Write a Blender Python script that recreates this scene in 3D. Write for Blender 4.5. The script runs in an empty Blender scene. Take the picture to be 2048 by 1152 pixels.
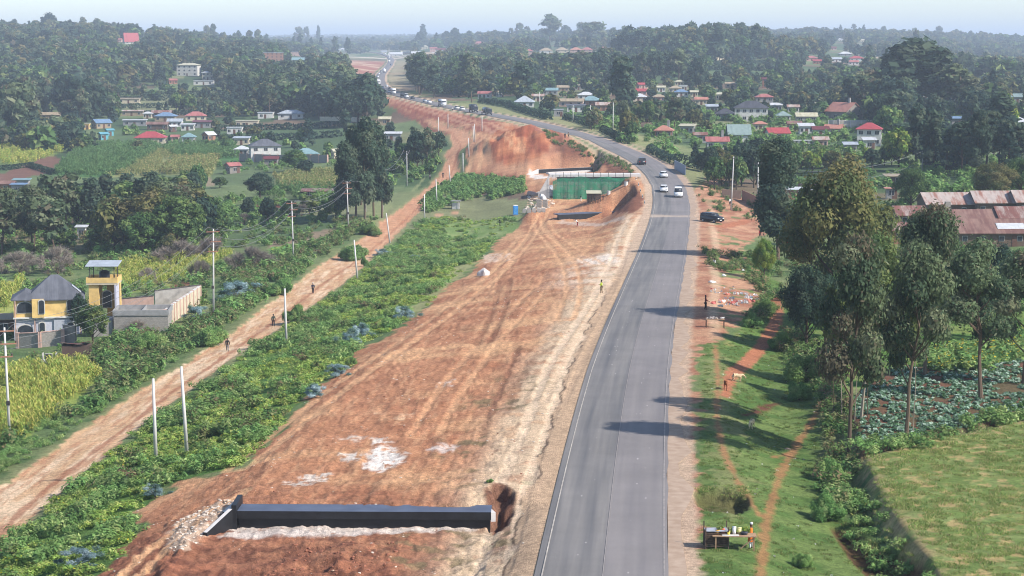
import bpy, bmesh, math, random
import numpy as np
from mathutils import Vector, Matrix
R = math.radians
sc = bpy.context.scene
col = sc.collection
rnd = random.Random(7)
# ---------------------------------------------------------------- camera, sky, sun, exposure
FX, PITCH, CH = 3982.2, 7.11, 30.0
cp, sp = math.cos(R(PITCH)), math.sin(R(PITCH))
cd = bpy.data.cameras.new('camera'); cam = bpy.data.objects.new('camera', cd); col.objects.link(cam)
cam.location = (0, 0, CH); cam.rotation_euler = (R(90-PITCH), 0, 0)
cd.sensor_width = 36; cd.lens = 70; cd.clip_start = 1; cd.clip_end = 80000
sc.camera = cam
SUN_EL, SUN_AZ = 39, 24          # azimuth: degrees behind the camera's right-hand side
world = bpy.data.worlds.new('World'); sc.world = world; world.use_nodes = True
wn = world.node_tree; bg = wn.nodes['Background']
sky = wn.nodes.new('ShaderNodeTexSky'); sky.sky_type = 'NISHITA'; sky.sun_disc = False
sky.sun_elevation = R(SUN_EL); sky.sun_rotation = R(90+SUN_AZ); sky.altitude = 1500
sky.dust_density = 2.0; sky.air_density = 1.0
tn = wn.nodes.new('ShaderNodeMix'); tn.data_type = 'RGBA'; tn.blend_type = 'MULTIPLY'; tn.inputs[0].default_value = 1; tn.inputs[7].default_value = (.92, .96, 1.0, 1)
wn.links.new(sky.outputs[0], tn.inputs[6]); wn.links.new(tn.outputs[2], bg.inputs[0]); bg.inputs[1].default_value = 0.148
sl = bpy.data.lights.new('sun', 'SUN'); sl.energy = 4.8; sl.angle = R(.55); sl.color = (1, .955, .89)
sun = bpy.data.objects.new('sun', sl); col.objects.link(sun)
sv = Vector((math.cos(R(SUN_EL))*math.cos(R(SUN_AZ)), -math.cos(R(SUN_EL))*math.sin(R(SUN_AZ)), math.sin(R(SUN_EL))))
sun.rotation_euler = sv.to_track_quat('Z', 'Y').to_euler(); sun.location = (60, -20, 120)
sc.view_settings.view_transform = 'Standard'; sc.view_settings.look = 'None'
sc.view_settings.exposure = 0.58; sc.view_settings.gamma = 1.0
sc.render.engine = 'CYCLES'; sc.cycles.use_denoising = True; sc.cycles.filter_width = 1.0
sc.cycles.max_bounces = 5; sc.cycles.diffuse_bounces = 3; sc.cycles.glossy_bounces = 2
sc.cycles.transmission_bounces = 2; sc.cycles.transparent_max_bounces = 4; sc.cycles.volume_bounces = 0
HAZE_DENSITY = 0.000165

# ---------------------------------------------------------------- helpers: tagging, materials, meshes
def tag(o, label=None, cat=None, group=None, kind=None):
    if label: o['label'] = label
    if cat: o['category'] = cat; o['kind'] = 'thing'
    if group: o['group'] = group
    if kind: o['kind'] = kind
    return o
def link(o, parent=None):
    col.objects.link(o)
    if parent is not None: o.parent = parent
    return o
def empty(name, loc, rz=0, label=None, cat=None, group=None):
    o = bpy.data.objects.new(name, None); col.objects.link(o)
    o.empty_display_size = .2
    o.location = loc; o.rotation_euler = (0, 0, rz)
    return tag(o, label, cat, group)
def copy_tree(o, parent=None):
    c = o.copy(); col.objects.link(c); c.parent = parent
    for ch in o.children: copy_tree(ch, c)
    return c
def srgb(r, g, b, k=1.0):
    f = lambda v: (v/255/12.92 if v/255 <= .04045 else ((v/255+.055)/1.055)**2.4)*k
    return (f(r), f(g), f(b))
MATS = {}
def mat(name, c, rough=.85, var=.18, scale=3.0, bump=.0, bscale=20.0, metal=0.0, c2=None, spec=.3):
    """plain surface with mottled colour: c is linear rgb, c2 a second tone mixed in by noise"""
    if name in MATS: return MATS[name]
    m = bpy.data.materials.new(name); m.use_nodes = True; MATS[name] = m
    n, l = m.node_tree.nodes, m.node_tree.links; b = n['Principled BSDF']
    b.inputs['Roughness'].default_value = rough; b.inputs['Metallic'].default_value = metal
    b.inputs['Specular IOR Level'].default_value = spec
    tc = n.new('ShaderNodeTexCoord')
    nt = n.new('ShaderNodeTexNoise'); nt.inputs['Scale'].default_value = scale; nt.inputs['Detail'].default_value = 5
    l.new(tc.outputs['Object'], nt.inputs['Vector'])
    cr = n.new('ShaderNodeValToRGB'); cr.color_ramp.elements[0].position = .32; cr.color_ramp.elements[1].position = .68
    d = c2 if c2 else tuple(v*(1-var*1.6) for v in c); e = c if c2 else tuple(min(1, v*(1+var)) for v in c)
    cr.color_ramp.elements[0].color = (*d, 1); cr.color_ramp.elements[1].color = (*e, 1)
    l.new(nt.outputs['Fac'], cr.inputs['Fac']); l.new(cr.outputs[0], b.inputs['Base Color'])
    if bump:
        n2 = n.new('ShaderNodeTexNoise'); n2.inputs['Scale'].default_value = bscale; n2.inputs['Detail'].default_value = 4
        l.new(tc.outputs['Object'], n2.inputs['Vector'])
        bp = n.new('ShaderNodeBump'); bp.inputs['Strength'].default_value = bump; bp.inputs['Distance'].default_value = .05
        l.new(n2.outputs['Fac'], bp.inputs['Height']); l.new(bp.outputs[0], b.inputs['Normal'])
    return m
def sheet_mat(name, c, rust=None, amount=.5, pitch=.35, rough=.5):
    """corrugated metal sheet; rust is the second colour in streaks running down the slope"""
    if name in MATS: return MATS[name]
    m = bpy.data.materials.new(name); m.use_nodes = True; MATS[name] = m
    n, l = m.node_tree.nodes, m.node_tree.links; b = n['Principled BSDF']
    b.inputs['Roughness'].default_value = rough; b.inputs['Specular IOR Level'].default_value = .35
    tc = n.new('ShaderNodeTexCoord'); mp = n.new('ShaderNodeMapping'); mp.inputs['Scale'].default_value = (1.1, .16, .16)
    l.new(tc.outputs['Object'], mp.inputs[0])
    nt = n.new('ShaderNodeTexNoise'); nt.inputs['Scale'].default_value = 1.0; nt.inputs['Detail'].default_value = 7
    nt.inputs['Roughness'].default_value = .65; l.new(mp.outputs[0], nt.inputs['Vector'])
    cr = n.new('ShaderNodeValToRGB'); e = cr.color_ramp.elements
    lo = 1-amount; e[0].position = max(.05, lo-.08); e[1].position = min(.95, lo+.08)
    r2 = rust if rust else tuple(v*.72 for v in c)
    e[0].color = (*c, 1); e[1].color = (*r2, 1); l.new(nt.outputs['Fac'], cr.inputs[0])
    n3 = n.new('ShaderNodeTexNoise'); n3.inputs['Scale'].default_value = .9; l.new(tc.outputs['Object'], n3.inputs['Vector'])
    mx = n.new('ShaderNodeMix'); mx.data_type = 'RGBA'; mx.blend_type = 'MULTIPLY'; mx.inputs[0].default_value = .45
    l.new(cr.outputs[0], mx.inputs[6]); l.new(n3.outputs['Fac'], mx.inputs[7])
    l.new(mx.outputs[2], b.inputs['Base Color'])
    wv = n.new('ShaderNodeTexWave'); wv.bands_direction = 'X'; wv.inputs['Scale'].default_value = 1/pitch
    l.new(tc.outputs['Object'], wv.inputs['Vector'])
    bp = n.new('ShaderNodeBump'); bp.inputs['Strength'].default_value = .6; bp.inputs['Distance'].default_value = .04
    l.new(wv.outputs['Fac'], bp.inputs['Height']); l.new(bp.outputs[0], b.inputs['Normal'])
    return m
def block_mat(name, c, mortar, scale=2.4):
    if name in MATS: return MATS[name]
    m = bpy.data.materials.new(name); m.use_nodes = True; MATS[name] = m
    n, l = m.node_tree.nodes, m.node_tree.links; b = n['Principled BSDF']; b.inputs['Roughness'].default_value = .9
    tc = n.new('ShaderNodeTexCoord'); mp = n.new('ShaderNodeMapping'); mp.inputs['Rotation'].default_value = (R(90), 0, 0)
    l.new(tc.outputs['Object'], mp.inputs[0])
    bk = n.new('ShaderNodeTexBrick'); bk.inputs['Scale'].default_value = scale
    bk.inputs['Color1'].default_value = (*c, 1); bk.inputs['Color2'].default_value = (*[v*.72 for v in c], 1)
    bk.inputs['Mortar'].default_value = (*mortar, 1); bk.inputs['Mortar Size'].default_value = .03
    l.new(mp.outputs[0], bk.inputs['Vector']); l.new(bk.outputs[0], b.inputs['Base Color'])
    return m
def attr_mat(name, rough=.9, tint=.25, trans=0.0, spec=.15, fine=0.0, fscale=2.0, bump=0.0):
    """takes its colour from the mesh's own 'Col' attribute, varied a little from object to object"""
    if name in MATS: return MATS[name]
    m = bpy.data.materials.new(name); m.use_nodes = True; MATS[name] = m
    n, l = m.node_tree.nodes, m.node_tree.links; b = n['Principled BSDF']
    b.inputs['Roughness'].default_value = rough; b.inputs['Specular IOR Level'].default_value = spec
    at = n.new('ShaderNodeAttribute'); at.attribute_name = 'Col'
    oi = n.new('ShaderNodeObjectInfo')
    mr = n.new('ShaderNodeMapRange'); mr.inputs[3].default_value = 1-tint; mr.inputs[4].default_value = 1+tint
    l.new(oi.outputs['Random'], mr.inputs[0])
    hs = n.new('ShaderNodeHueSaturation'); l.new(at.outputs['Color'], hs.inputs['Color']); l.new(mr.outputs[0], hs.inputs['Value'])
    m2 = n.new('ShaderNodeMath'); m2.operation = 'MULTIPLY'; m2.inputs[1].default_value = 7.31; l.new(oi.outputs['Random'], m2.inputs[0])
    m3 = n.new('ShaderNodeMath'); m3.operation = 'FRACT'; l.new(m2.outputs[0], m3.inputs[0])
    mh = n.new('ShaderNodeMapRange'); mh.inputs[3].default_value = .5-tint*.07; mh.inputs[4].default_value = .5+tint*.07
    l.new(m3.outputs[0], mh.inputs[0]); l.new(mh.outputs[0], hs.inputs['Hue'])
    l.new(hs.outputs[0], b.inputs['Base Color'])
    if trans:
        tr = n.new('ShaderNodeBsdfTranslucent'); l.new(hs.outputs[0], tr.inputs['Color'])
        ms = n.new('ShaderNodeMixShader'); ms.inputs[0].default_value = trans
        l.new(b.outputs[0], ms.inputs[1]); l.new(tr.outputs[0], ms.inputs[2]); l.new(ms.outputs[0], n['Material Output'].inputs[0])
    return m

class MB:
    """collects verts, faces, per-face material index and per-face colour into ONE mesh"""
    def __init__(s): s.v = []; s.f = []; s.m = []; s.c = []
    def add(s, vs, fs, mi=0, c=None):
        o = len(s.v); s.v += [tuple(v) for v in vs]
        for f in fs: s.f.append(tuple(i+o for i in f)); s.m.append(mi); s.c.append(c)
        return s
    def box(s, cx, cy, cz, sx, sy, sz, mi=0, rz=0, c=None, taper=1.0):
        hx, hy, hz = sx/2, sy/2, sz/2; ca, sa = math.cos(rz), math.sin(rz); vs = []
        for dz in (-1, 1):
            t = taper if dz > 0 else 1
            for dx, dy in ((-1, -1), (1, -1), (1, 1), (-1, 1)):
                x, y = dx*hx*t, dy*hy*t; vs.append((cx+x*ca-y*sa, cy+x*sa+y*ca, cz+dz*hz))
        return s.add(vs, [(3, 2, 1, 0), (4, 5, 6, 7), (0, 1, 5, 4), (1, 2, 6, 5), (2, 3, 7, 6), (3, 0, 4, 7)], mi, c)
    def tube(s, pts, rad, n=6, mi=0, c=None, cap=True):
        pts = [Vector(p) for p in pts]; rad = rad if isinstance(rad, (list, tuple)) else [rad]*len(pts)
        vs = []; fs = []
        for i, p in enumerate(pts):
            d = (pts[min(i+1, len(pts)-1)]-pts[max(i-1, 0)])
            d = d.normalized() if d.length > 1e-9 else Vector((0, 0, 1))
            a = d.cross(Vector((0, 1, 0)) if abs(d.y) < .9 else Vector((1, 0, 0))).normalized(); b = d.cross(a)
            for k in range(n):
                t = 2*math.pi*k/n; vs.append(p+(a*math.cos(t)+b*math.sin(t))*rad[i])
        for i in range(len(pts)-1):
            for k in range(n):
                k2 = (k+1) % n; fs.append((i*n+k, i*n+k2, (i+1)*n+k2, (i+1)*n+k))
        if cap: fs.append(tuple(reversed(range(n)))); fs.append(tuple((len(pts)-1)*n+k for k in range(n)))
        return s.add(vs, fs, mi, c)
    def prism(s, prof, y0, y1, mi=0, c=None):
        """profile in x,z extruded along y"""
        n = len(prof); vs = [(x, y0, z) for x, z in prof]+[(x, y1, z) for x, z in prof]
        fs = [tuple(range(n)), tuple(reversed(range(n, 2*n)))]+[(i+n, (i+1) % n+n, (i+1) % n, i) for i in range(n)]
        return s.add(vs, fs, mi, c)
    def build(s, name, m, parent=None, smooth=False, loc=None):
        o = bpy.data.objects.new(name, s.mesh(name, m, smooth)); link(o, parent)
        if loc is not None: o.location = loc
        return o
    def mesh(s, name, m, smooth=False):
        me = bpy.data.meshes.new(name); me.from_pydata(s.v, [], s.f)
        for x in (m if isinstance(m, (list, tuple)) else [m]): me.materials.append(x)
        me.polygons.foreach_set('material_index', s.m)
        if smooth: me.polygons.foreach_set('use_smooth', [True]*len(s.f))
        if any(c is not None for c in s.c):
            a = me.attributes.new('Col', 'FLOAT_COLOR', 'FACE')
            a.data.foreach_set('color', np.array([(*(c or (.1, .1, .1)), 1) for c in s.c], dtype=np.float32).ravel())
        me.validate(); me.update(); return me
def quads_mesh(name, P, C, m):
    """P: (n,4,3) quad corners, C: (n,3) colours -> mesh"""
    n = len(P); me = bpy.data.meshes.new(name)
    me.vertices.add(n*4); me.vertices.foreach_set('co', np.ascontiguousarray(P, dtype=np.float32).ravel())
    me.loops.add(n*4); me.loops.foreach_set('vertex_index', np.arange(n*4, dtype=np.int32))
    me.polygons.add(n); me.polygons.foreach_set('loop_start', np.arange(0, n*4, 4, dtype=np.int32))
    me.polygons.foreach_set('loop_total', np.full(n, 4, dtype=np.int32))
    a = me.attributes.new('Col', 'FLOAT_COLOR', 'FACE')
    a.data.foreach_set('color', np.concatenate([C, np.ones((n, 1))], 1).astype(np.float32).ravel())
    me.materials.append(m); me.update(); return me

# ---------------------------------------------------------------- noise and polygons (numpy)
_NT = np.random.RandomState(12345).rand(1 << 16)
def _h(ix, iy, s):
    return _NT[(ix.astype(np.int32)*7919+iy.astype(np.int32)*31337+s*104729) & 0xffff]
def vnoise(x, y, s=0):
    x = np.asarray(x, float); y = np.asarray(y, float)
    ix = np.floor(x); iy = np.floor(y); fx = x-ix; fy = y-iy
    fx = fx*fx*(3-2*fx); fy = fy*fy*(3-2*fy)
    i = ix.astype(np.int32)*7919+iy.astype(np.int32)*31337+s*104729
    a = _NT[i & 0xffff]; b = _NT[(i+7919) & 0xffff]; c = _NT[(i+31337) & 0xffff]; d = _NT[(i+39256) & 0xffff]
    return (a+(b-a)*fx)*(1-fy)+(c+(d-c)*fx)*fy
def fbm(x, y, s=0, o=4, g=.5):
    t = 0; a = 1; n = 0
    for i in range(o):
        t = t+a*vnoise(x*2**i+i*17.3, y*2**i-i*9.1, s+i); n += a; a *= g
    return t/n
def sst(a, b, x):
    t = np.clip((x-a)/(b-a), 0, 1); return t*t*(3-2*t)
def sdist(P, x, y):
    """signed distance to polygon P, negative inside"""
    P = np.asarray(P, float); n = len(P); x = np.asarray(x, float); y = np.asarray(y, float)
    d = np.full(x.shape, 1e18); ins = np.zeros(x.shape, bool)
    for i in range(n):
        ax, ay = P[i]; bx, by = P[(i+1) % n]; ex, ey = bx-ax, by-ay
        t = np.clip(((x-ax)*ex+(y-ay)*ey)/(ex*ex+ey*ey+1e-12), 0, 1)
        d = np.minimum(d, (x-ax-t*ex)**2+(y-ay-t*ey)**2)
        c = ((ay > y) != (by > y)) & (x < (bx-ax)*(y-ay)/((by-ay) if by != ay else 1e-12)+ax); ins ^= c
    d = np.sqrt(d); return np.where(ins, -d, d)
def ldist(L, x, y):
    """distance to polyline and position (0..len) along it"""
    L = np.asarray(L, float); x = np.asarray(x, float); y = np.asarray(y, float)
    d = np.full(x.shape, 1e18); s = np.zeros(x.shape); acc = 0; side = np.zeros(x.shape)
    for i in range(len(L)-1):
        ax, ay = L[i]; bx, by = L[i+1]; ex, ey = bx-ax, by-ay; le = math.hypot(ex, ey)
        t = np.clip(((x-ax)*ex+(y-ay)*ey)/(le*le+1e-12), 0, 1); q = (x-ax-t*ex)**2+(y-ay-t*ey)**2
        k = q < d; d = np.where(k, q, d); s = np.where(k, acc+t*le, s)
        side = np.where(k, np.sign((x-ax)*ey-(y-ay)*ex), side); acc += le
    return np.sqrt(d), s, side

# ---------------------------------------------------------------- terrain
def flat(px, py, z=0.0):
    """where the sight line through photo point (px,py) meets height z"""
    v = (576-py)/FX; t = (z-CH)/(-sp+v*cp); return ((px-1024)/FX*t, (cp+v*sp)*t)
def z_of(py, Y):
    v = (576-py)/FX; return CH+Y*(v*cp-sp)/(cp+v*sp)
def depth(Y, z): return Y*cp+(CH-z)*sp
def YO(y):
    """plan distance squeezed to the scale the relief table is written in"""
    y = np.maximum(np.asarray(y, float), 1); t = np.tan(R(PITCH)-np.arctan(CH/y))*FX/1365.33
    return 29/np.tan(np.clip(R(20)-np.arctan(t), 1e-4, 1.5))
# main road centre line: (row, left edge, right edge)
_rows = [(1500, 1010, 1322), (1300, 1052, 1323), (1152, 1088, 1325), (1000, 1118, 1323), (848, 1153, 1327), (740, 1185, 1330), (650, 1219, 1342), (560, 1260, 1357),
         (490, 1289, 1369), (430, 1309, 1375), (397, 1313, 1375), (360, 1303, 1361), (330, 1276, 1328), (310, 1243, 1292), (290, 1190, 1242), (270, 1134, 1182),
         (257, 1089, 1137), (245, 1040, 1085), (237, 1000, 1045)]
def road_dip(y): return np.interp(y, [180, 255, 305, 365, 410, 460, 505, 545, 590, 660], [0, -1.4, -2.7, -3.7, -3.7, -3.0, -2.4, -1.6, -.5, 0])
ROADL = []
for y, a, b in _rows:
    z_ = 0
    for _ in range(4): z_ = float(road_dip(flat(a, y, z_)[1]))
    p, q = flat(a, y, z_), flat(b, y, z_); ROADL.append(((p[0]+q[0])/2, (p[1]+q[1])/2))
_far = [(974, 228), (932, 221), (887, 212), (832, 199), (795, 190), (774, 181), (762, 170), (759, 160), (762, 150), (770, 141), (779, 132), (784, 124), (778, 118), (760, 112.5), (735, 109.5), (700, 107)]
ROADL += [flat(a, y) for a, y in _far]
ROADL.insert(0, (ROADL[0][0]-8, -60))
def smooth_line(L, step=3.0, it=6):
    L = np.array(L, float); s = np.concatenate([[0], np.cumsum(np.hypot(*np.diff(L, axis=0).T))])
    t = np.arange(0, s[-1], step); P = np.stack([np.interp(t, s, L[:, 0]), np.interp(t, s, L[:, 1])], 1)
    for _ in range(it): P[1:-1] = P[1:-1]*.5+(P[:-2]+P[2:])*.25
    return P
ROAD = smooth_line(ROADL, 4.0, 30)
_k = [0]
while _k[-1] < len(ROAD)-1: _k.append(min(len(ROAD)-1, _k[-1]+(4 if 350 < ROAD[_k[-1]][1] < 800 else 9)))
ROADC = ROAD[_k]
# far relief: height above the road at the camera end, rows = distance, columns = photo column
_D = np.array([200, 260, 330, 420, 500, 600, 700, 850, 1000, 1400, 2000, 3000, 4500, 7000])
_C = np.array([-1200, -500, 0, 250, 450, 600, 700, 780, 850, 940, 1060, 1200, 1400, 1650, 1850, 2050, 2600, 3400])
_Z = np.array([
    [-13, -13, -13, -13, -13, -12, -11, -9, -6, -4, 0, 0, -1, -2, -2, -2, -3, -3],
    [-13, -13, -13, -13, -13, -11, -9, -7, -4, -2, 0, 0, -1, -1, 0, -1, -3, -3],
    [-11, -11, -11, -11, -10, -8, -6, -4, -2, 0, 1, 0, 0, 0, 2, 0, -3, -4],
    [-3, -3, -6, -6, -6, -4, -3, 0, 0, 0, 1, 1, 4, 2, 3, 0, -4, -6],
    [5, 5, 0, 0, 0, 0, 0, 0, 0, 1, 2, 4, 11, 6, 3, -2, -6, -8],
    [16, 16, 12, 10, 6, 5, 2, 0, 1, 3, 5, 8, 17, 11, 3, -4, -8, -10],
    [28, 27, 24, 22, 14, 7, 3, 0, 2, 5, 8, 11, 18, 14, 3, -6, -10, -12],
    [36, 35, 33, 31, 20, 8, 4, 0, 4, 7, 11, 15, 19, 16, 3, -9, -12, -12],
    [38, 37, 36, 33, 21, 9, 5, 1, 7, 12, 16, 19, 22, 22, 12, -2, -10, -12],
    [30, 32, 32, 26, 16, 10, 8, 8, 16, 24, 28, 30, 30, 32, 27, 16, -2, -4],
    [22, 24, 24, 20, 16, 16, 16, 18, 22, 26, 28, 30, 30, 32, 27, 18, 4, -2],
    [24, 24, 22, 22, 24, 26, 28, 30, 32, 31, 28, 30, 30, 28, 22, 12, 4, 4],
    [44, 40, 38, 36, 40, 44, 46, 48, 42, 36, 34, 30, 26, 22, 20, 16, 14, 12],
    [44, 40, 38, 36, 36, 38, 40, 40, 36, 34, 30, 26, 24, 20, 18, 14, 14, 12]], float)
_cg = np.linspace(-1200, 3400, 231); _lg = np.linspace(math.log(200), math.log(7000), 160)
_t = np.array([np.interp(_cg, _C, r) for r in _Z]); _t = np.array([np.interp(_lg, np.log(_D), _t[:, j]) for j in range(231)]).T
for _ in range(14):
    p = np.pad(_t, 1, mode='edge'); _t = (p[1:-1, 1:-1]*2+p[:-2, 1:-1]+p[2:, 1:-1]+p[1:-1, :-2]+p[1:-1, 2:])/6
def far_z(x, y):
    y = np.maximum(y, 1); c = 1024+x/(y*cp+CH*sp)*FX; y = YO(y)
    i = np.clip((c+1200)/20, 0, 229.999); j = np.clip((np.log(np.maximum(y, 1))-_lg[0])/(_lg[1]-_lg[0]), 0, 158.999)
    i0 = i.astype(int); j0 = j.astype(int); a = i-i0; b = j-j0
    return (_t[j0, i0]*(1-a)+_t[j0, i0+1]*a)*(1-b)+(_t[j0+1, i0]*(1-a)+_t[j0+1, i0+1]*a)*b
_pd = [-200, -100, -60, -26, -15, -7, 0, 7, 12, 25, 35, 45, 70, 95, 140, 260]
_pz = [-4, -3, -2, -1.5, -1.1, 0, 0, 0, -.5, -2.2, -4.2, -6.5, -9.5, -11.5, -13, -13]
_pz2 = [-4, -3, -2, -1.5, -1.1, 0, 0, 0, -.35, -.8, -3.4, -6.5, -9.5, -11.5, -13, -13]
def base_z(x, y):
    x = np.asarray(x, float); y = np.asarray(y, float)
    d, s, side = ldist(ROADC, x, y); dl = -d*side; yo = YO(y)
    wn_ = sst(45, 90, yo); near = np.interp(dl, _pd, _pz)*wn_+np.interp(dl, _pd, _pz2)*(1-wn_)
    # the valley the new underpass crosses, left of the bend
    near = near-3.2*np.exp(-((yo-150)/24)**2)*sst(7, 15, dl)*(1-sst(40, 75, dl))
    near = near+road_dip(y)*(1-sst(25, 80, d)*.7)
    w = sst(185, 300, yo); z = near*(1-w)+far_z(x, y)*w
    f = 1-sst(6.0, np.where(yo < 190, 10.0, 30.0), d)
    zr = far_z(x, y)*sst(600, 1000, yo)*.6+road_dip(y)
    z = z*(1-f)+zr*f
    und = (fbm(x/60, y/120, 3, 3)-.5)*sst(12, 60, d)*np.clip(yo/220, .35, 2.2)*1.3
    und += (fbm(x/300, y/800, 9, 3)-.5)*14*sst(350, 1400, yo)*(1-f)
    return z+und
# fan-shaped grid of samples that the ground mesh is made from
_in = np.linspace(-.285, .285, 760)
US = np.concatenate([np.linspace(-1.2, -.29, 60), _in, np.linspace(.29, 1.2, 60)])
_py = np.arange(1700, 150, -2.6)
YS = np.array([flat(1024, p)[1] for p in _py]); YS = np.concatenate([np.linspace(1, YS[0]-.4, 14), YS, np.geomspace(YS[-1]*1.01, 27000, 120)])
GX = US[None, :]*YS[:, None]; GX[:14] = US[None, :]*np.maximum(YS[:14, None], 60); GY = np.repeat(YS[:, None], len(US), 1)
GZ = base_z(GX, GY)
def zat(x, y):
    x = np.asarray(x, float); y = np.asarray(y, float); yy = np.clip(y, YS[14], YS[-2])
    i = np.clip(np.interp(x/yy, US, np.arange(len(US))), 0, len(US)-1.001); j = np.clip(np.interp(yy, YS, np.arange(len(YS))), 0, len(YS)-1.001)
    i0 = i.astype(int); j0 = j.astype(int); a = i-i0; b = j-j0
    return (GZ[j0, i0]*(1-a)+GZ[j0, i0+1]*a)*(1-b)+(GZ[j0+1, i0]*(1-a)+GZ[j0+1, i0+1]*a)*b
_TT = np.geomspace(55, 27000, 900)
def G(px, py):
    """ground point seen at photo point (px,py)"""
    v = (576-py)/FX; dx, dy, dz = (px-1024)/FX, cp+v*sp, -sp+v*cp
    h = CH+dz*_TT-zat(dx*_TT, dy*_TT); k = np.argmax(h < 0)
    if h[k] >= 0: k = len(_TT)-1
    a, b = h[k-1], h[k]; t = _TT[k-1]+(_TT[k]-_TT[k-1])*(a/(a-b) if a != b else 0)
    x, y = dx*t, dy*t; return Vector((x, y, float(zat(x, y))))
def at(px, Y, z=None):
    """ground point at photo column px and distance Y"""
    if z is None:
        z = 0
        for _ in range(3): x = (px-1024)/FX*depth(Y, z); z = float(zat(x, Y))
    return Vector(((px-1024)/FX*depth(Y, z), Y, z))
def pxm(p): return FX/depth(p[1], p[2])
def poly(pts): return np.array([G(a, b)[:2] for a, b in pts])
def line(pts, step=1.5, it=3): return smooth_line([tuple(G(a, b)[:2]) for a, b in pts], step, it)
# ---------------------------------------------------------------- outlines of the regions on the ground
K = .80
def pc(r, g, b): return np.array(srgb(r, g, b, K))
SITE = poly([(200, 1160), (215, 1330), (620, 1600), (1000, 1600), (1030, 1300), (1036, 1152), (1052, 1060), (1066, 985), (1090, 905), (1122, 820), (1166, 720), (1203, 640), (1243, 545), (1272, 480), (1296, 432), (1299, 400), (1286, 372), (1272, 343),
             (1238, 322), (1190, 300), (1120, 272), (1024, 249), (960, 236), (895, 221), (835, 206), (795, 196), (765, 188), (752, 192), (765, 204), (800, 225), (832, 243), (878, 262), (925, 272), (938, 290), (933, 318), (930, 345), (960, 358), (1047, 357),
             (1046, 385), (1080, 400), (1072, 424), (1046, 436), (1036, 458), (995, 478), (985, 505), (962, 522), (940, 548), (892, 572), (862, 610), (800, 655), (762, 680), (712, 706), (690, 742), (640, 768), (612, 800), (560, 868), (490, 935), (430, 950),
             (352, 962), (330, 985), (262, 1030), (290, 1060), (240, 1100)])
TRACK = poly([(-560, 1500), (-250, 1180), (0, 972), (65, 930), (130, 884), (195, 838), (262, 792), (315, 760), (365, 730), (420, 693), (470, 660), (520, 620), (562, 590), (600, 560), (640, 530), (680, 505), (720, 480), (756, 452), (762, 442), (790, 425), (820, 402),
              (850, 378), (878, 352), (893, 330), (888, 310), (905, 290), (898, 272), (870, 255), (850, 240), (870, 240), (915, 262), (945, 272), (936, 290), (922, 308), (915, 330), (920, 345), (905, 365), (870, 395), (832, 428), (802, 460), (765, 495), (725, 535), (690, 565), (640, 600),
              (590, 635), (535, 672), (480, 706), (428, 742), (380, 780), (318, 822), (260, 868), (205, 915), (150, 960), (60, 1040), (0, 1092), (-150, 1260), (-300, 1500)])
REDR = poly([(1378, 392), (1398, 372), (1420, 352), (1450, 340), (1440, 372), (1470, 392), (1500, 396), (1523, 425), (1528, 468), (1500, 485), (1480, 505), (1530, 556), (1535, 575), (1515, 620), (1480, 640), (1450, 668), (1412, 690), (1392, 722), (1386, 800), (1394, 900), (1396, 1000), (1386, 1152), (1392, 1500), (1340, 1500),
             (1360, 1152), (1362, 900), (1350, 740), (1358, 600), (1368, 520)])
GRVL = poly([(1100, 905), (1068, 985), (1045, 1060), (1030, 1152), (990, 1500), (1070, 1500), (1100, 1152), (1132, 1000), (1196, 740), (1270, 560), (1300, 490), (1320, 430), (1316, 390), (1298, 395), (1296, 440), (1270, 485), (1243, 560), (1206, 655), (1140, 790)])
GRS_R = poly([(1402, 690), (1395, 900), (1398, 1020), (1390, 1160), (1400, 1500), (2250, 1500), (1850, 1160), (1780, 1100), (1660, 1000), (1640, 880), (1640, 780), (1590, 700), (1560, 640), (1530, 600), (1490, 650), (1450, 680)])
FIELD = poly([(1722, 945), (1748, 1010), (1790, 1080), (1850, 1160), (2100, 1600), (3200, 1500), (2700, 900), (2300, 800), (2080, 858), (1960, 890), (1830, 915)])
CABB = poly([(1690, 830), (1720, 940), (1830, 912), (2000, 872), (2150, 850), (2300, 790), (2100, 735), (1960, 760), (1860, 755), (1770, 765)])
PATHS = [(line([(1548, 590), (1556, 620), (1550, 650), (1520, 690), (1490, 722), (1462, 748)], 3, 2), .7), (line([(1652, 790), (1628, 830), (1600, 865), (1578, 900), (1560, 940), (1545, 980), (1534, 1030), (1528, 1100), (1518, 1160), (1500, 1400)], 3, 3), .27),
         (line([(1430, 690), (1437, 760), (1432, 830), (1445, 900), (1470, 955), (1502, 1000), (1528, 1040)], 3, 3), .22), (line([(1575, 895), (1540, 905), (1500, 900)], 3, 2), .15), (line([(1462, 748), (1452, 775), (1450, 800)], 3, 2), .5),
         (line([(1380, 452), (1440, 455), (1500, 440)], 3, 2), 1.2)]
MIDPATH = line([(825, 430), (850, 433), (900, 428), (935, 420)], 3, 2)
PIT = poly([(1392, 982), (1420, 976), (1470, 980), (1492, 990), (1494, 1012), (1470, 1024), (1420, 1020), (1396, 1006)])
DITCH = poly([(1672, 1040), (1700, 1050), (1740, 1085), (1790, 1115), (1840, 1160), (1900, 1300), (1830, 1300), (1770, 1160), (1710, 1100)])
_tf = float(G(700, 1052).z)-.75
TRENCH = np.array([flat(a, b, _tf) for a, b in [(350, 1180), (380, 1120), (420, 1078), (470, 1046), (700, 1050), (978, 1054), (972, 1080), (955, 1130), (945, 1200), (930, 1500), (300, 1500)]])
GULLY = poly([(980, 985), (1000, 972), (1018, 985), (1014, 1010), (996, 1030), (988, 1012)])
KERBCUT = line([(1015, 830), (1040, 760), (1075, 710), (1112, 690)], 3, 2)
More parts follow.
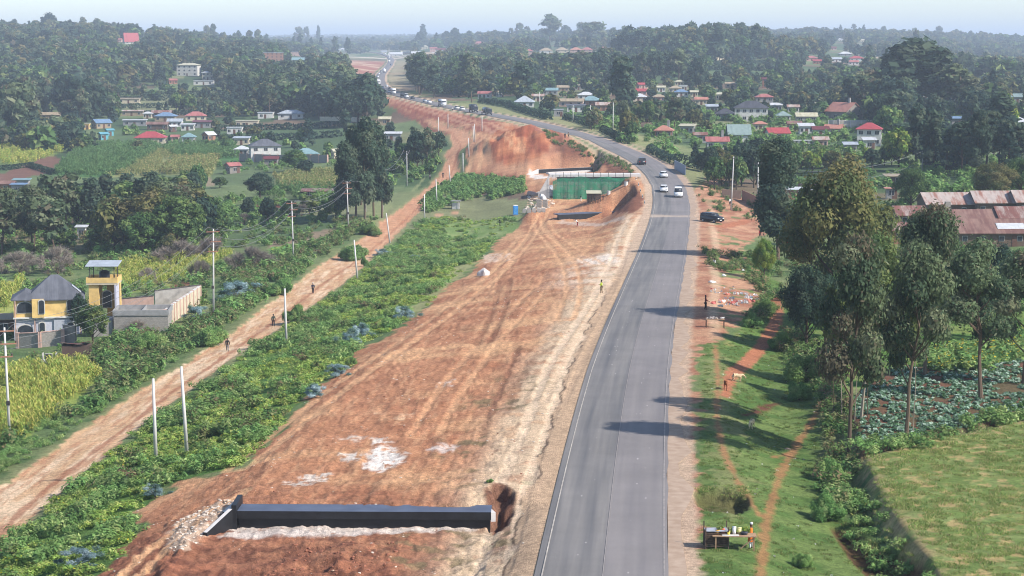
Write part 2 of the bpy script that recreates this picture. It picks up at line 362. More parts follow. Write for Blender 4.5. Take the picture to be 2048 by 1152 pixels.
# finer relief: works, pit, ditch, field bank
X, Y = GX, GY; YY = YO(GY)
def reg(P, m=0):
    return sdist(P, X, Y)
dRoad, _s, _sd = ldist(ROADC, X, Y); dlR = -dRoad*_sd
dSite = reg(SITE); dTrack = reg(TRACK); dField = reg(FIELD); dPit = reg(PIT); dTrench = reg(TRENCH); dDitch = reg(DITCH); dCab = reg(CABB); dGrs = reg(GRS_R)
inS = sst(.6, -1.5, dSite)
rough = ((fbm(X*.9, Y*.7, 21, 4)-.5)*.40+(fbm(X*3.1, Y*2.2, 22, 3)-.5)*.22)*(1+.8*sst(40, 34, YY))
GZ = GZ+rough*inS*sst(5.5, 9, dRoad)
_x0 = float(G(905, 1100).x); _w = 1-sst(-.15, 1, dTrench/(1.2+2.8*sst(_x0, _x0+3, X))); _hp = (fbm(X*.5, Y*.5, 5, 3)-.35)*1.5*sst(3.0, 9.0, -dTrench)*sst(40, 36, YY); GZ = GZ*(1-_w)+(_tf+rough*.7+_hp)*_w
GZ += .35*np.exp(-((sdist(TRENCH+np.array([0, 6.5]), X, Y)).clip(0)/2.0)**2)*(1-_w)*inS*sst(2, 6, dRoad-4)
GZ -= .9*sst(.5, -.5, sdist(GULLY, X, Y)+(fbm(X*1.5, Y*1.5, 12, 3)-.5)*1.6); GZ -= 1.1*sst(.35, -.45, dPit+(fbm(X*2, Y*2, 8, 3)-.5)*.5); GZ -= .8*sst(.8, -.6, dDitch)
GZ += 1.3*sst(1.0, -.6, np.minimum(dField, dCab))
GZ -= .55*np.exp(-((dlR+13.5)/3.5)**2)*sst(20, 30, YY)*(1-sst(62, 75, YY))                 # swale between road and hedge
m1 = G(1030, 300); GZ += 5.5*np.exp(-(((X-m1.x)/15)**2+((Y-m1.y-4)/30)**2))*(.45+1.1*fbm(X/4, Y/7, 31, 4)) # spoil mound
GZ += 3.2*(fbm(X*.22, Y*.10, 150, 4)-.5)*np.exp(-(((X-m1.x)/17)**2+((Y-m1.y-4)/34)**2)); m1 = G(1195, 418); GZ += 2.5*np.exp(-(((X-m1.x-3)/8)**2+((Y-m1.y-5)/8)**2))
m1 = G(930, 262); GZ += 1.6*np.exp(-(((X-m1.x)/14)**2+((Y-m1.y)/22)**2))
def level(pts, ref, fall=1.5, dz=0.0):
    global GZ
    z = float(zat(*G(*ref)[:2]))+dz; P = np.array([flat(a, b, z) for a, b in pts]); w = sst(fall, -.2, sdist(P, X, Y)); GZ = GZ*(1-w)+(z+rough*.5)*w
level([(1055, 358), (1072, 343), (1192, 339), (1200, 346), (1185, 358)], (1072, 352), 2.0, -.5)
level([(1060, 425), (1095, 398), (1112, 394), (1215, 396), (1235, 402), (1190, 415), (1120, 418)], (1115, 404), 3.0, -.3)
level([(1095, 450), (1112, 440), (1258, 434), (1262, 440), (1235, 450)], (1118, 446), 1.5, -.4)
GZ -= (.16*sst(.3, -.5, dTrack))                                                         # the track is worn into the ground
_td, _ts, _ = ldist((TRACK[3:30]+TRACK[3:30])/2, X, Y)
GZ += (fbm(X*1.3, Y*1.3, 41, 3)-.5)*.12*sst(.2, -.4, dTrack)

GZ += (fbm(dlR*1.7, _s*.11, 140, 4)-.5)*.13*inS*sst(5.5, 8, dRoad)*(1-sst(110, 140, YY))
# ---------------------------------------------------------------- ground colour (true colours of soil, grass and crops)
def n01(f, s, o=4): return fbm(X*f, Y*f, s, o)
def mix(C, c, w): w = np.clip(w, 0, 1)[..., None]; return C*(1-w)+np.asarray(c)*w
def ragged(d, amp=.8, f=.7, s=1, edge=.25): return sst(edge, -edge, d+(n01(f, s, 4)-.5)*amp*2)
C = np.zeros(X.shape+(3,))
a = n01(.06, 51); b = n01(.5, 52)
C[:] = pc(104, 124, 78); C = mix(C, pc(132, 138, 92), sst(.42, .66, a)); C = mix(C, pc(78, 104, 60), sst(.52, .75, b)*.8)
# patchwork of small fields beyond the road bend
ang = .35; fx = (X*math.cos(ang)+Y*math.sin(ang)); fy = (-X*math.sin(ang)+Y*math.cos(ang))
cx_ = np.floor(fx/50+fbm(X/120, Y/300, 60, 2)*1.2); cy_ = np.floor(fy/75+fbm(X/150, Y/400, 61, 2)*1.2)
hh = _h(cx_, cy_, 5)
pal = [pc(92, 112, 74), pc(112, 126, 84), pc(78, 98, 64), pc(132, 134, 96), pc(86, 106, 72), pc(122, 104, 86), pc(72, 92, 62), pc(100, 116, 78)]
P_ = np.zeros_like(C)
for i, p in enumerate(pal): P_ = np.where((np.floor(hh*8) == i)[..., None], p, P_)
C = C*(1-sst(120, 170, YY)[..., None])+P_*(.75+.5*n01(.25, 55)[..., None])*sst(120, 170, YY)[..., None]
def near_box(P, m):
    P = np.asarray(P); return np.nonzero((X > P[:, 0].min()-m) & (X < P[:, 0].max()+m) & (Y > P[:, 1].min()-m) & (Y < P[:, 1].max()+m))
def paint(pts, c, amp=.8, f=.5, s=1, c2=None, cf=.3, edge=.3):
    P = poly(pts) if isinstance(pts, list) else pts; I = near_box(P, amp+1.5); x, y = X[I], Y[I]
    if not len(x): return
    d = sdist(P, x, y); w = sst(edge, -edge, d+(fbm(x*f, y*f, s, 4)-.5)*amp*2)[:, None]
    q = np.asarray(c)[None, :] if c2 is None else (np.asarray(c)+(np.asarray(c2)-np.asarray(c))*sst(.35, .65, fbm(x*cf, y*cf, s+70, 4))[:, None])
    C[I] = C[I]*(1-w)+q*w
paint([(0, 285), (128, 283), (132, 300), (62, 328), (-60, 330), (-200, 290)], pc(140, 150, 84), 1.5, .2, 1, pc(120, 138, 76))
paint([(-40, 362), (60, 324), (95, 313), (122, 315), (104, 344), (40, 358), (-40, 372)], pc(124, 92, 78), 2, .2, 2)
paint([(105, 350), (150, 300), (170, 290), (300, 288), (330, 298), (252, 345), (210, 356)], pc(74, 116, 66), 1.5, .2, 3, pc(92, 132, 74))
paint([(212, 356), (325, 298), (360, 296), (300, 356)], pc(142, 146, 96), 1.5, .2, 4)
paint([(310, 346), (350, 316), (442, 316), (420, 354)], pc(146, 150, 96), 1.5, .2, 5)
paint([(322, 300), (345, 290), (470, 292), (478, 322), (350, 316)], pc(84, 128, 70), 1.5, .2, 6)
paint([(315, 358), (420, 356), (432, 372), (345, 372)], pc(150, 134, 108), 1, .3, 7)
paint([(545, 350), (680, 342), (680, 385), (560, 382)], pc(132, 132, 90), 1, .3, 8, pc(116, 120, 80))
paint([(500, 404), (560, 398), (560, 422), (505, 424)], pc(128, 84, 72), 1, .3, 9)
paint([(-100, 600), (20, 580), (60, 560), (0, 660), (-100, 680)], pc(160, 166, 92), 1, .3, 10)
paint([(225, 535), (400, 500), (480, 520), (330, 580), (230, 590)], pc(158, 160, 92), 1, .3, 11, pc(126, 144, 78))
paint([(0, 752), (160, 728), (200, 758), (120, 828), (40, 880), (-120, 940), (-200, 780)], pc(150, 164, 84), 1, .3, 12)
paint([(335, 575), (370, 560), (385, 566), (350, 582)], pc(150, 100, 80), .5, .5, 13)
paint([(530, 486), (600, 470), (690, 452), (700, 462), (620, 490), (540, 500)], pc(150, 132, 108), .8, .4, 14)
paint([(540, 495), (640, 480), (630, 500), (545, 515)], pc(110, 166, 84), .8, .4, 15)
paint([(680, 480), (760, 400), (830, 380), (852, 352), (800, 402), (740, 452)], pc(140, 146, 100), .8, .4, 16)
paint([(780, 385), (868, 382), (840, 410), (790, 425)], pc(126, 134, 92), .8, .4, 17)
# weeds strip and lawn-like grass between track and works
paint([(0, 1110), (160, 960), (380, 790), (590, 645), (765, 505), (850, 440), (1040, 440), (1000, 480), (960, 520), (860, 605), (700, 700), (610, 790), (480, 930), (330, 970), (230, 1110), (100, 1300), (-150, 1300)], pc(86, 118, 58), 1.5, .4, 18, pc(108, 136, 66))
paint([(940, 440), (1042, 432), (1032, 462), (985, 480), (905, 520), (840, 520), (905, 480), (870, 452)], pc(150, 162, 104), 2.5, .25, 19, pc(118, 142, 80))
paint([(840, 590), (905, 535), (960, 520), (900, 575), (860, 612), (800, 640)], pc(160, 160, 108), 1.5, .4, 20)
paint([(1085, 262), (1150, 285), (1240, 322), (1275, 345), (1262, 352), (1215, 345), (1130, 335)], pc(140, 98, 80), .5, .4, 20)
# right of the road: rough grass, gardens
paint([(1392, 330), (1440, 345), (1420, 352), (1440, 400), (1398, 400), (1362, 345)], pc(136, 138, 96), 1, .4, 21)
paint(GRS_R, pc(86, 112, 56), .6, .8, 22, pc(112, 130, 72), .5); paint([(1430, 700), (1480, 760), (1470, 900), (1500, 1000), (1460, 1060), (1420, 900), (1400, 760)], pc(128, 134, 84), 2.5, .5, 24)
paint([(1560, 600), (1640, 760), (1780, 770), (1900, 745), (2100, 660), (2300, 560), (2050, 520), (1700, 560)], pc(96, 132, 62), 1.5, .4, 23, pc(126, 142, 78))
w = sst(.7, -.7, np.abs(dGrs+.9)-.5); C = mix(C, pc(176, 160, 104), w*sst(8.5, 9.5, dRoad)*(1-sst(10.5, 12, dRoad)))
paint([(1480, 500), (1560, 520), (1540, 560), (1440, 545)], pc(110, 134, 74), 1.5, .5, 24)
paint([(1480, 560), (1560, 560), (1600, 680), (1450, 690), (1490, 640), (1520, 600)], pc(104, 130, 66), 1.5, .5, 25)
paint(CABB, pc(120, 84, 66), .5, .8, 26, pc(104, 92, 66))
paint(FIELD, pc(134, 146, 88), .6, .8, 27, pc(112, 132, 70), .9)
wf = sst(.3, -.3, dField); C = mix(C, pc(186, 158, 110), wf*sst(.52, .64, n01(1.3, 77))*.8); C = mix(C, pc(110, 128, 66), wf*sst(.5, .6, n01(.9, 78))*.75)
wb = sst(1.4, 0, np.abs(dField+.2))*sst(-2, 0, -dField); C = mix(C, pc(176, 152, 112), wb*sst(.4, .6, n01(1.2, 79))*.8)
# red ground right of the road
wr = ragged(sdist(REDR, X, Y), 1.6, .5, 30)
wr *= 1-sst(.60, .68, n01(.32, 31))*sst(60, 75, YY)*sst(6.5, 9, dRoad)
redc = pc(196, 150, 118)+(pc(170, 118, 92)-pc(196, 150, 118))*sst(.35, .65, n01(.35, 32))[..., None]
C = C*(1-wr[..., None])+redc*wr[..., None]
tk = sst(.9, .3, np.abs(dlR+8.0-1.2*(n01(.05, 34)-.5)))*(1-sst(130, 150, YY))*sst(62, 72, YY); C = mix(C, pc(216, 184, 152), tk*.6)
for L, wd in PATHS:
    d, _, _ = ldist(L, X, Y); C = mix(C, pc(180, 116, 86), sst(wd+.22, wd-.18, d+(n01(1.1, 35)-.5)*.7)*(.95 if wd > .3 else .6))
d, _, _ = ldist(MIDPATH, X, Y); C = mix(C, pc(196, 150, 120), sst(.9, .5, d+(n01(1.1, 36)-.5)*.5))
# works: soil, wheel tracks, lime
def along(lnpts, off): pass
sc1 = pc(186, 132, 98); sc2 = pc(212, 164, 122); sc3 = pc(160, 106, 78)
sN = n01(.11, 80); g_ = n01(.55, 81)
# stretched noise running with the carriageway
st = fbm(dlR*.8, _s*.07, 82, 4); st2 = fbm(dlR*2.2, _s*.22, 83, 4)
S = np.zeros_like(C)+sc1; S = mix(S, sc2, sst(.42, .62, sN*.8+st*.2)); S = mix(S, sc3, sst(.50, .66, n01(.2, 84)*.6+st*.15+g_*.25)*.7)
S = mix(S, pc(220, 174, 132), sst(.56, .72, st2)*.35)
S = mix(S, pc(132, 88, 68), sst(.62, .72, fbm(dlR*1.6, _s*.35, 85, 4))*.75*sst(30, 60, YY)*(1-sst(95, 110, YY))*.35)
cl = sst(42, 34, YY); S = mix(S, pc(150, 96, 74), cl*.8); S = mix(S, pc(118, 76, 60), cl*sst(.46, .66, n01(.8, 86))*.8)
pal1 = .7*sst(13, 8, dlR)*sst(100, 70, YY)*sst(.25, .6, n01(.2, 87)+.15); S = mix(S, pc(206, 178, 148), pal1*.75)
pal3 = sst(10.5, 8.5, dlR)*(1-sst(120, 150, YY)); S = mix(S, pc(214, 186, 154), pal3*.9*sst(.3, .5, n01(.6, 88)))
pal2 = sst(13, 6, np.abs(YY-95))*sst(17, 9, dlR); S = mix(S, pc(232, 208, 182), pal2*sst(.35, .6, n01(.4, 89))*.8)
S = mix(S, pc(186, 136, 106), sst(165, 190, YY)*.5); S = mix(S, pc(150, 92, 76), sst(.45, .6, fbm(dlR*.25, _s*.03, 90, 3))*sst(180, 220, YY)*.9)
dvg = n01(.9, 91); S = mix(S, pc(126, 112, 82), sst(.5, .62, dvg)*sst(.45, .6, n01(.25, 92))*sst(15, 12, dlR)*sst(62, 52, YY)*.8)
ws = ragged(dSite, 1.5, .45, 40); C = C*(1-ws[..., None])+S*ws[..., None]
def lime(pts, c, s, amp=1.2, f=1.3, k=.9, th=.5):
    P = poly(pts); I = near_box(P, amp+1.5); x, y = X[I], Y[I]
    if not len(x): return
    d = sdist(P, x, y); w = sst(.3, -.3, d+(fbm(x*f, y*f, s, 4)-.5)*amp*2)*sst(th-.08, th+.08, fbm(x*2.1, y*2.1, s+3, 4)+.1)*k
    C[I] = C[I]*(1-w[:, None])+np.asarray(c)*w[:, None]
paint([(985, 264), (1030, 252), (1072, 262), (1098, 282), (1096, 306), (1060, 318), (1035, 330), (1000, 322), (974, 306), (985, 285)], pc(158, 90, 64), 2.5, .25, 120, pc(190, 124, 86), .35)
paint([(1092, 264), (1150, 286), (1238, 322), (1272, 344), (1262, 352), (1215, 345), (1192, 336), (1135, 335), (1112, 300)], pc(132, 86, 66), 1.0, .4, 121, pc(150, 104, 80))
paint([(1205, 426), (1262, 392), (1284, 380), (1288, 412), (1262, 428)], pc(138, 90, 68), 1.0, .4, 122)
paint([(770, 196), (900, 226), (1010, 252), (985, 262), (900, 246), (820, 222)], pc(146, 84, 66), 2.0, .2, 123, pc(168, 104, 80))
paint([(830, 238), (900, 252), (925, 262), (900, 276), (860, 262)], pc(140, 88, 70), 2.0, .2, 124)
paint([(932, 345), (1000, 350), (1050, 352), (1046, 360), (960, 362)], pc(140, 84, 64), 1.0, .3, 125)
lime([(730, 905), (760, 895), (800, 905), (805, 925), (770, 942), (735, 935)], pc(246, 236, 224), 41, .8, 1.5, .95, .42)
lime([(745, 875), (780, 888), (805, 905), (770, 900)], pc(236, 222, 208), 42)
lime([(678, 908), (715, 905), (720, 920), (690, 922)], pc(232, 220, 206), 43)
lime([(570, 965), (640, 940), (655, 950), (590, 975)], pc(226, 210, 194), 44)
lime([(860, 893), (905, 893), (900, 903), (865, 903)], pc(222, 204, 192), 45)
lime([(690, 875), (720, 870), (725, 885), (700, 888)], pc(222, 204, 186), 46)
lime([(830, 1050), (960, 1054), (950, 1062), (700, 1072), (440, 1076), (470, 1046)], pc(222, 208, 196), 47, .5, 1.5, .9, .35)
lime([(330, 1100), (345, 1050), (400, 1020), (465, 1000), (470, 1015), (415, 1068), (370, 1100)], pc(206, 182, 158), 48, .6, 1.2, .8, .3)
lime([(1150, 520), (1220, 508), (1250, 525), (1180, 532)], pc(240, 222, 204), 49, 1, .8, .9)
lime([(880, 765), (905, 760), (900, 772), (880, 772)], pc(230, 214, 200), 50)
lime([(740, 825), (800, 838), (825, 822), (800, 848)], pc(222, 186, 150), 53)
lime([(960, 510), (1030, 505), (1030, 522), (970, 526)], pc(226, 196, 170), 54)
lime([(1060, 342), (1180, 352), (1185, 358), (1060, 356)], pc(226, 216, 206), 55, .8, .8, .9, .3)
lime([(1125, 436), (1245, 432), (1255, 440), (1110, 446)], pc(206, 180, 160), 56, .8, .8, .8, .3)
# wheel tracks
def ruts(pts, c, wd=.28, gap=.95, k=.75, f=.5):
    L = line(pts, 7, 3); I = near_box(L, 4); x, y = X[I], Y[I]; d, s_, sd = ldist(L, x, y); nn = (fbm(x*f, y*f, 44, 4)-.5)*.4; n2 = np.clip(.4+fbm(x*.3, y*.3, 45, 3), 0, 1)
    for o in ((-gap, gap) if gap else (0,)):
        GZ[I] -= .06*sst(wd+.15, wd-.1, np.abs(d*sd-o)+nn); w = (sst(wd+.22, wd-.1, np.abs(d*sd-o)+nn)*k*n2)[:, None]; C[I] = C[I]*(1-w)+np.asarray(c)*w
O1 = pc(226, 176, 132)
ruts([(1090, 440), (1105, 470), (1150, 505), (1200, 530)], O1); ruts([(1075, 440), (1100, 480), (1140, 530), (1150, 580), (1130, 640)], O1)
ruts([(1120, 400), (1085, 430), (1075, 445), (1040, 500), (960, 580)], O1); ruts([(1050, 470), (1000, 540), (900, 620), (700, 760), (520, 905), (440, 965)], O1, .4, 1.0)
ruts([(470, 985), (380, 1020), (330, 1070), (280, 1130), (240, 1180)], O1, .35, .8, .85); ruts([(1100, 560), (980, 680), (860, 840), (840, 900)], O1, .3, 1.1, .5)
ruts([(1270, 430), (1248, 470), (1235, 520), (1200, 600), (1120, 720), (1090, 800), (1060, 900), (1010, 980), (1020, 1060), (980, 1152)], pc(236, 208, 176), .35, .9, .7)
ruts([(1240, 560), (1190, 640), (1150, 720), (1095, 830)], pc(230, 200, 168), .3, .8, .6); ruts([(930, 262), (960, 275), (1010, 265), (1040, 300)], O1, .6, 1.3, .7)
ruts([(945, 345), (960, 300), (985, 275), (930, 262)], O1, .6, 1.5, .7); ruts([(765, 192), (900, 232), (1000, 262)], pc(222, 178, 144), 1.0, 2, .5)
ruts([(1040, 690), (1020, 740), (990, 800), (960, 880)], pc(110, 70, 56), .25, 0, .6); ruts([(1010, 560), (1000, 620), (960, 700)], pc(116, 74, 58), .3, .7, .5)
# track
wt = ragged(dTrack, .7, .8, 57)
tc, tl = (TRACK[2:27]), None
_mid = line([(-350, 1400), (0, 1030), (95, 955), (205, 876), (312, 792), (424, 718), (530, 645), (612, 582), (700, 522), (770, 465), (850, 392), (893, 350), (903, 320), (915, 292), (890, 262)], 6, 4)
dM, sM, sdM = ldist(_mid, X, Y); oM = dM*sdM
tn = fbm(oM*.9, sM*.12, 95, 4); tn2 = fbm(oM*2.6, sM*.3, 96, 4)
TC = np.zeros_like(C)+pc(214, 174, 134); TC = mix(TC, pc(232, 200, 164), sst(.45, .65, tn)); TC = mix(TC, pc(190, 136, 102), sst(.5, .68, tn2)*.7); TC = mix(TC, pc(196, 142, 110), sst(115, 160, YY)*.8)
TC = mix(TC, pc(168, 112, 84), sst(.45, .15, np.abs(oM-1.3)+(n01(.6, 97)-.5)*.7)*.75)
C = C*(1-wt[..., None])+TC*wt[..., None]
C = mix(C, pc(150, 148, 104), sst(1.6, .2, dTrack)*(1-wt)*sst(.35, .55, n01(.5, 98))*.7)
# gravel beside the tarmac, both sides
wg = sst(5.9, 5.2, dRoad+(n01(.9, 58)-.5)*.8*sst(-3, 0, -dlR)); C = mix(C, pc(200, 172, 146), wg*(.95))
wv = sst(6.6, 7.2, dRoad)*sst(9.6, 8.4, dRoad)*sst(175, 195, YY)*(1-sst(420, 500, YY)); C = mix(C, pc(176, 158, 128), wv)
wv = sst(7, 9, dlR*-1)*sst(26, 20, -dlR)*sst(190, 215, YY)*(1-sst(330, 360, YY)); C = mix(C, pc(150, 150, 104), wv*.9)
wv = (dlR > 0)*sst(7, 9, dlR)*sst(62, 45, dlR)*sst(360, 420, YY)*(1-sst(900, 1000, YY)); C = mix(C, pc(206, 170, 142), wv*.9); C = mix(C, pc(166, 108, 88), wv*sst(.4, .6, n01(.03, 59)))
wv = sst(5, 8, -dlR)*sst(24, 18, -dlR)*sst(420, 480, YY)*(1-sst(900, 1100, YY)); C = mix(C, pc(176, 158, 128), wv*.7)
C = mix(C, pc(214, 196, 176), sst(70, 30, np.abs(YY-1090))*sst(150, 100, np.abs(dlR))*sst(.35, .5, n01(.02, 62)))
ck = 5.25+1.3*(fbm(_s*.22, _s*0, 130, 3)-.3)+.25*(fbm(_s*1.3, _s*0, 131, 2)-.5)
C = mix(C, pc(196, 164, 132), sst(.15, -.1, dlR-ck)*sst(3.4, 3.8, dlR)*(1-sst(85, 100, YY))*.8); C = mix(C, pc(84, 66, 54), sst(.13, .05, np.abs(dlR-ck-.08))*(1-sst(75, 90, YY))*.8*sst(.3, .45, fbm(_s*.3, _s*0, 132, 3)))
paint([(1722, 996), (1760, 1006), (1812, 1080), (1870, 1160), (1836, 1160), (1775, 1070)], pc(196, 172, 122), .8, .8, 133, pc(150, 148, 92), .9)
# pit and ditch: bare earth and rough vegetation
wp = sst(.5, -.1, dPit); C = mix(C, pc(96, 92, 58), wp*.9); C = mix(C, pc(96, 62, 48), sst(.6, .1, dDitch)*.85); C = mix(C, pc(112, 70, 54), sst(.7, .2, sdist(GULLY, X, Y))*.9)
C = mix(C, pc(96, 60, 46), sst(.55, .2, ldist(KERBCUT, X, Y)[0])*.3)
lime([(1485, 832), (1530, 808), (1560, 805), (1520, 828)], pc(112, 64, 54), 63, .4, 1, .9, .2)
C = np.clip(C, .004, .85)

def ground_material(name, sc_=(0.35, 2.6, 11.0), bump=.8):
    m = bpy.data.materials.new(name); m.use_nodes = True
    n, l = m.node_tree.nodes, m.node_tree.links; b = n['Principled BSDF']
    b.inputs['Roughness'].default_value = .95; b.inputs['Specular IOR Level'].default_value = .1
    at = n.new('ShaderNodeAttribute'); at.attribute_name = 'Col'; ge = n.new('ShaderNodeNewGeometry'); cur = at.outputs['Color']
    hs = []
    for i, (s, lo, hi) in enumerate(((sc_[0], .84, 1.16), (sc_[1], .68, 1.32), (sc_[2], .66, 1.34))):
        nt = n.new('ShaderNodeTexNoise'); nt.inputs['Scale'].default_value = s; nt.inputs['Detail'].default_value = 6; nt.inputs['Roughness'].default_value = .62
        l.new(ge.outputs['Position'], nt.inputs['Vector'])
        mr = n.new('ShaderNodeMapRange'); mr.inputs[1].default_value = .3; mr.inputs[2].default_value = .7; mr.inputs[3].default_value = lo; mr.inputs[4].default_value = hi
        l.new(nt.outputs['Fac'], mr.inputs[0])
        mx = n.new('ShaderNodeMix'); mx.data_type = 'RGBA'; mx.blend_type = 'MULTIPLY'; mx.inputs[0].default_value = 1
        l.new(cur, mx.inputs[6]); l.new(mr.outputs[0], mx.inputs[7]); cur = mx.outputs[2]; hs.append(nt.outputs['Fac'])
    l.new(cur, b.inputs['Base Color'])
    ad = n.new('ShaderNodeMath'); ad.operation = 'ADD'; l.new(hs[1], ad.inputs[0]); l.new(hs[2], ad.inputs[1])
    bp = n.new('ShaderNodeBump'); bp.inputs['Strength'].default_value = bump; bp.inputs['Distance'].default_value = .16
    l.new(ad.outputs[0], bp.inputs['Height']); l.new(bp.outputs[0], b.inputs['Normal'])
    return m
GM = ground_material('earth_and_grass')
def grid_objects():
    ny, nx = X.shape; idx = np.arange(ny*nx).reshape(ny, nx)
    Q = np.stack([idx[:-1, :-1], idx[:-1, 1:], idx[1:, 1:], idx[1:, :-1]], -1).reshape(-1, 4)
    def fm(A): return ((A[:-1, :-1]+A[1:, 1:])/2).ravel()
    dp = np.min([ldist(L, X, Y)[0]-wd for L, wd in PATHS[:2]], axis=0)
    rid = np.zeros(len(Q), int)
    rid[fm(dField) < 0] = 4; rid[fm(dCab) < 0] = 5; rid[fm(dp) < .05] = 3; rid[fm(dSite) < 0] = 2; rid[fm(dTrack) < 0] = 1
    V = np.stack([X, Y, GZ], -1).reshape(-1, 3); CC = np.concatenate([C.reshape(-1, 3), np.ones((ny*nx, 1))], 1).astype(np.float32)
    names = {0: ('ground', 'rolling farmland of grass, hedged plots and red soil'), 1: ('dirt_road', 'rutted pale orange dirt track climbing diagonally past the white poles'), 2: ('earthworks', 'graded red soil of the new carriageway beside the tarmac road'),
             3: ('path', 'narrow red footpath worn along the hedge'), 4: ('field', 'mown yellow green field at the bottom right'), 5: ('vegetable_plot', 'red soil of the cabbage plot under the tall gum trees')}
    for k, (nm, lb) in names.items():
        q = Q[rid == k]; u, inv = np.unique(q, return_inverse=True); q = inv.reshape(-1, 4)
        me = bpy.data.meshes.new(nm); n = len(q)
        me.vertices.add(len(u)); me.vertices.foreach_set('co', V[u].astype(np.float32).ravel())
        me.loops.add(n*4); me.loops.foreach_set('vertex_index', q.astype(np.int32).ravel())
        me.polygons.add(n); me.polygons.foreach_set('loop_start', np.arange(0, n*4, 4, dtype=np.int32)); me.polygons.foreach_set('loop_total', np.full(n, 4, np.int32))
        me.polygons.foreach_set('use_smooth', np.ones(n, bool))
        a = me.attributes.new('Col', 'FLOAT_COLOR', 'POINT'); a.data.foreach_set('color', CC[u].ravel())
        me.materials.append(GM); me.update()
        o = bpy.data.objects.new(nm, me); col.objects.link(o); tag(o, lb, kind='structure')
grid_objects()

# ---------------------------------------------------------------- the tarmac road
def asphalt():
    m = bpy.data.materials.new('asphalt'); m.use_nodes = True; n, l = m.node_tree.nodes, m.node_tree.links; b = n['Principled BSDF']
    b.inputs['Roughness'].default_value = .8; b.inputs['Specular IOR Level'].default_value = .25
    uv = n.new('ShaderNodeAttribute'); uv.attribute_name = 'lane'; sx = n.new('ShaderNodeSeparateXYZ'); l.new(uv.outputs['Vector'], sx.inputs[0])
    # x = metres from the left edge, y = metres along
    mp = n.new('ShaderNodeMapping'); mp.inputs['Scale'].default_value = (1.3, .03, 1); l.new(uv.outputs['Vector'], mp.inputs[0])
    nt = n.new('ShaderNodeTexNoise'); nt.inputs['Scale'].default_value = 1; nt.inputs['Detail'].default_value = 6; l.new(mp.outputs[0], nt.inputs[0])
    cr = n.new('ShaderNodeValToRGB'); e = cr.color_ramp.elements; e[0].position = .3; e[1].position = .72
    e[0].color = (*srgb(103, 101, 101, .82), 1); e[1].color = (*srgb(139, 133, 127, .82), 1); l.new(nt.outputs['Fac'], cr.inputs[0])
    rl = n.new('ShaderNodeMapRange'); rl.inputs[1].default_value = 3.3; rl.inputs[2].default_value = 3.6; l.new(sx.outputs[0], rl.inputs[0])
    right = n.new('ShaderNodeMix'); right.data_type = 'RGBA'; l.new(rl.outputs[0], right.inputs[0]); l.new(cr.outputs[0], right.inputs[6])
    r2 = n.new('ShaderNodeMix'); r2.data_type = 'RGBA'; r2.inputs[0].default_value = .55; l.new(cr.outputs[0], r2.inputs[6]); r2.inputs[7].default_value = (*srgb(140, 132, 130, .82), 1)
    l.new(r2.outputs[2], right.inputs[7])
    n2 = n.new('ShaderNodeTexNoise'); n2.inputs['Scale'].default_value = .12; n2.inputs['Detail'].default_value = 7; n2.inputs['Roughness'].default_value = .7
    ge = n.new('ShaderNodeNewGeometry'); l.new(ge.outputs['Position'], n2.inputs[0])
    n3 = n.new('ShaderNodeTexNoise'); n3.inputs['Scale'].default_value = 30; n3.inputs['Detail'].default_value = 2; l.new(ge.outputs['Position'], n3.inputs[0])
    mr = n.new('ShaderNodeMapRange'); mr.inputs[1].default_value = .3; mr.inputs[2].default_value = .7; mr.inputs[3].default_value = .86; mr.inputs[4].default_value = 1.12; l.new(n2.outputs['Fac'], mr.inputs[0])
    m3 = n.new('ShaderNodeMapRange'); m3.inputs[1].default_value = .3; m3.inputs[2].default_value = .7; m3.inputs[3].default_value = .88; m3.inputs[4].default_value = 1.12; l.new(n3.outputs['Fac'], m3.inputs[0])
    x1 = n.new('ShaderNodeMix'); x1.data_type = 'RGBA'; x1.blend_type = 'MULTIPLY'; x1.inputs[0].default_value = 1; l.new(right.outputs[2], x1.inputs[6]); l.new(mr.outputs[0], x1.inputs[7])
    x2 = n.new('ShaderNodeMix'); x2.data_type = 'RGBA'; x2.blend_type = 'MULTIPLY'; x2.inputs[0].default_value = 1; l.new(x1.outputs[2], x2.inputs[6]); l.new(m3.outputs[0], x2.inputs[7])
    # dust carried on at the junction with the dirt turning, and patches worn pale in the wheel lines
    dj = n.new('ShaderNodeMath'); dj.operation = 'SUBTRACT'; l.new(sx.outputs[1], dj.inputs[0]); dj.inputs[1].default_value = JUNC
    da = n.new('ShaderNodeMath'); da.operation = 'ABSOLUTE'; l.new(dj.outputs[0], da.inputs[0])
    sn = n.new('ShaderNodeMath'); sn.operation = 'MULTIPLY_ADD'; sn.inputs[1].default_value = 14; l.new(n2.outputs['Fac'], sn.inputs[0]); l.new(da.outputs[0], sn.inputs[2])
    dm = n.new('ShaderNodeMapRange'); dm.inputs[1].default_value = 11; dm.inputs[2].default_value = 7.0; dm.inputs[3].default_value = 0; dm.inputs[4].default_value = .75; l.new(sn.outputs[0], dm.inputs[0])
    x3 = n.new('ShaderNodeMix'); x3.data_type = 'RGBA'; l.new(dm.outputs[0], x3.inputs[0]); l.new(x2.outputs[2], x3.inputs[6]); x3.inputs[7].default_value = (*srgb(206, 182, 158, .8), 1)
    # tarmac patch marks
    vo = n.new('ShaderNodeTexVoronoi'); vo.inputs['Scale'].default_value = 1.0; mp2 = n.new('ShaderNodeMapping'); mp2.inputs['Scale'].default_value = (1.6, .55, 1); l.new(uv.outputs['Vector'], mp2.inputs[0]); l.new(mp2.outputs[0], vo.inputs[0])
    vr = n.new('ShaderNodeMapRange'); vr.inputs[1].default_value = .13; vr.inputs[2].default_value = .07; l.new(vo.outputs['Distance'], vr.inputs[0])
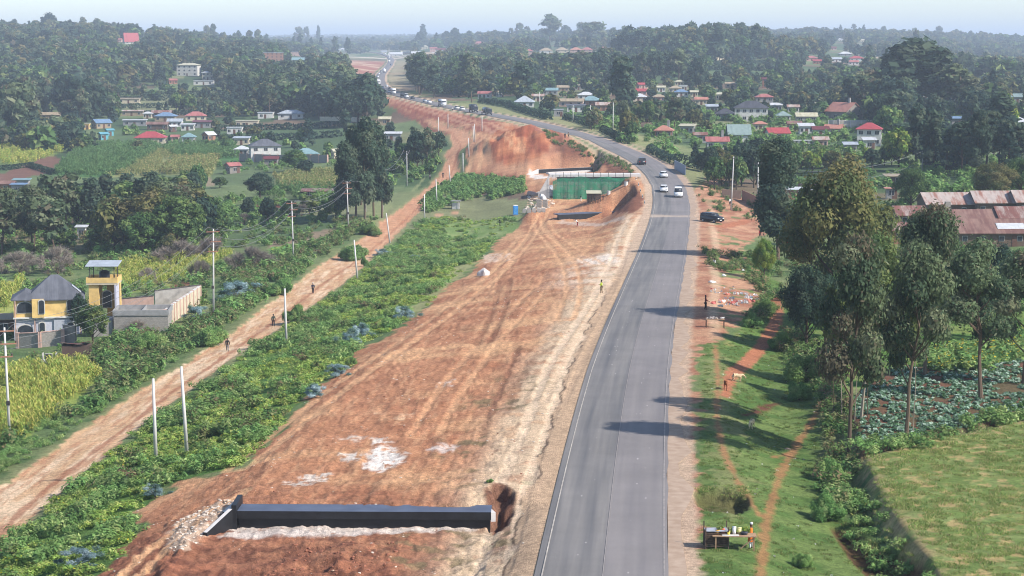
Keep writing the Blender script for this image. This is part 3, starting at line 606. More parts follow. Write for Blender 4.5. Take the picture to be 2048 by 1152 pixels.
    bnd = n.new('ShaderNodeMath'); bnd.operation = 'PINGPONG'; bnd.inputs[1].default_value = 1.75; l.new(sx.outputs[0], bnd.inputs[0])
    b2 = n.new('ShaderNodeMapRange'); b2.inputs[1].default_value = .9; b2.inputs[2].default_value = 1.3; l.new(bnd.outputs[0], b2.inputs[0])
    mm = n.new('ShaderNodeMath'); mm.operation = 'MULTIPLY'; l.new(vr.outputs[0], mm.inputs[0]); l.new(b2.outputs[0], mm.inputs[1])
    n4 = n.new('ShaderNodeTexNoise'); n4.inputs['Scale'].default_value = .25; l.new(ge.outputs['Position'], n4.inputs[0])
    b4 = n.new('ShaderNodeMapRange'); b4.inputs[1].default_value = .42; b4.inputs[2].default_value = .52; b4.inputs[4].default_value = .85; l.new(n4.outputs['Fac'], b4.inputs[0])
    m5 = n.new('ShaderNodeMath'); m5.operation = 'MULTIPLY'; l.new(mm.outputs[0], m5.inputs[0]); l.new(b4.outputs[0], m5.inputs[1])
    x4 = n.new('ShaderNodeMix'); x4.data_type = 'RGBA'; l.new(m5.outputs[0], x4.inputs[0]); l.new(x3.outputs[2], x4.inputs[6]); x4.inputs[7].default_value = (*srgb(205, 196, 190, .8), 1)
    l.new(x4.outputs[2], b.inputs['Base Color'])
    bp = n.new('ShaderNodeBump'); bp.inputs['Strength'].default_value = .25; bp.inputs['Distance'].default_value = .02; l.new(n3.outputs['Fac'], bp.inputs['Height']); l.new(bp.outputs[0], b.inputs['Normal'])
    return m
_rs = np.concatenate([[0], np.cumsum(np.hypot(*np.diff(ROAD, axis=0).T))])
_jp = G(1345, 433); JUNC = float(ldist(ROAD, _jp.x, _jp.y)[1])
def ribbon(name, offs, mt, lift=.05, s0=0, s1=1e9, dash=None, wob=None, kind='structure', label=None, parent=None):
    """strip following the road between two offsets (metres, + to the right)"""
    P = ROAD; tn = np.gradient(P, axis=0); tn /= np.hypot(tn[:, 0], tn[:, 1])[:, None]; nr = np.stack([tn[:, 1], -tn[:, 0]], 1)
    k = len(offs); keep = (_rs >= s0) & (_rs <= s1); v = []; at_ = []; f = []
    ids = np.nonzero(keep)[0]
    for j, i in enumerate(ids):
        for q, o in enumerate(offs):
            oo = o+(wob(_rs[i], q) if wob else 0)
            x, y = P[i]+nr[i]*oo; yo = float(YO(y)); up = 1.0 if yo < 200 else 1+(yo-200)*.012
            v.append((x, y, float(zat(x, y))+lift*up)); at_.append((oo+3.5, _rs[i], 0))
        if j and not (dash and (_rs[i] % dash[0]) > dash[1]):
            for q in range(k-1): a0 = (j-1)*k+q; f.append((a0, a0+1, a0+k+1, a0+k))
    me = bpy.data.meshes.new(name); me.from_pydata(v, [], f); a = me.attributes.new('lane', 'FLOAT_VECTOR', 'POINT'); a.data.foreach_set('vector', np.array(at_, np.float32).ravel())
    me.materials.append(mt); me.polygons.foreach_set('use_smooth', [True]*len(f)); me.update()
    o = bpy.data.objects.new(name, me); link(o, parent); tag(o, label, kind=kind); return o
AS = asphalt()
PALE = mat('sealed_shoulder', srgb(188, 164, 142, .8), .95, .10, 1.2, .4, 30, c2=srgb(166, 140, 118, .8))
rn = random.Random(5); _wob = [rn.uniform(-.12, .12) for _ in range(4000)]
ribbon('road', [-3.85, -2, 0, 2, 3.75], AS, .06, label='long grey tarmac road curving away to the left', wob=lambda s, q: (_wob[int(s/4)] if q == 4 else 0))
ribbon('road_shoulder', [3.7, 4.4, 4.95], PALE, .045, label='worn sealed shoulder right of the tarmac', wob=lambda s, q: (_wob[int(s/4)+50]*4.5 if q == 2 else 0), s1=700)
WHT = mat('road_paint', srgb(202, 192, 178, .8), .8, .05, 1.2, c2=srgb(160, 150, 140, .8)); WH2 = mat('worn_road_paint', srgb(166, 156, 148, .8), .8, .1, 3, c2=srgb(136, 130, 128, .8))
ribbon('road_marking', [-3.45, -3.37], WHT, .085, label='white left edge line of the tarmac road', s1=560)
ribbon('road_marking', [-.02, .03], WH2, .085, label='faded centre seam line of the tarmac road', s1=380)
ribbon('road_marking', [3.42, 3.52], WH2, .085, label='faded right edge line of the tarmac road', s1=480)
# ---------------------------------------------------------------- plants
LEAF = attr_mat('foliage', .85, .18, .36, .12); BARK = attr_mat('bark', .9, .15)
def L3(*c): return [np.array(srgb(*q, 1.02)) for q in c]
PAL = {
 'gum':   L3((84, 98, 66), (98, 110, 74), (70, 86, 60), (116, 120, 86), (104, 96, 72)),
 'tallgum': L3((62, 80, 60), (74, 90, 66), (52, 70, 56), (88, 98, 72)),
 'broad': L3((78, 102, 58), (92, 114, 64), (64, 88, 54), (116, 130, 76)),
 'olive': L3((92, 96, 56), (106, 104, 62), (78, 88, 54), (112, 106, 70), (72, 84, 58)),
 'fresh': L3((124, 140, 64), (104, 132, 60), (146, 152, 72), (88, 118, 60)),
 'airy':  L3((92, 106, 62), (106, 116, 70), (78, 94, 56), (124, 126, 80)),
 'dark':  L3((54, 74, 56), (62, 82, 60), (46, 64, 52), (76, 90, 66)),
 'conifer': L3((54, 74, 60), (64, 84, 64), (46, 64, 54), (78, 92, 70)),
 'bush':  L3((106, 136, 76), (118, 146, 84), (92, 122, 68), (136, 152, 94)),
 'shrub': L3((86, 112, 62), (102, 126, 70), (70, 98, 56), (120, 124, 82), (120, 104, 78)),
 'weed':  L3((122, 146, 70), (136, 156, 78), (108, 134, 64), (156, 164, 94)),
 'blue':  L3((150, 172, 176), (126, 152, 156), (104, 132, 130), (172, 190, 192), (92, 118, 104)),
 'bare':  L3((150, 138, 126), (132, 120, 110), (116, 106, 96), (164, 152, 140)),
 'dry':   L3((150, 140, 96), (132, 126, 84), (166, 152, 108)),
}
PAL['weed'] = [q*1.22 for q in PAL['weed']]; PAL['bush'] = [q*1.18 for q in PAL['bush']]
for _k in ('gum', 'tallgum', 'broad', 'olive', 'fresh', 'airy', 'dark', 'conifer', 'shrub'): PAL[_k] = [q*(np.array([1.06, 1.08, 1.22]) if _k in ('tallgum', 'dark', 'conifer', 'gum') else 1.16) for q in PAL[_k]]
BK = {'gum': srgb(118, 102, 84, .7), 'pale': srgb(166, 152, 134, .7), 'dark': srgb(86, 74, 62, .7)}
def leafquads(r, blobs, n, size, pal, aspect=.62, shell=.55, droop=0.0, up=.4):
    """blobs: rows of cx,cy,cz,rx,ry,rz,weight,tone"""
    B = np.array(blobs, float); w = B[:, 6]*B[:, 3]*B[:, 5]; w /= w.sum(); k = r.choice(len(B), n, p=w); b = B[k]
    d = r.normal(size=(n, 3)); d /= np.linalg.norm(d, axis=1)[:, None]
    rad = shell+(1-shell)*r.rand(n)**.7; rad *= 1+.16*r.normal(size=n)
    c = b[:, :3]+d*b[:, 3:6]*rad[:, None]
    nr = d+r.normal(size=(n, 3))*.42+np.array([0, 0, up]); nr /= np.linalg.norm(nr, axis=1)[:, None]
    t = np.cross(nr, r.normal(size=(n, 3))); t[:, 2] -= droop; t /= np.linalg.norm(t, axis=1)[:, None]; u = np.cross(nr, t)
    s = size*(.4+1.25*r.rand(n)**1.6)[:, None]; t = t*s; u = u*s*aspect
    P = np.stack([c-t*.9, c-u*.9+t*.1, c+t, c+u*.9-t*.1], 1)
    pal = np.array(pal); tone = b[:, 7].astype(int) % len(pal)
    ix = np.where(r.rand(n) < .8, tone, r.randint(0, len(pal), n)); C_ = pal[ix]*(.82+.36*r.rand(n))[:, None]
    return P, C_
LOD = {'fine': (21000, .12), 'hi': (8500, .20), 'mid': (1700, .42), 'lo': (520, .78), 'far': (240, 1.15)}
def crown_blobs(kind, r):
    B = []; lim = []
    def b(x, y, z, q, qz=None, w=1): B.append((x, y, z, q, q, qz or q*.8, w, r.randint(0, 9))); lim.append((x, y, z))
    if kind in ('gum', 'airy'):
        lo = 4.2 if kind == 'gum' else 5.6
        for i in range(15 if kind == 'gum' else 13):
            z = lo+(9.6-lo)*(i/14.0)**.85; a = r.rand()*6.28; rr = (1.9 if kind == 'gum' else 1.6)*math.sin(min(1, (10.4-z)/(10.4-lo)*1.15+.1)*1.6)*(.45+.75*r.rand())
            b(rr*math.cos(a), rr*math.sin(a), z, (.7+.6*r.rand())*(1 if kind == 'gum' else .85))
    elif kind == 'tallgum':
        for i in range(20):
            z = 2.8+6.9*(i/19.0); a = r.rand()*6.28; rr = 1.25*math.sin(min(1.57, (10.2-z)*.42))*(.3+.8*r.rand()); b(rr*math.cos(a), rr*math.sin(a), z, .65+.45*r.rand(), .8+.3*r.rand())
    elif kind in ('broad', 'olive', 'dark', 'fresh'):
        n = 26
        for i in range(n):
            t = (i+.5)/n; a = i*2.4+r.rand(); el = math.asin(min(1, t)); rr = 3.3*math.cos(el)*(.78+.3*r.rand()); z = 4.4+4.4*math.sin(el)*(.85+.2*r.rand())
            b(rr*math.cos(a), rr*math.sin(a), z, .95+.55*r.rand(), .85+.3*r.rand())
        for i in range(8): a = r.rand()*6.28; b(2.6*math.cos(a), 2.6*math.sin(a), 3.1+r.rand(), 1.0)
        b(0, 0, 5.5, 2.0, 2.2, .5)
    elif kind == 'bush':
        for i in range(22): a = r.rand()*6.28; rr = 4.2*r.rand()**.6; b(rr*math.cos(a), rr*math.sin(a), 1.6+6.2*r.rand()*(1-rr/5.5), .8+1.2*r.rand(), 1.0+1.4*r.rand())
    elif kind == 'conifer':
        for i in range(24):
            z = 1.6+7.9*(i/23.0); a = i*2.4; rr = 2.1*(1-z/10.6); b(rr*math.cos(a), rr*math.sin(a), z, .75*(1.35-z/11), .5)
    elif kind == 'cypress':
        for i in range(12): z = .9+8.6*i/11.0; b(r.normal()*.15, r.normal()*.15, z, .95*math.sin(min(1.57, (10.3-z)*.45))+.12, .8)
    elif kind == 'umbrella':
        for k, (z, rr) in enumerate(((5.2, 3.2), (6.8, 3.6), (8.4, 2.8), (9.4, 1.4))):
            for i in range(6): a = i*1.05+k+r.rand()*.6; b(rr*.75*math.cos(a), rr*.75*math.sin(a), z+r.rand()*.5, 1.25, .42)
    return B, lim
def trunk_mb(kind, lim, r, bark, wide=.19, lean=0):
    mb = MB(); top = max(p[2] for p in lim) if lim else 9
    pts = [(0, 0, -.6)]+[(r.normal()*.10*i*(.4+lean)+lean*i*.2, r.normal()*.10*i*.4, top*.92*i/6) for i in range(1, 7)]
    mb.tube(pts, [wide*1.25]+[wide*(1-.13*i) for i in range(1, 7)], 7, c=bark)
    for k in range(0, len(lim), 2 if len(lim) > 16 else 1):
        x, y, z = lim[k]; h = max(1.2, z-.6-math.hypot(x, y)*.7); t = min(1, h/(top*.92)); j = min(5, int(t*6)); f = t*6-j
        p0 = Vector(pts[j]).lerp(Vector(pts[j+1]), f); q = Vector((x, y, z)); m = p0.lerp(q, .5)+Vector((0, 0, -.15))
        mb.tube([p0, m, q], [wide*.42, wide*.28, wide*.1], 5, c=bark, cap=False)
    return mb
PROTO = {}
def proto(kind, lod, var=0):
    key = (kind, lod, var)
    if key in PROTO: return PROTO[key]
    r = np.random.RandomState(hash(kind) % 1 + sum(map(ord, kind))*7+var*101); n, sz = LOD[lod]; bark = BK['gum']
    if kind == 'bare':
        mb = MB(); tw = []
        def br(p, d, l, w, dep):
            q = p+d*l; m = p+d*l*.5+Vector(r.normal(size=3))*l*.06; mb.tube([p, m, q], [w, w*.8, w*.6], 4, c=tuple(BK['gum']), cap=False)
            if dep == 0: tw.append((q, d)); return
            for _ in range(3): br(q, (d+Vector(r.normal(size=3))*.45+Vector((0, 0, .12))).normalized(), l*.72, w*.55, dep-1)
        for _ in range(7): br(Vector((0, 0, 0)), Vector((r.normal()*.55, r.normal()*.55, 1)).normalized(), 3.3, .13, 2)
        Pq = []; Cq = []; pal = PAL['bare']; nt = {'fine': 80, 'hi': 60, 'mid': 26}.get(lod, 14)
        for q, d in tw:
            for _ in range(nt):
                e = (d+Vector(r.normal(size=3))*.6).normalized(); o = q-d*r.rand()*2.0+Vector(r.normal(size=3))*.25; l = .7+1.3*r.rand(); s = e.cross(Vector(r.normal(size=3))).normalized()*.035*(2 if lod != 'hi' else 1.3)
                Pq.append([o-s, o+s, o+e*l+s*.3, o+e*l-s*.3]); Cq.append(pal[r.randint(0, 4)])
        tm = mb.mesh('trunk', BARK); cm = quads_mesh('twigs', np.array([[list(v) for v in q] for q in Pq]), np.array(Cq), LEAF)
    elif kind == 'banana':
        mb = MB(); Pq = []; Cq = []
        for s in range(4):
            a0 = s*1.6; bx, by = 1.6*math.cos(a0), 1.6*math.sin(a0); mb.tube([(bx*.4, by*.4, 0), (bx*.6, by*.6, 5)], [.55, .35], 6, c=srgb(130, 130, 80, .7))
            for k in range(7):
                a = k*.9+s; e = Vector((math.cos(a), math.sin(a), 0)); o = Vector((bx*.6, by*.6, 4.6)); w = Vector((-e.y, e.x, 0))*.75
                p = [o, o+e*1.8+Vector((0, 0, 3.4)), o+e*3.6+Vector((0, 0, 3.6)), o+e*4.9+Vector((0, 0, 1.6))]
                for i in range(3): Pq.append([p[i]-w*(.5 if i == 0 else 1), p[i]+w*(.5 if i == 0 else 1), p[i+1]+w*(1 if i < 2 else .2), p[i+1]-w*(1 if i < 2 else .2)]); Cq.append(np.array(srgb(110+r.randint(30), 150+r.randint(20), 80, .7)))
        tm = mb.mesh('trunk', BARK); cm = quads_mesh('crown', np.array([[list(v) for v in q] for q in Pq]), np.array(Cq), LEAF)
    elif kind == 'blue':
        B = [(r.normal()*2.1, r.normal()*2.1, 1.5+r.rand()*6.5, .9+r.rand(), .9+r.rand(), 1.3, 1, r.randint(5)) for _ in range(20)]
        P, C_ = leafquads(r, B, int(n*.4), sz*2.6, PAL['blue'], .26, .2, 0, .9); cm = quads_mesh('crown', P, C_, LEAF)
        mb = MB(); [mb.tube([(0, 0, 0), (b[0]*.6, b[1]*.6, b[2])], [.16, .06], 4, c=BK['dark']) for b in B[:6]]; tm = mb.mesh('stem', BARK)
    else:
        B, lim = crown_blobs(kind, r); pal = PAL.get(kind, PAL['dark'])
        if kind == 'cypress': pal = PAL['conifer']
        if kind == 'umbrella': pal = PAL['tallgum']
        k = {'airy': .6, 'gum': .85, 'cypress': .6, 'conifer': .8}.get(kind, 1.25)
        szk = {'broad': 1.15, 'olive': 1.1, 'fresh': 1.15, 'dark': 1.15, 'bush': 1.7, 'conifer': .85}.get(kind, 1)
        P, C_ = leafquads(r, B, int(n*k), sz*szk, pal, .62, .45, .5 if kind in ('gum', 'airy', 'tallgum') else 0); cm = quads_mesh('crown', P, C_, LEAF)
        if kind == 'bush': mb = MB(); [mb.tube([(0, 0, 0), (r.normal()*1.5, r.normal()*1.5, 4)], [.25, .1], 4, c=BK['dark']) for _ in range(4)]
        else: mb = trunk_mb(kind, lim, r, BK['pale'] if kind == 'airy' and var % 2 == 0 else BK['gum'] if kind in ('gum', 'airy', 'tallgum') else BK['dark'], .09 if kind == 'airy' else .15 if kind in ('gum', 'tallgum') else .24 if kind != 'cypress' else .12)
        tm = mb.mesh('trunk', BARK)
    PROTO[key] = (tm, cm); return PROTO[key]
WID = {'gum': 4.9, 'tallgum': 3.9, 'airy': 4.2, 'broad': 8.8, 'olive': 8.8, 'dark': 8.8, 'fresh': 8.8, 'conifer': 4.6, 'cypress': 2.1, 'umbrella': 8.0, 'bare': 9.5, 'banana': 8.5, 'blue': 7.5, 'bush': 10.5}
TNAME = {'gum': 'gum_tree', 'tallgum': 'gum_tree', 'airy': 'gum_tree', 'broad': 'broadleaf_tree', 'olive': 'broadleaf_tree', 'dark': 'broadleaf_tree', 'fresh': 'broadleaf_tree', 'conifer': 'conifer_tree', 'cypress': 'cypress_tree', 'umbrella': 'acacia_tree', 'bare': 'bare_tree', 'banana': 'banana_plant', 'blue': 'blue_gum_shrub', 'bush': 'bush'}
NTREE = [0]
def tree(kind, p, H, W, label, group=None, lod=None, name=None, var=None, rz=None):
    s = pxm(p)
    if lod is None: lod = 'hi' if s*H > 120 or s > 11 else 'mid' if s*H > 42 else 'lo'
    v = var if var is not None else rnd.randrange(3 if lod not in ('hi', 'fine') else 2)
    tm, cm = proto(kind, lod, v); nm = name or TNAME[kind]
    o = empty(nm, p, rz if rz is not None else rnd.uniform(0, 6.28), label, {'blue': 'shrub', 'bush': 'bush', 'banana': 'banana plant'}.get(kind, 'tree'), group)
    k = W/WID[kind]; o.scale = (k, k, H/10.0)
    if kind in ('airy', 'gum'): o.rotation_euler[0] = R(rnd.uniform(-4, 4)); o.rotation_euler[1] = R(rnd.uniform(-4, 4))
    for a, me in (('stem' if kind in ('blue', 'bush') else 'trunk', tm), ('twigs' if kind == 'bare' else 'crown' if kind not in ('bush', 'blue') else 'foliage', cm)):
        c = bpy.data.objects.new(a, me); link(c, o)
    NTREE[0] += 1; return o

# stuff: many small plants of one kind as one object, instanced on scattered points
LIB = bpy.data.collections.new('plant_library')
def lib(meshes):
    c = bpy.data.collections.new('plant_set')
    for i, me in enumerate(meshes):
        o = bpy.data.objects.new('plant_%02d' % i, me); c.objects.link(o)
    return c
def scatter(name, label, pts, scl, meshes, rz=None):
    n = len(pts)
    if not n: return
    c = lib(meshes); r = np.random.RandomState(n % 9973)
    me = bpy.data.meshes.new(name); me.vertices.add(n); me.vertices.foreach_set('co', np.asarray(pts, np.float32).ravel())
    a = me.attributes.new('sc', 'FLOAT_VECTOR', 'POINT'); S = np.asarray(scl, np.float32); S = np.repeat(S[:, None], 3, 1) if S.ndim == 1 else S; a.data.foreach_set('vector', S.ravel())
    a = me.attributes.new('rt', 'FLOAT_VECTOR', 'POINT'); Rz = np.zeros((n, 3), np.float32); Rz[:, 2] = r.rand(n)*6.28 if rz is None else rz; a.data.foreach_set('vector', Rz.ravel())
    a = me.attributes.new('pk', 'INT', 'POINT'); a.data.foreach_set('value', r.randint(0, len(meshes), n).astype(np.int32))
    o = bpy.data.objects.new(name, me); col.objects.link(o); tag(o, label, kind='stuff')
    ng = bpy.data.node_groups.new(name, 'GeometryNodeTree')
    ng.interface.new_socket('Geometry', in_out='INPUT', socket_type='NodeSocketGeometry'); ng.interface.new_socket('Geometry', in_out='OUTPUT', socket_type='NodeSocketGeometry')
    gi = ng.nodes.new('NodeGroupInput'); go = ng.nodes.new('NodeGroupOutput'); ip = ng.nodes.new('GeometryNodeInstanceOnPoints'); ci = ng.nodes.new('GeometryNodeCollectionInfo')
    ci.inputs['Collection'].default_value = c; ci.inputs['Separate Children'].default_value = True; ci.inputs['Reset Children'].default_value = True
    def na(nm, ty): q = ng.nodes.new('GeometryNodeInputNamedAttribute'); q.data_type = ty; q.inputs['Name'].default_value = nm; return q.outputs['Attribute']
    ip.inputs['Pick Instance'].default_value = True
    ng.links.new(gi.outputs[0], ip.inputs['Points']); ng.links.new(ci.outputs[0], ip.inputs['Instance']); ng.links.new(na('pk', 'INT'), ip.inputs['Instance Index'])
    ng.links.new(na('rt', 'FLOAT_VECTOR'), ip.inputs['Rotation']); ng.links.new(na('sc', 'FLOAT_VECTOR'), ip.inputs['Scale']); ng.links.new(ip.outputs[0], go.inputs[0])
    md = o.modifiers.new('scatter', 'NODES'); md.node_group = ng; return o
def sample(P, dens, seed, keep=None, m=0.0):
    """random ground points inside polygon P (world x,y), dens per square metre"""
    P = np.asarray(P); r = np.random.RandomState(seed); x0, y0 = P.min(0); x1, y1 = P.max(0); dens *= .45; n = int((x1-x0)*(y1-y0)*dens)
    x = x0+(x1-x0)*r.rand(n); y = y0+(y1-y0)*r.rand(n); k = sdist(P, x, y) < -m
    if keep is not None: k &= keep(x, y)
    x, y = x[k], y[k]; return np.stack([x, y, zat(x, y)], 1)
def clump(seed, n, size, pal, h=.8, rad=.5, flowers=None, aspect=.5, nb=6):
    r = np.random.RandomState(seed); B = [(r.normal()*rad*.5, r.normal()*rad*.5, h*(.25+.5*r.rand()), rad*.55, rad*.55, h*.38, 1, r.randint(9)) for _ in range(nb)]
    P, C_ = leafquads(r, B, n, size*1.1, pal, aspect, .3, 0, 1.1)
    if flowers is not None:
        k = r.rand(n) < flowers[1]; k &= P[:, :, 2].mean(1) > h*.55; C_[k] = np.array(srgb(*flowers[0], .8)); P[k] = P[k].mean(1, keepdims=True)+(P[k]-P[k].mean(1, keepdims=True))*.8
    return quads_mesh('clump', P, C_, LEAF)
def blades(seed, n, h, rad, pal, w=.02):
    r = np.random.RandomState(seed); a = r.rand(n)*6.28; rr = rad*r.rand(n)**.5; b = np.stack([rr*np.cos(a), rr*np.sin(a), np.zeros(n)-.02], 1)
    d = np.stack([r.normal(size=n)*.45, r.normal(size=n)*.45, np.ones(n)], 1)*(h*(.5+.7*r.rand(n)))[:, None]; s = np.cross(d, r.normal(size=(n, 3))); s /= np.linalg.norm(s, axis=1)[:, None]; s *= w
    return quads_mesh('tuft', np.stack([b-s, b+s, b+d+s*.3, b+d-s*.3], 1), np.array(pal)[r.randint(0, len(pal), n)]*(.8+.4*r.rand(n))[:, None], LEAF)
def maize(seed, pal, h=2.0, nl=12, w=.07):
    r = np.random.RandomState(seed); Pq = []; Cq = []
    for s in range(3):
        bx, by = r.normal()*.28, r.normal()*.28; hh = h*(.8+.3*r.rand()); o = Vector((bx, by, 0)); t = Vector((bx, by, hh)); q = Vector((.03, 0, 0)); Pq.append([o-q, o+q, t+q*.5, t-q*.5]); Cq.append(pal[r.randint(len(pal))])
        for i in range(nl):
            a = r.rand()*6.28; z = hh*(.2+.75*i/nl); e = Vector((math.cos(a), math.sin(a), 0)); l = .55+.35*r.rand(); p0 = Vector((bx, by, z)); p1 = p0+e*l*.5+Vector((0, 0, .35)); p2 = p0+e*l+Vector((0, 0, .1)); s_ = Vector((-e.y, e.x, 0))*w
            c = pal[r.randint(len(pal))]*(.8+.4*r.rand()); Pq += [[p0-s_*.6, p0+s_*.6, p1+s_, p1-s_], [p1-s_, p1+s_, p2+s_*.3, p2-s_*.3]]; Cq += [c, c]
    return quads_mesh('maize', np.array([[list(v) for v in q] for q in Pq]), np.array(Cq), LEAF)
def pad(P, a=.6):  # noise mask
    return lambda x, y: fbm(x*a, y*a, 5, 3) > P
W1 = [clump(i, 260, .085, PAL['weed'], .50, .60, ((226, 206, 70), (0, .05, .12, .03)[i % 4])) for i in range(5)]
W2 = [clump(20+i, 280, .09, PAL['bush'], .75, .65) for i in range(5)]
W3 = [clump(30+i, 420, .14, PAL['shrub'], 1.45, .95, nb=9) for i in range(6)]
W4 = [clump(40+i, 220, .24, PAL['bush'], 1.7, .95, nb=7) for i in range(4)]
YF = [clump(50+i, 170, .16, PAL['bush'], 1.1, .7, ((232, 200, 60), .11)) for i in range(3)]
TF = [blades(60+i, 60, .20, .50, L3((106, 128, 66), (126, 138, 80), (88, 112, 56), (150, 144, 98)), .022) for i in range(4)]
TFd = [blades(65+i, 70, .16, .55, L3((146, 156, 90), (126, 146, 78), (108, 134, 68), (176, 162, 116)), .03) for i in range(4)]
STRIP = poly([(0, 1106), (160, 960), (380, 792), (480, 716), (590, 645), (690, 575), (765, 510), (830, 448), (880, 432), (1030, 436), (1034, 455), (990, 476), (960, 515), (905, 560), (860, 608), (800, 650), (705, 702), (690, 740), (640, 765), (612, 796), (555, 866), (485, 930), (430, 945), (350, 955), (325, 985), (255, 1030), (280, 1062), (235, 1105), (195, 1160), (150, 1300), (-150, 1300)])
LAWN = [poly([(940, 440), (1042, 432), (1032, 462), (985, 480), (905, 520), (840, 520), (905, 480), (870, 452)]), poly([(840, 590), (905, 535), (960, 520), (900, 575), (860, 612), (800, 640)])]
def strip_keep(x, y):
    k = (fbm(x*.35, y*.35, 5, 3) > .37) & (sdist(TRACK, x, y) > .5)
    for l in LAWN: k &= (sdist(l, x, y) > 0) | (fbm(x*.8, y*.8, 6, 2) > .62)
    return k
p = sample(STRIP, 1.9, 1, strip_keep, .2); near = p[:, 1] < 75; r_ = np.random.RandomState(3)
gsel = fbm(p[:, 0]*.12, p[:, 1]*.12, 7, 3) > .46
sz = .65+.75*r_.rand(len(p)); 
scatter('weeds', 'bright green weeds with yellow flowers beside the track', p[gsel], sz[gsel], W1)
scatter('shrubbery', 'waist high green shrubs between track and earthworks', p[~gsel], sz[~gsel]*1.15, W2)
p = sample(STRIP, .10, 2, strip_keep, .8); scatter('thicket', 'taller dull green thickets among the weeds', p, .55+.5*r_.rand(len(p)), W3)
MIDW = poly([(850, 400), (870, 378), (925, 350), (1048, 362), (1046, 385), (1000, 398), (930, 402), (900, 400), (905, 412), (850, 428)])
p = sample(MIDW, .9, 3, lambda x, y: fbm(x*.3, y*.3, 5, 3) > .36); scatter('scrub', 'dense green scrub left of the net covered structure', p, .6+.5*r_.rand(len(p)), W4)
LSH = poly([(-60, 940), (0, 900), (100, 860), (240, 800), (330, 740), (440, 660), (560, 575), (640, 515), (720, 465), (745, 452), (700, 452), (640, 480), (560, 510), (450, 545), (440, 620), (380, 655), (330, 680), (260, 660), (200, 690), (190, 735), (215, 765), (160, 830), (40, 885), (-60, 900)])
p = sample(LSH, .55, 4, lambda x, y: (fbm(x*.2, y*.2, 9, 3) > .33) & (sdist(TRACK, x, y) > 1.6)); scatter('thicket', 'dense dark thicket left of the dirt track', p, (.7+.6*r_.rand(len(p))), W3+W4[:2])
p = sample(poly([(-100, 960), (0, 960), (260, 785), (560, 580), (640, 520), (560, 560), (250, 760), (0, 880), (-100, 930)]), 1.2, 41, lambda x, y: sdist(TRACK, x, y) > .4); scatter('weeds', 'low green verge plants left of the dirt track', p, .5+.4*r_.rand(len(p)), W2)
LF = poly([(-300, 640), (0, 560), (230, 520), (430, 470), (620, 440), (760, 440), (700, 455), (560, 500), (420, 560), (420, 650), (250, 700), (0, 760), (-300, 800)])
p = sample(LF, .22, 42, lambda x, y: fbm(x*.15, y*.15, 19, 3) > .48); scatter('scrub', 'patchy scrub around the yellow villa', p, .5+.6*r_.rand(len(p)), W3+W4)
p = sample(poly([(-60, 470), (0, 430), (230, 425), (440, 440), (440, 520), (230, 535), (0, 555), (-100, 560)]), .30, 43, lambda x, y: fbm(x*.2, y*.2, 39, 3) > .40); scatter('undergrowth', 'dark undergrowth below the gum belt', p, .6+.9*r_.rand(len(p)), W3+W4)
p = sample(poly([(430, 400), (560, 385), (700, 400), (690, 440), (560, 455), (440, 470)]), .16, 44, lambda x, y: fbm(x*.12, y*.12, 49, 3) > .47); scatter('scrub', 'scrub in the hollow below the striped shed', p, .7+1.0*r_.rand(len(p)), W4)
p = sample(poly([(430, 325), (700, 325), (800, 300), (880, 300), (870, 350), (760, 400), (690, 345), (450, 350)]), .12, 45, lambda x, y: fbm(x*.12, y*.12, 59, 3) > .47); scatter('scrub', 'bushes and rough growth around the compound wall', p, .6+.9*r_.rand(len(p)), W4)
p = sample(poly([(1130, 235), (1420, 215), (1700, 235), (1900, 300), (1740, 335), (1480, 330), (1340, 318), (1230, 280)]), .06, 46, lambda x, y: fbm(x*.08, y*.08, 69, 3) > .44); scatter('scrub', 'garden bushes among the houses right of the bend', p, .8+1.3*r_.rand(len(p)), W4)
p = sample(poly([(1540, 345), (1740, 335), (2100, 300), (2200, 420), (1850, 400), (1700, 470), (1560, 440)]), .12, 47, lambda x, y: fbm(x*.1, y*.1, 79, 3) > .45); scatter('undergrowth', 'undergrowth behind the rusty roofed rows', p, .7+1.0*r_.rand(len(p)), W4)
p = sample(poly([(1570, 500), (1800, 500), (2150, 500), (2200, 620), (1900, 640), (1600, 620)]), .28, 48, lambda x, y: fbm(x*.15, y*.15, 89, 3) > .42); scatter('undergrowth', 'green growth between the big trees and the row houses', p, .7+1.0*r_.rand(len(p)), W2+W3)
# crops
YM = L3((176, 178, 86), (150, 164, 78), (190, 182, 104), (126, 150, 70)); GMz = L3((92, 122, 72), (80, 108, 64), (108, 136, 82)); DM = L3((156, 152, 96), (170, 158, 110), (130, 138, 84), (112, 128, 72))
def crop(name, label, pts, dens, seed, ms, s=1.0, sp=.25):
    P = poly(pts); p = sample(P, dens, seed); rr = np.random.RandomState(seed+9); scatter(name, label, p, s*(1-sp/2+sp*rr.rand(len(p))), ms)
MZ = {k: [maize(i, v) for i in range(3)] for k, v in (('y', YM), ('g', GMz), ('d', DM))}
MF = {k: [maize(i, v, 2.1, 6, .16) for i in range(3)] for k, v in (('y', YM), ('g', GMz), ('d', DM))}
crop('maize', 'bright lime maize below the yellow villa', [(0, 752), (160, 728), (200, 758), (120, 828), (40, 880), (-60, 920), (-160, 800)], 1.7, 1, MZ['y'], .85)
crop('maize', 'yellowing maize left of the yellow villa', [(-80, 600), (20, 580), (50, 565), (0, 640), (-100, 660)], 1.0, 2, MZ['y'])
crop('maize', 'yellow maize strip behind the water tank tower', [(225, 535), (400, 500), (470, 512), (330, 570), (250, 582)], 1.0, 3, MZ['y'], .8)
crop('maize', 'pale maize field at the far left edge', [(-120, 285), (128, 283), (132, 300), (62, 328), (-120, 332)], .35, 4, MF['y'], 1.1)
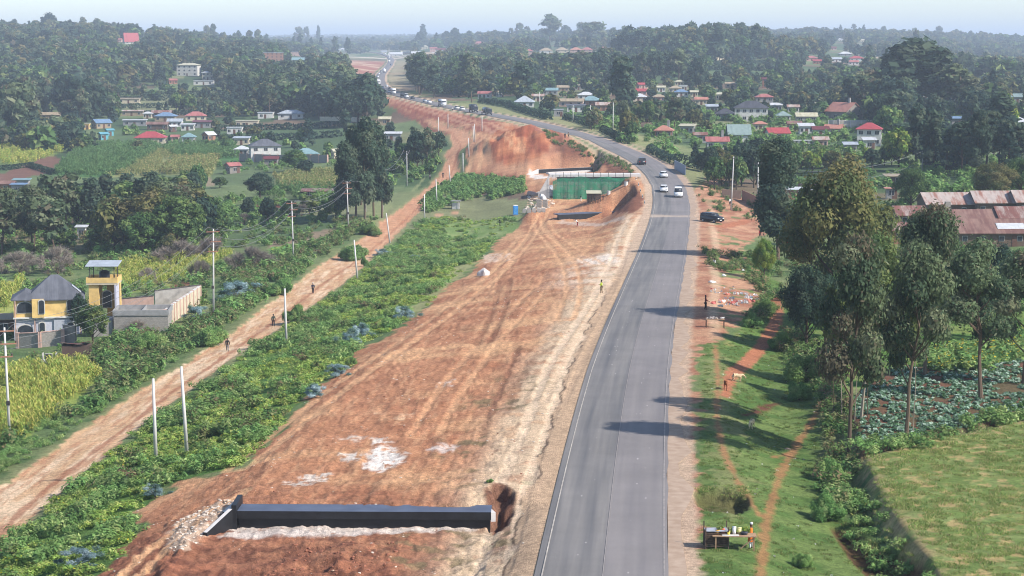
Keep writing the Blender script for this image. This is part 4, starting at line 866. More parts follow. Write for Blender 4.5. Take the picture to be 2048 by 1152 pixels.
crop('maize', 'green crop strip below the red roofed bungalow', [(108, 350), (150, 303), (170, 292), (300, 288), (328, 298), (252, 345), (210, 356)], .4, 5, MF['g'], 1.2)
crop('maize', 'dry maize strip between the green plots', [(215, 356), (325, 299), (358, 297), (300, 356)], .4, 6, MF['d'], .9)
crop('maize', 'square dry maize plot in the valley fields', [(310, 348), (350, 318), (442, 316), (418, 355)], .6, 7, MF['d'], 1.1)
crop('maize', 'tall green crop left of the white house', [(322, 303), (345, 290), (470, 292), (478, 318), (350, 315)], .45, 8, MF['g'], 1.2)
crop('maize', 'dry maize plot below the compound wall', [(548, 352), (680, 344), (680, 383), (560, 380)], .5, 9, MF['d'], 1.0)
crop('maize', 'dark green crop above the rusty striped shed', [(520, 395), (545, 372), (680, 378), (670, 398)], .4, 10, MF['g'], 1.0)
CB = [clump(70+i, 60, .13, L3((140, 164, 142), (112, 142, 114), (170, 188, 168), (90, 122, 84)), .34, .34, nb=4, aspect=.8) for i in range(4)]
p = sample(CABB, 7, 11, lambda x, y: fbm(x*.5, y*.5, 15, 3) > .36, .5); scatter('cabbages', 'grey green cabbages under the tall gum trees', p, .5+.4*r_.rand(len(p)), CB)
p = sample(poly([(1715, 925), (1830, 900), (1960, 862), (2120, 842), (2110, 800), (1990, 830), (1900, 862), (1800, 895), (1720, 900)]), 1.5, 12); scatter('shrubbery', 'thick leafy crop edging the mown field', p, 1.0+.5*r_.rand(len(p)), W2)
crop('vegetables', 'bright green vegetable rows beside the power line', [(540, 497), (640, 482), (632, 500), (548, 515)], 1.2, 13, W1, .6)
# grass
p = sample(FIELD, 5.0, 21, lambda x, y: (YO(y) < 75) & (x/y < .38) & (fbm(x*1.2, y*1.2, 25, 3) > .40), .2); scatter('grass', 'cut grass tufts on the mown field', p, .45+.6*r_.rand(len(p)), TFd)
p = sample(GRS_R, 4.5, 22, lambda x, y: (YO(y) < 75) & (x/y < .27) & (np.min([ldist(L, x, y)[0]-w for L, w in PATHS], axis=0) > .1) & (sdist(FIELD, x, y) > .4) & (fbm(x*.8, y*.8, 26, 3) > .42), .2); scatter('grass', 'short green grass between road and hedge', p, .25+.4*r_.rand(len(p)), TF)
p = sample(poly([(1392, 978), (1480, 972), (1500, 985), (1500, 1000), (1480, 1000), (1440, 994), (1396, 1002)]), 9, 23); scatter('grass', 'long dry grass hanging into the pit', p, .5+.5*r_.rand(len(p)), TFd)
p = sample(poly([(1640, 1010), (1680, 1060), (1740, 1130), (1780, 1200), (1900, 1200), (1860, 1150), (1780, 1050), (1720, 980), (1660, 960)]), 4.0, 24); scatter('shrubbery', 'rough bushes along the ditch and field bank', p, .5+.6*r_.rand(len(p)), W2+TFd)
HEDG = poly([(1640, 700), (1668, 720), (1700, 830), (1718, 930), (1712, 1010), (1660, 1010), (1650, 900), (1648, 800), (1600, 760), (1560, 700), (1580, 660)])
p = sample(HEDG, 1.5, 25); scatter('thicket', 'leafy thicket on the bank beside the red path', p, .55+.5*r_.rand(len(p)), W3+W2)
YH = poly([(1860, 745), (1860, 712), (1980, 690), (2048, 665), (2160, 640), (2160, 690), (2048, 712), (1960, 742)])
p = sample(YH, 1.3, 26); scatter('hedge', 'hedge dotted with yellow flowers beyond the cabbages', p, 1.0+.5*r_.rand(len(p)), YF)
RG = poly([(1560, 600), (1640, 740), (1780, 745), (1900, 700), (2160, 640), (2300, 560), (2050, 520), (1700, 560)])
p = sample(RG, .35, 27, lambda x, y: fbm(x*.2, y*.2, 29, 3) > .5); scatter('weeds', 'low green growth in the gardens right of the road', p, .4+.5*r_.rand(len(p)), W2)
p = sample(poly([(1400, 500), (1560, 520), (1570, 600), (1540, 650), (1490, 640), (1530, 590), (1480, 560), (1420, 545)]), .45, 28, lambda x, y: fbm(x*.3, y*.3, 30, 3) > .45); scatter('scrub', 'scrubby bushes around the rubbish heap', p, .5+.5*r_.rand(len(p)), W3)
p = sample(poly([(1400, 335), (1500, 380), (1510, 440), (1430, 440), (1395, 400)]), .3, 29, lambda x, y: fbm(x*.3, y*.3, 31, 3) > .5); scatter('scrub', 'scrub on the red ground by the parked car', p, .4+.4*r_.rand(len(p)), W3)
VG = poly([(1086, 262), (1150, 284), (1240, 320), (1268, 338), (1262, 348), (1225, 330), (1140, 296), (1090, 276)])
p = sample(VG, .8, 30, lambda x, y: fbm(x*.3, y*.3, 32, 3) > .42); scatter('scrub', 'rough verge plants along the inside of the bend', p, .35+.4*r_.rand(len(p)), W3)
# stones and rubble on the works
STN = [quads_mesh('stone', *(lambda r: ((lambda c: np.stack([c, c+np.array([.1, 0, .02]), c+np.array([.1, .1, .05]), c+np.array([0, .1, .03])], 1))(r.normal(size=(6, 3))*np.array([.05, .05, .02])), np.array(srgb(222, 204, 186, .75))*np.ones((6, 1))))(np.random.RandomState(1)), LEAF)]
def stone_mesh(seed, c):
    bm = bmesh.new(); bmesh.ops.create_icosphere(bm, subdivisions=1, radius=.5); r = random.Random(seed)
    for v in bm.verts: v.co = Vector((v.co.x*r.uniform(.7, 1.3), v.co.y*r.uniform(.6, 1.1), v.co.z*r.uniform(.4, .8)))
    me = bpy.data.meshes.new('stone'); bm.to_mesh(me); bm.free(); me.materials.append(mat('stone_%d' % (sum(c)), srgb(*c, .8), .9, .15, 6)); return me
ST1 = [stone_mesh(i, (224, 208, 190)) for i in range(3)]+[stone_mesh(5, (198, 168, 142))]; ST2 = [stone_mesh(8+i, (160, 104, 80)) for i in range(3)]
p = sample(poly([(335, 1105), (348, 1050), (400, 1018), (462, 996), (470, 1012), (415, 1070), (372, 1105)]), 16, 31, lambda x, y: fbm(x, y, 33, 2) > .35); scatter('rubble', 'pale broken stone banked against the wing wall', p, .12+.22*r_.rand(len(p)), ST1)
p = sample(SITE, 1.0, 32, lambda x, y: (YO(y) < 90) & (YO(y) > 25) & (fbm(x*.2, y*.2, 34, 3) > .50)); scatter('rubble', 'loose pale stones strewn over the red soil', p, .06+.20*r_.rand(len(p))**2.5, ST1+ST2[:1])
p = sample(SITE, 6.0, 33, lambda x, y: (YO(y) < 37.5) & (YO(y) > 24) & (fbm(x*.4, y*.4, 35, 3) > .42) & (sdist(TRENCH, x, y) < -5)); scatter('clods', 'dark lumps of turned red soil in the foreground', p, .08+.28*r_.rand(len(p))**2, ST2)
p = sample(poly([(1050, 420), (1060, 380), (1105, 380), (1108, 410), (1080, 428)]), 2.0, 34); scatter('rubble', 'heaped building rubble beside the green net', p, .3+.8*r_.rand(len(p)), ST1)
LIT = []
for i, c in enumerate(((232, 230, 228), (210, 206, 200), (160, 170, 180), (200, 120, 110))):
    r = np.random.RandomState(90+i); P, C_ = leafquads(r, [(0, 0, .12, .4, .4, .14, 1, 0)], 8, .2, L3(c), .8, .2); LIT.append(quads_mesh('litter', P, C_, LEAF))
p = sample(poly([(1420, 605), (1450, 585), (1500, 585), (1530, 590), (1510, 605), (1470, 615), (1430, 618)]), 2.2, 35, lambda x, y: fbm(x*.6, y*.6, 36, 2) > .4); scatter('litter', 'heap of white rubbish right of the road', p, .5+.7*r_.rand(len(p)), LIT)
p = sample(poly([(1415, 580), (1480, 570), (1480, 580), (1420, 590)]), 1.6, 36); scatter('litter', 'pale scraps above the rubbish heap', p, .3+.3*r_.rand(len(p)), LIT)
p = sample(GRS_R, .12, 37, lambda x, y: (YO(y) < 75) & (x/y < .17)); scatter('litter', 'small white scraps scattered over the grass', p, .12+.16*r_.rand(len(p)), LIT[:2])
# ---------------------------------------------------------------- houses
def rc(n):
    return {
    'red': lambda: sheet_mat('red_roof_sheet', srgb(200, 88, 90, .8), srgb(170, 80, 80, .8), .4), 'pink': lambda: sheet_mat('faded_red_roof', srgb(206, 132, 124, .8), srgb(180, 104, 98, .8), .45),
    'salmon': lambda: sheet_mat('salmon_roof', srgb(216, 150, 128, .8), srgb(196, 126, 106, .8), .4), 'maroon': lambda: sheet_mat('maroon_roof', srgb(132, 66, 66, .8), srgb(112, 58, 58, .8), .4),
    'rust': lambda: sheet_mat('rusty_roof_sheet', srgb(200, 182, 170, .8), srgb(150, 100, 86, .8), .56), 'rustred': lambda: sheet_mat('deep_rust_roof', srgb(170, 134, 118, .8), srgb(142, 102, 90, .8), .5),
    'rustpale': lambda: sheet_mat('pale_rust_roof', srgb(214, 196, 184, .8), srgb(180, 128, 108, .8), .45), 'silver': lambda: sheet_mat('silver_roof', srgb(202, 208, 214, .8), srgb(176, 184, 190, .8), .4),
    'white': lambda: sheet_mat('white_roof', srgb(234, 234, 234, .8), srgb(214, 212, 210, .8), .4), 'teal': lambda: sheet_mat('teal_roof', srgb(150, 182, 184, .8), srgb(132, 166, 170, .8), .4),
    'blue': lambda: sheet_mat('blue_roof', srgb(134, 162, 192, .8), srgb(116, 144, 176, .8), .4), 'turq': lambda: sheet_mat('turquoise_roof', srgb(120, 186, 200, .8), srgb(104, 166, 184, .8), .3),
    'cream': lambda: sheet_mat('cream_roof', srgb(224, 216, 184, .8), srgb(204, 192, 158, .8), .4), 'grey': lambda: sheet_mat('grey_tile_roof', srgb(122, 124, 132, .8), srgb(104, 106, 114, .8), .5, .3, .8),
    'dkgrey': lambda: sheet_mat('dark_tile_roof', srgb(96, 96, 104, .8), srgb(78, 80, 88, .8), .5, .3, .8), 'tan': lambda: sheet_mat('tan_roof', srgb(196, 176, 146, .8), srgb(172, 150, 122, .8), .4), 'green': lambda: sheet_mat('green_grey_roof', srgb(158, 178, 172, .8), srgb(140, 160, 156, .8), .4),
    }[n]()
def wc(n):
    c = {'white': (226, 222, 214), 'cream': (218, 204, 176), 'tan': (176, 156, 128), 'yellow': (242, 204, 130), 'brick': (176, 128, 104), 'stone': (150, 142, 134), 'grey': (164, 162, 160), 'blue': (104, 178, 190), 'pink': (214, 176, 160), 'dark': (104, 84, 74), 'red': (190, 60, 64), 'wood': (120, 100, 84)}[n]
    return mat(n+'_wall', srgb(*c, .8), .9, .08, 1.5, c2=srgb(*[v*.88 for v in c], .8))
GLASS = mat('window_glass', (.03, .035, .045), .25, .2, 2, spec=.5); FRAME = mat('window_frame', srgb(206, 200, 190, .8), .7, .05); DOOR = mat('door_paint', srgb(110, 80, 66, .8), .8, .15); STEEL = mat('dark_steel', srgb(70, 66, 66, .8), .6, .2)
CONC = mat('concrete', srgb(178, 172, 164, .8), .9, .1, 1.2, .3, 8, c2=srgb(150, 144, 136, .8)); BLK = block_mat('block_wall', srgb(168, 160, 150, .8), srgb(140, 134, 126, .8))
WINM = {}
def winmesh(w, h, two=True):
    k = (round(w, 1), round(h, 1))
    if k not in WINM:
        a = MB().box(0, 0, 0, w, .08, h).mesh('window', FRAME); b = MB(); n = 2 if w > 1 else 1
        for i in range(n): b.box((i-(n-1)/2)*w/n, -.02, 0, w/n-.12, .10, h-.16)
        WINM[k] = (a, b.mesh('pane', GLASS))
    return WINM[k]
def window(parent, x, y, z, w, h, rz=0, detail=True):
    a, b = winmesh(w, h); o = bpy.data.objects.new('window', a); link(o, parent); o.location = (x, y, z); o.rotation_euler = (0, 0, rz)
    if detail: q = bpy.data.objects.new('pane', b); link(q, o)
    else: o.data = b
    return o
def roof_mesh(kind, W, D, z, pitch, ov=.5, t=.14):
    mb = MB(); w, d = W/2+ov, D/2+ov
    if kind == 'gable':
        h = D/2*pitch; e = ov*pitch
        pr = [(-d, z-e), (0, z+h), (d, z-e), (d, z-e+t), (0, z+h+t), (-d, z-e+t)]; n = 6
        vs = [(-w, y, q) for y, q in pr]+[(w, y, q) for y, q in pr]
        mb.add(vs, [(0, 1, 4, 5), (1, 2, 3, 4), (11, 10, 7, 6), (10, 9, 8, 7)]+[(i, i+n, (i+1) % n+n, (i+1) % n) for i in range(n)])
    elif kind == 'hip':
        h = min(W, D)/2*pitch; e = ov*pitch; rl = max(0, (W-D)/2); rd = max(0, (D-W)/2)
        vs = [(-w, -d, z-e), (w, -d, z-e), (w, d, z-e), (-w, d, z-e), (-w, -d, z-e+t), (w, -d, z-e+t), (w, d, z-e+t), (-w, d, z-e+t), (-rl, -rd, z+h+t), (rl, rd, z+h+t)]
        mb.add(vs, [(3, 2, 1, 0), (0, 1, 5, 4), (1, 2, 6, 5), (2, 3, 7, 6), (3, 0, 4, 7), (4, 5, 9, 8), (5, 6, 9), (6, 7, 8, 9), (7, 4, 8)] if W >= D else [(3, 2, 1, 0), (0, 1, 5, 4), (1, 2, 6, 5), (2, 3, 7, 6), (3, 0, 4, 7), (4, 5, 8), (5, 6, 9, 8), (6, 7, 9), (7, 4, 8, 9)])
    elif kind == 'shed':
        h = D*pitch*.6; mb.add([(-w, -d, z), (w, -d, z), (w, d, z+h), (-w, d, z+h), (-w, -d, z+t), (w, -d, z+t), (w, d, z+h+t), (-w, d, z+h+t)], [(3, 2, 1, 0), (4, 5, 6, 7), (0, 1, 5, 4), (1, 2, 6, 5), (2, 3, 7, 6), (3, 0, 4, 7)])
    elif kind == 'flat':
        mb.box(0, 0, z+.15, W+.5, D+.5, .3)
    return mb
BOX = []   # photo boxes of buildings, so that trees keep clear of them
def wall_mesh(kind, W, D, hw, pitch):
    mb = MB(); w, d = W/2, D/2; dn = -2.0
    if kind == 'gable':
        h = D/2*pitch; pr = [(-d, dn), (d, dn), (d, hw), (0, hw+h-.02), (-d, hw)]; n = 5
        vs = [(-w, y, q) for y, q in pr]+[(w, y, q) for y, q in pr]; mb.add(vs, [tuple(reversed(range(n))), tuple(range(n, 2*n))]+[(i, (i+1) % n, (i+1) % n+n, i+n) for i in range(n)])
    elif kind == 'shed':
        h = D*pitch*.6; mb.add([(-w, -d, dn), (w, -d, dn), (w, d, dn), (-w, d, dn), (-w, -d, hw), (w, -d, hw), (w, d, hw+h-.02), (-w, d, hw+h-.02)], [(3, 2, 1, 0), (4, 5, 6, 7), (0, 1, 5, 4), (1, 2, 6, 5), (2, 3, 7, 6), (3, 0, 4, 7)])
    else: mb.box(0, 0, (hw+dn)/2, W, D, hw-dn)
    return mb
def house(px, py, wpx, label, roof='gable', rcol='silver', wcol='cream', st=1, rot=0, dr=.7, pitch=.45, hw=None, wins=3, name='house', cat='house', group=None, chim=False, door=True):
    p = G(px, py); s = pxm(p); W = wpx/s/(abs(math.cos(R(rot)))+abs(math.sin(R(rot)))*dr); D = W*dr; hw = hw or 2.7*st
    a = math.atan2(p.x, p.y); loc = p+Vector((math.sin(a), math.cos(a), 0))*D*.5; loc.z = float(zat(loc.x, loc.y))-.1
    root = empty(name, loc, R(rot), label, cat, group); far = s < 3.2
    wall_mesh(roof, W, D, hw, pitch).build('wall', wc(wcol), root); rf = roof_mesh(roof, W, D, hw, pitch, .5 if roof != 'flat' else .2).build('roof', rc(rcol), root)
    if chim: MB().box(W*.25, 0, hw+D*.25+.6, .7, .7, D*.25+1.6).build('chimney', wc('grey'), rf)
    for k in range(st):
        z = 1.45+2.7*k
        for i in range(wins):
            if k == 0 and i == wins//2 and wins > 1 and door: continue
            x = (i-(wins-1)/2)*W/wins; window(root, x, -D/2-.03, z, min(1.3, W/wins*.55), 1.2, 0, not far)
        if not far:
            for i in (-1, 1): window(root, W/2+.03, i*D*.22, z, min(1.2, D*.25), 1.2, R(90)); window(root, -W/2-.03, i*D*.22, z, min(1.2, D*.25), 1.2, R(-90))
    if door: MB().box(0 if wins > 1 else W*.3, -D/2-.02, 1.0, 1.0, .08, 2.0).build('door', DOOR, root)
    BOX.append((px-wpx*.55, px+wpx*.55, py-wpx*.45-hw*s*.6, py+3, p.y)); return root
H = house
# left slope
H(262, 88, 34, 'tall red pointed roof among trees on the left hilltop', 'gable', 'red', 'white', 1, 20, .8, 1.5)
H(287, 76, 12, 'small pale block right of the red hilltop roof', 'flat', 'white', 'white', 2, 0, .6, wins=2, door=False)
H(237, 84, 14, 'small pale hilltop house left of the red pointed roof', 'gable', 'pink', 'pink', 1, wins=2)
V1 = H(378, 152, 46, 'large white three storey house on the left slope', 'hip', 'cream', 'white', 3, -8, .6, .3, wins=4)
H(418, 160, 26, 'white terraced wing right of the three storey white house', 'hip', 'white', 'cream', 2, -8, .7, .3)
H(408, 170, 40, 'low white front block below the three storey white house', 'flat', 'white', 'white', 1, 0, .3)
H(345, 168, 20, 'small red gabled hut below the big white hillside house', 'gable', 'pink', 'brick', 1, 25)
H(258, 207, 44, 'long low pale building on the hedged terraces', 'shed', 'tan', 'cream', 1, 0, .25, .2)
H(103, 240, 38, 'brown roofed house half hidden in the far left trees', 'gable', 'tan', 'tan', 1, 0, .5)
H(203, 257, 40, 'tan gabled house with solar panels on its grey roof', 'gable', 'blue', 'tan', 1, 35, .8, .5)
H(170, 259, 20, 'bright orange yellow hut left of the solar panel house', 'flat', 'cream', 'yellow', 1, 0, .6, wins=1)
H(207, 280, 20, 'turquoise hut with blue roof, the nearer of the pair', 'gable', 'turq', 'blue', 1, 35, .8, .4, wins=2)
H(219, 272, 17, 'turquoise hut with blue roof, the farther of the pair', 'gable', 'turq', 'blue', 1, 35, .8, .4, wins=2)
H(302, 288, 62, 'wide bungalow with a bright red hipped roof', 'hip', 'red', 'cream', 1, 4, .7, .5, wins=4)
H(264, 232, 46, 'long narrow shed with pale roof behind the red bungalow', 'gable', 'rustpale', 'tan', 1, 0, .2, .3)
H(296, 237, 16, 'tiny white roofed hut left of the striped rusty roof', 'hip', 'white', 'cream', 1)
H(324, 236, 38, 'striped rusty and white roof behind the blue grey roof', 'gable', 'rust', 'dark', 1, 0, .5)
H(332, 243, 40, 'blue grey hipped roof in the left hamlet', 'hip', 'blue', 'tan', 1)
H(392, 242, 44, 'pinkish hipped roof house with a white gabled porch', 'hip', 'pink', 'cream', 1, 8, .7, .5)
H(351, 254, 28, 'white gabled house between rusty and maroon roofs', 'gable', 'silver', 'white', 1, 0, .8, .4)
H(316, 260, 40, 'dark walled shed with long rusty roof', 'gable', 'rustred', 'dark', 1, 0, .5, .4)
H(405, 256, 36, 'low shed with flat maroon roof in the left hamlet', 'shed', 'maroon', 'grey', 1, 0, .6, .2)
H(346, 264, 16, 'tiny hut with bright white roof in front of rusty shed', 'gable', 'white', 'dark', 1, 30)
H(376, 261, 26, 'low white sheeted shelter left of the hamlet hut', 'shed', 'white', 'white', 1, 0, .5, .2)
H(270, 252, 46, 'low white wall like shed above the red bungalow', 'shed', 'white', 'grey', 1, 0, .2, .2)
H(378, 286, 24, 'small cottage with pointed teal roof', 'hip', 'teal', 'white', 1, 0, .9, .6, wins=2)
H(418, 282, 26, 'brown hut with white arched roof beside a dark tree', 'gable', 'white', 'brick', 1, 50, .9, .6, wins=2)
H(351, 286, 14, 'small pink hut right of the red bungalow', 'gable', 'pink', 'pink', 1, 0, .9, wins=1)
H(495, 254, 44, 'long cream flat roofed building above the white house', 'flat', 'cream', 'cream', 1, 0, .5, wins=4)
H(470, 268, 30, 'low white outbuildings left of the two storey white house', 'flat', 'white', 'white', 1, 0, .6)
H(532, 237, 30, 'white box house with dark veranda by the hedges', 'flat', 'white', 'white', 1, 0, .8, wins=2)
H(583, 238, 50, 'silver hipped roof bungalow below the tall dark trees', 'hip', 'silver', 'white', 1, 0, .6, .4)
H(484, 290, 30, 'pale sheeted lean-to behind the two storey white house', 'shed', 'silver', 'cream', 1, 0, .7, .2)
WH = H(530, 322, 68, 'two storey white house with grey hipped roof', 'hip', 'grey', 'white', 2, 12, .8, .5, wins=3)
H(612, 322, 52, 'bungalow with teal hipped roof inside the compound wall', 'hip', 'teal', 'white', 1, 12, .8, .5)
H(484, 312, 26, 'grey annex with arched white roof beside the white house', 'hip', 'white', 'grey', 1, 0, .9)
H(466, 347, 30, 'small stone shed with red roof in the valley field', 'gable', 'pink', 'stone', 1, 35, .8, .5, wins=1)
H(543, 333, 26, 'tiny red roofed hut below the compound wall', 'gable', 'maroon', 'stone', 1, 0, .7, wins=1)
H(673, 317, 22, 'cream gabled hut right of the compound wall', 'gable', 'cream', 'cream', 1, 30, .8, wins=1)
H(635, 397, 58, 'long low shed with striped rusty roof near the gum clump', 'shed', 'rust', 'dark', 1, 0, .35, .3, hw=1.9, wins=2)
H(14, 385, 30, 'rusty roofed shed at the left edge above the gum row', 'gable', 'rustred', 'brick', 1, 0, .6, wins=1)
H(44, 378, 30, 'pale blue roofed shed, farther of two at the left edge', 'shed', 'teal', 'grey', 1, 0, .5, .2, wins=1)
H(38, 388, 26, 'pale blue roofed shed, nearer of two at the left edge', 'shed', 'blue', 'grey', 1, 0, .6, .2, wins=1)
H(164, 478, 16, 'small white hut glimpsed between the gum trunks', 'shed', 'white', 'white', 1, 0, .6, wins=1)
H(783, 282, 38, 'long white roofed shed behind the roadside poles', 'shed', 'white', 'grey', 1, 0, .35, .4, wins=2)
H(770, 250, 22, 'pale hut beside the small roadside trees', 'gable', 'cream', 'tan', 1, wins=1)
AP = H(545, 129, 46, 'unfinished four storey brick block with open windows', 'flat', 'silver', 'brick', 4, 6, .6, wins=5, hw=10.5, door=False, name='apartment_building', cat='building')
H(600, 125, 30, 'low teal roofed shop left of the cleared red slope', 'gable', 'teal', 'grey', 1)
H(590, 112, 26, 'two storey pinkish block beside the teal roofed shop', 'flat', 'silver', 'pink', 2, wins=4)
H(665, 118, 60, 'long brick boundary building above the cleared red slope', 'flat', 'cream', 'brick', 1, 0, .2, wins=6)
for i, (a, b, w, r1, w1, s1) in enumerate(((690, 101, 14, 'white', 'white', 1), (676, 102, 12, 'silver', 'cream', 1), (768, 106, 12, 'silver', 'white', 1), (792, 112, 26, 'white', 'white', 1), (812, 108, 20, 'cream', 'pink', 1), (834, 110, 22, 'white', 'cream', 1), (856, 112, 20, 'silver', 'white', 1), (868, 104, 16, 'pink', 'pink', 2), (881, 107, 20, 'maroon', 'white', 2), (848, 99, 14, 'cream', 'cream', 2))):
    H(a, b, w, '%s building, %s from the left in the roadside trading centre' % ({'white': 'white roofed', 'silver': 'silver roofed', 'cream': 'cream roofed', 'pink': 'pink roofed', 'maroon': 'maroon roofed'}[r1], ('second', 'leftmost', 'third', 'fourth', 'fifth', 'sixth', 'eighth', 'ninth', 'rightmost', 'seventh')[i]), 'gable', r1, w1, s1, 0, .7, wins=3, name='shop', cat='shop', group='shops of the far trading centre')
H(912, 66, 22, 'pale tall block on the central skyline', 'flat', 'white', 'grey', 4, 0, .5, wins=3, name='apartment_building', cat='building')
H(958, 90, 24, 'pinkish house behind the trees right of the trading centre', 'hip', 'pink', 'pink', 1); H(857, 113, 30, 'brownish house at the foot of the dark woods', 'hip', 'tan', 'brick', 1)
TH = ('leftmost', 'second', 'third', 'fourth', 'rightmost')
for i, a in enumerate((1058, 1092, 1124, 1152, 1174)):
    H(a, 111-i*.6, (16, 26, 26, 24, 22)[i], '%s pinkish hip roofed terrace house of the row by the field' % TH[i], 'hip', ('pink', 'tan', 'tan', 'salmon', 'pink')[i], ('pink', 'white', 'cream', 'pink', 'pink')[i], 2, 0, .8, .5, wins=2, group='pinkish terrace houses by the far field')
H(1208, 101, 20, 'pinkish house just left of the tall dark wood', 'hip', 'pink', 'cream', 1); H(1231, 101, 14, 'small reddish house touching the tall dark wood', 'hip', 'salmon', 'cream', 1)
# right of the bend
H(970, 197, 28, 'white cottage with faded red roof by the road hedge', 'gable', 'pink', 'white', 1, -10); H(1000, 194, 16, 'tiny pale hut right of the faded red cottage', 'gable', 'tan', 'white', 1, 30, wins=1)
H(1049, 215, 38, 'silver hipped roof house beside the curving road', 'hip', 'silver', 'white', 1, 0, .9, .6); H(1100, 190, 30, 'teal roofed house in front of the dark trees', 'gable', 'teal', 'grey', 1, 0, .6)
H(1126, 184, 22, 'brown roofed house behind the teal one', 'gable', 'tan', 'tan', 1); H(1157, 180, 18, 'small cream sheeted roof raised among trees', 'shed', 'cream', 'grey', 1, 0, .5, .2)
H(1143, 214, 50, 'long tan roofed house facing the road bend', 'gable', 'tan', 'pink', 1, -8, .4); H(1152, 224, 36, 'dark grey fronted shop with white walls by the bend', 'shed', 'grey', 'white', 1, 0, .5, .2)
H(1172, 200, 32, 'white hipped roof behind the pale blue roof', 'hip', 'white', 'white', 1); H(1182, 212, 42, 'pale blue roofed house with brick front', 'hip', 'teal', 'brick', 1, -8, .8, .5); H(1207, 222, 30, 'brown brick house right of the pale blue roof', 'gable', 'rustpale', 'brick', 1)
H(1117, 233, 18, 'small grey kiosk beside the curving road', 'flat', 'silver', 'grey', 1, 0, .8, wins=1); H(1284, 178, 22, 'small bright red roof behind the tall dark tree', 'gable', 'red', 'pink', 1, 20)
H(1280, 192, 26, 'faded red roof with pinkish walls mid right', 'gable', 'red', 'pink', 1); H(1276, 204, 34, 'white roofed house below the faded red roof', 'hip', 'white', 'cream', 1); H(1226, 192, 16, 'tan roof left of the tall dark tree', 'gable', 'tan', 'tan', 1)
H(1358, 172, 16, 'cream hut, uppermost in the mid right cluster', 'hip', 'cream', 'cream', 1); H(1366, 181, 16, 'white square house below the uppermost cream hut', 'flat', 'white', 'white', 1, wins=1); H(1350, 186, 24, 'tan roofed house behind the bright blue roof', 'hip', 'tan', 'cream', 1)
H(1362, 194, 26, 'house with a bright blue roof mid right', 'hip', 'blue', 'white', 1); H(1322, 184, 16, 'pale hut left of the bright blue roof', 'gable', 'cream', 'white', 1); H(1388, 194, 14, 'small cream roof right of the bright blue roof', 'gable', 'cream', 'cream', 1)
H(1464, 176, 26, 'long tan roof below the dark wood', 'gable', 'tan', 'tan', 1, 0, .4); H(1440, 200, 18, 'cream shed right of the bright blue roof', 'shed', 'cream', 'cream', 1); H(1530, 176, 12, 'small brick red tower like hut', 'gable', 'maroon', 'brick', 2, wins=1)
H(1450, 240, 40, 'dark tiled wing left of the large grey house', 'hip', 'dkgrey', 'grey', 1, -10, .8, .6); BH = H(1502, 243, 70, 'large grey roofed house with white gables and verandas', 'hip', 'dkgrey', 'white', 2, -6, .7, .55, wins=5)
H(1528, 205, 34, 'pink flat roofed block behind the large grey house', 'hip', 'pink', 'grey', 1); H(1566, 244, 26, 'silver green roof right of the large grey house', 'hip', 'green', 'white', 1, 0, .9, .6); H(1552, 222, 22, 'white tarpaulin covered shed above the silver green roof', 'gable', 'white', 'grey', 1)
H(1612, 246, 40, 'low house with mustard cream roof', 'gable', 'cream', 'grey', 1, 0, .6, .5); H(1477, 284, 42, 'steep silver green roofed cottage behind the hedge', 'gable', 'green', 'white', 1, 0, .9, .9, wins=2)
H(1375, 268, 32, 'cream flat sheet roof near the red brown hip roof', 'shed', 'cream', 'grey', 1, -15, .7, .3); H(1328, 276, 38, 'red brown hipped house behind the roadside hedge', 'hip', 'salmon', 'brick', 1, -10, .8, .6, chim=True)
H(1434, 300, 42, 'pinkish red roofed house with chimney behind dark trees', 'gable', 'pink', 'white', 1, 0, .7, .5, chim=True); H(1554, 282, 46, 'red gabled house right of the silver green cottage', 'gable', 'red', 'white', 1, 10, .8, .55)
BR = H(1688, 240, 74, 'tall barn with salmon roof and grey gable wall', 'gable', 'salmon', 'stone', 1, -50, .95, .65, hw=3.4, chim=True, wins=1, name='barn', cat='barn')
H(1612, 268, 28, 'cluttered white roofed hut left of the maroon roof', 'shed', 'white', 'white', 1); H(1640, 274, 30, 'maroon roofed house behind the salmon one', 'gable', 'maroon', 'white', 1); H(1668, 272, 40, 'salmon and cream gabled house in front of the greenhouse', 'gable', 'salmon', 'cream', 1, -20, .8, .5, chim=True)
H(1738, 292, 54, 'two storey white house with bright red hipped roof', 'hip', 'red', 'white', 2, -12, .8, .55, wins=3); H(1612, 292, 50, 'white railed low building left of a dark green tree', 'flat', 'white', 'white', 1, 0, .2, wins=5, hw=1.6, door=False)
H(1738, 298, 22, 'white porch block in front of the two storey red roof', 'shed', 'white', 'white', 1, wins=1)
for a, b, w, r1, w1, lb in ((1690, 112, 24, 'white', 'grey', 'long white roof in the hazy right distance'), (1712, 122, 28, 'red', 'white', 'bright red roof in the hazy right distance'), (1622, 122, 24, 'pink', 'pink', 'pinkish roof cluster left of the hazy red roof'), (1634, 128, 16, 'red', 'brick', 'small reddish hut nearer than the pinkish hazy roofs'),
    (1672, 124, 20, 'silver', 'white', 'silver roof between the hazy pink and red roofs'), (1706, 130, 20, 'pink', 'white', 'small pink roof just below the hazy red roof'), (1664, 100, 16, 'maroon', 'pink', 'brownish hazy house above the silver roof'), (1724, 84, 14, 'cream', 'cream', 'cream house on the hazy right ridge'), (1680, 82, 12, 'white', 'white', 'tiny white house on the hazy right ridge'), (1760, 122, 18, 'tan', 'grey', 'greyish house at the right end of the hazy hamlet')):
    H(a, b, w, lb, 'hip' if w > 20 else 'gable', r1, w1, 1)
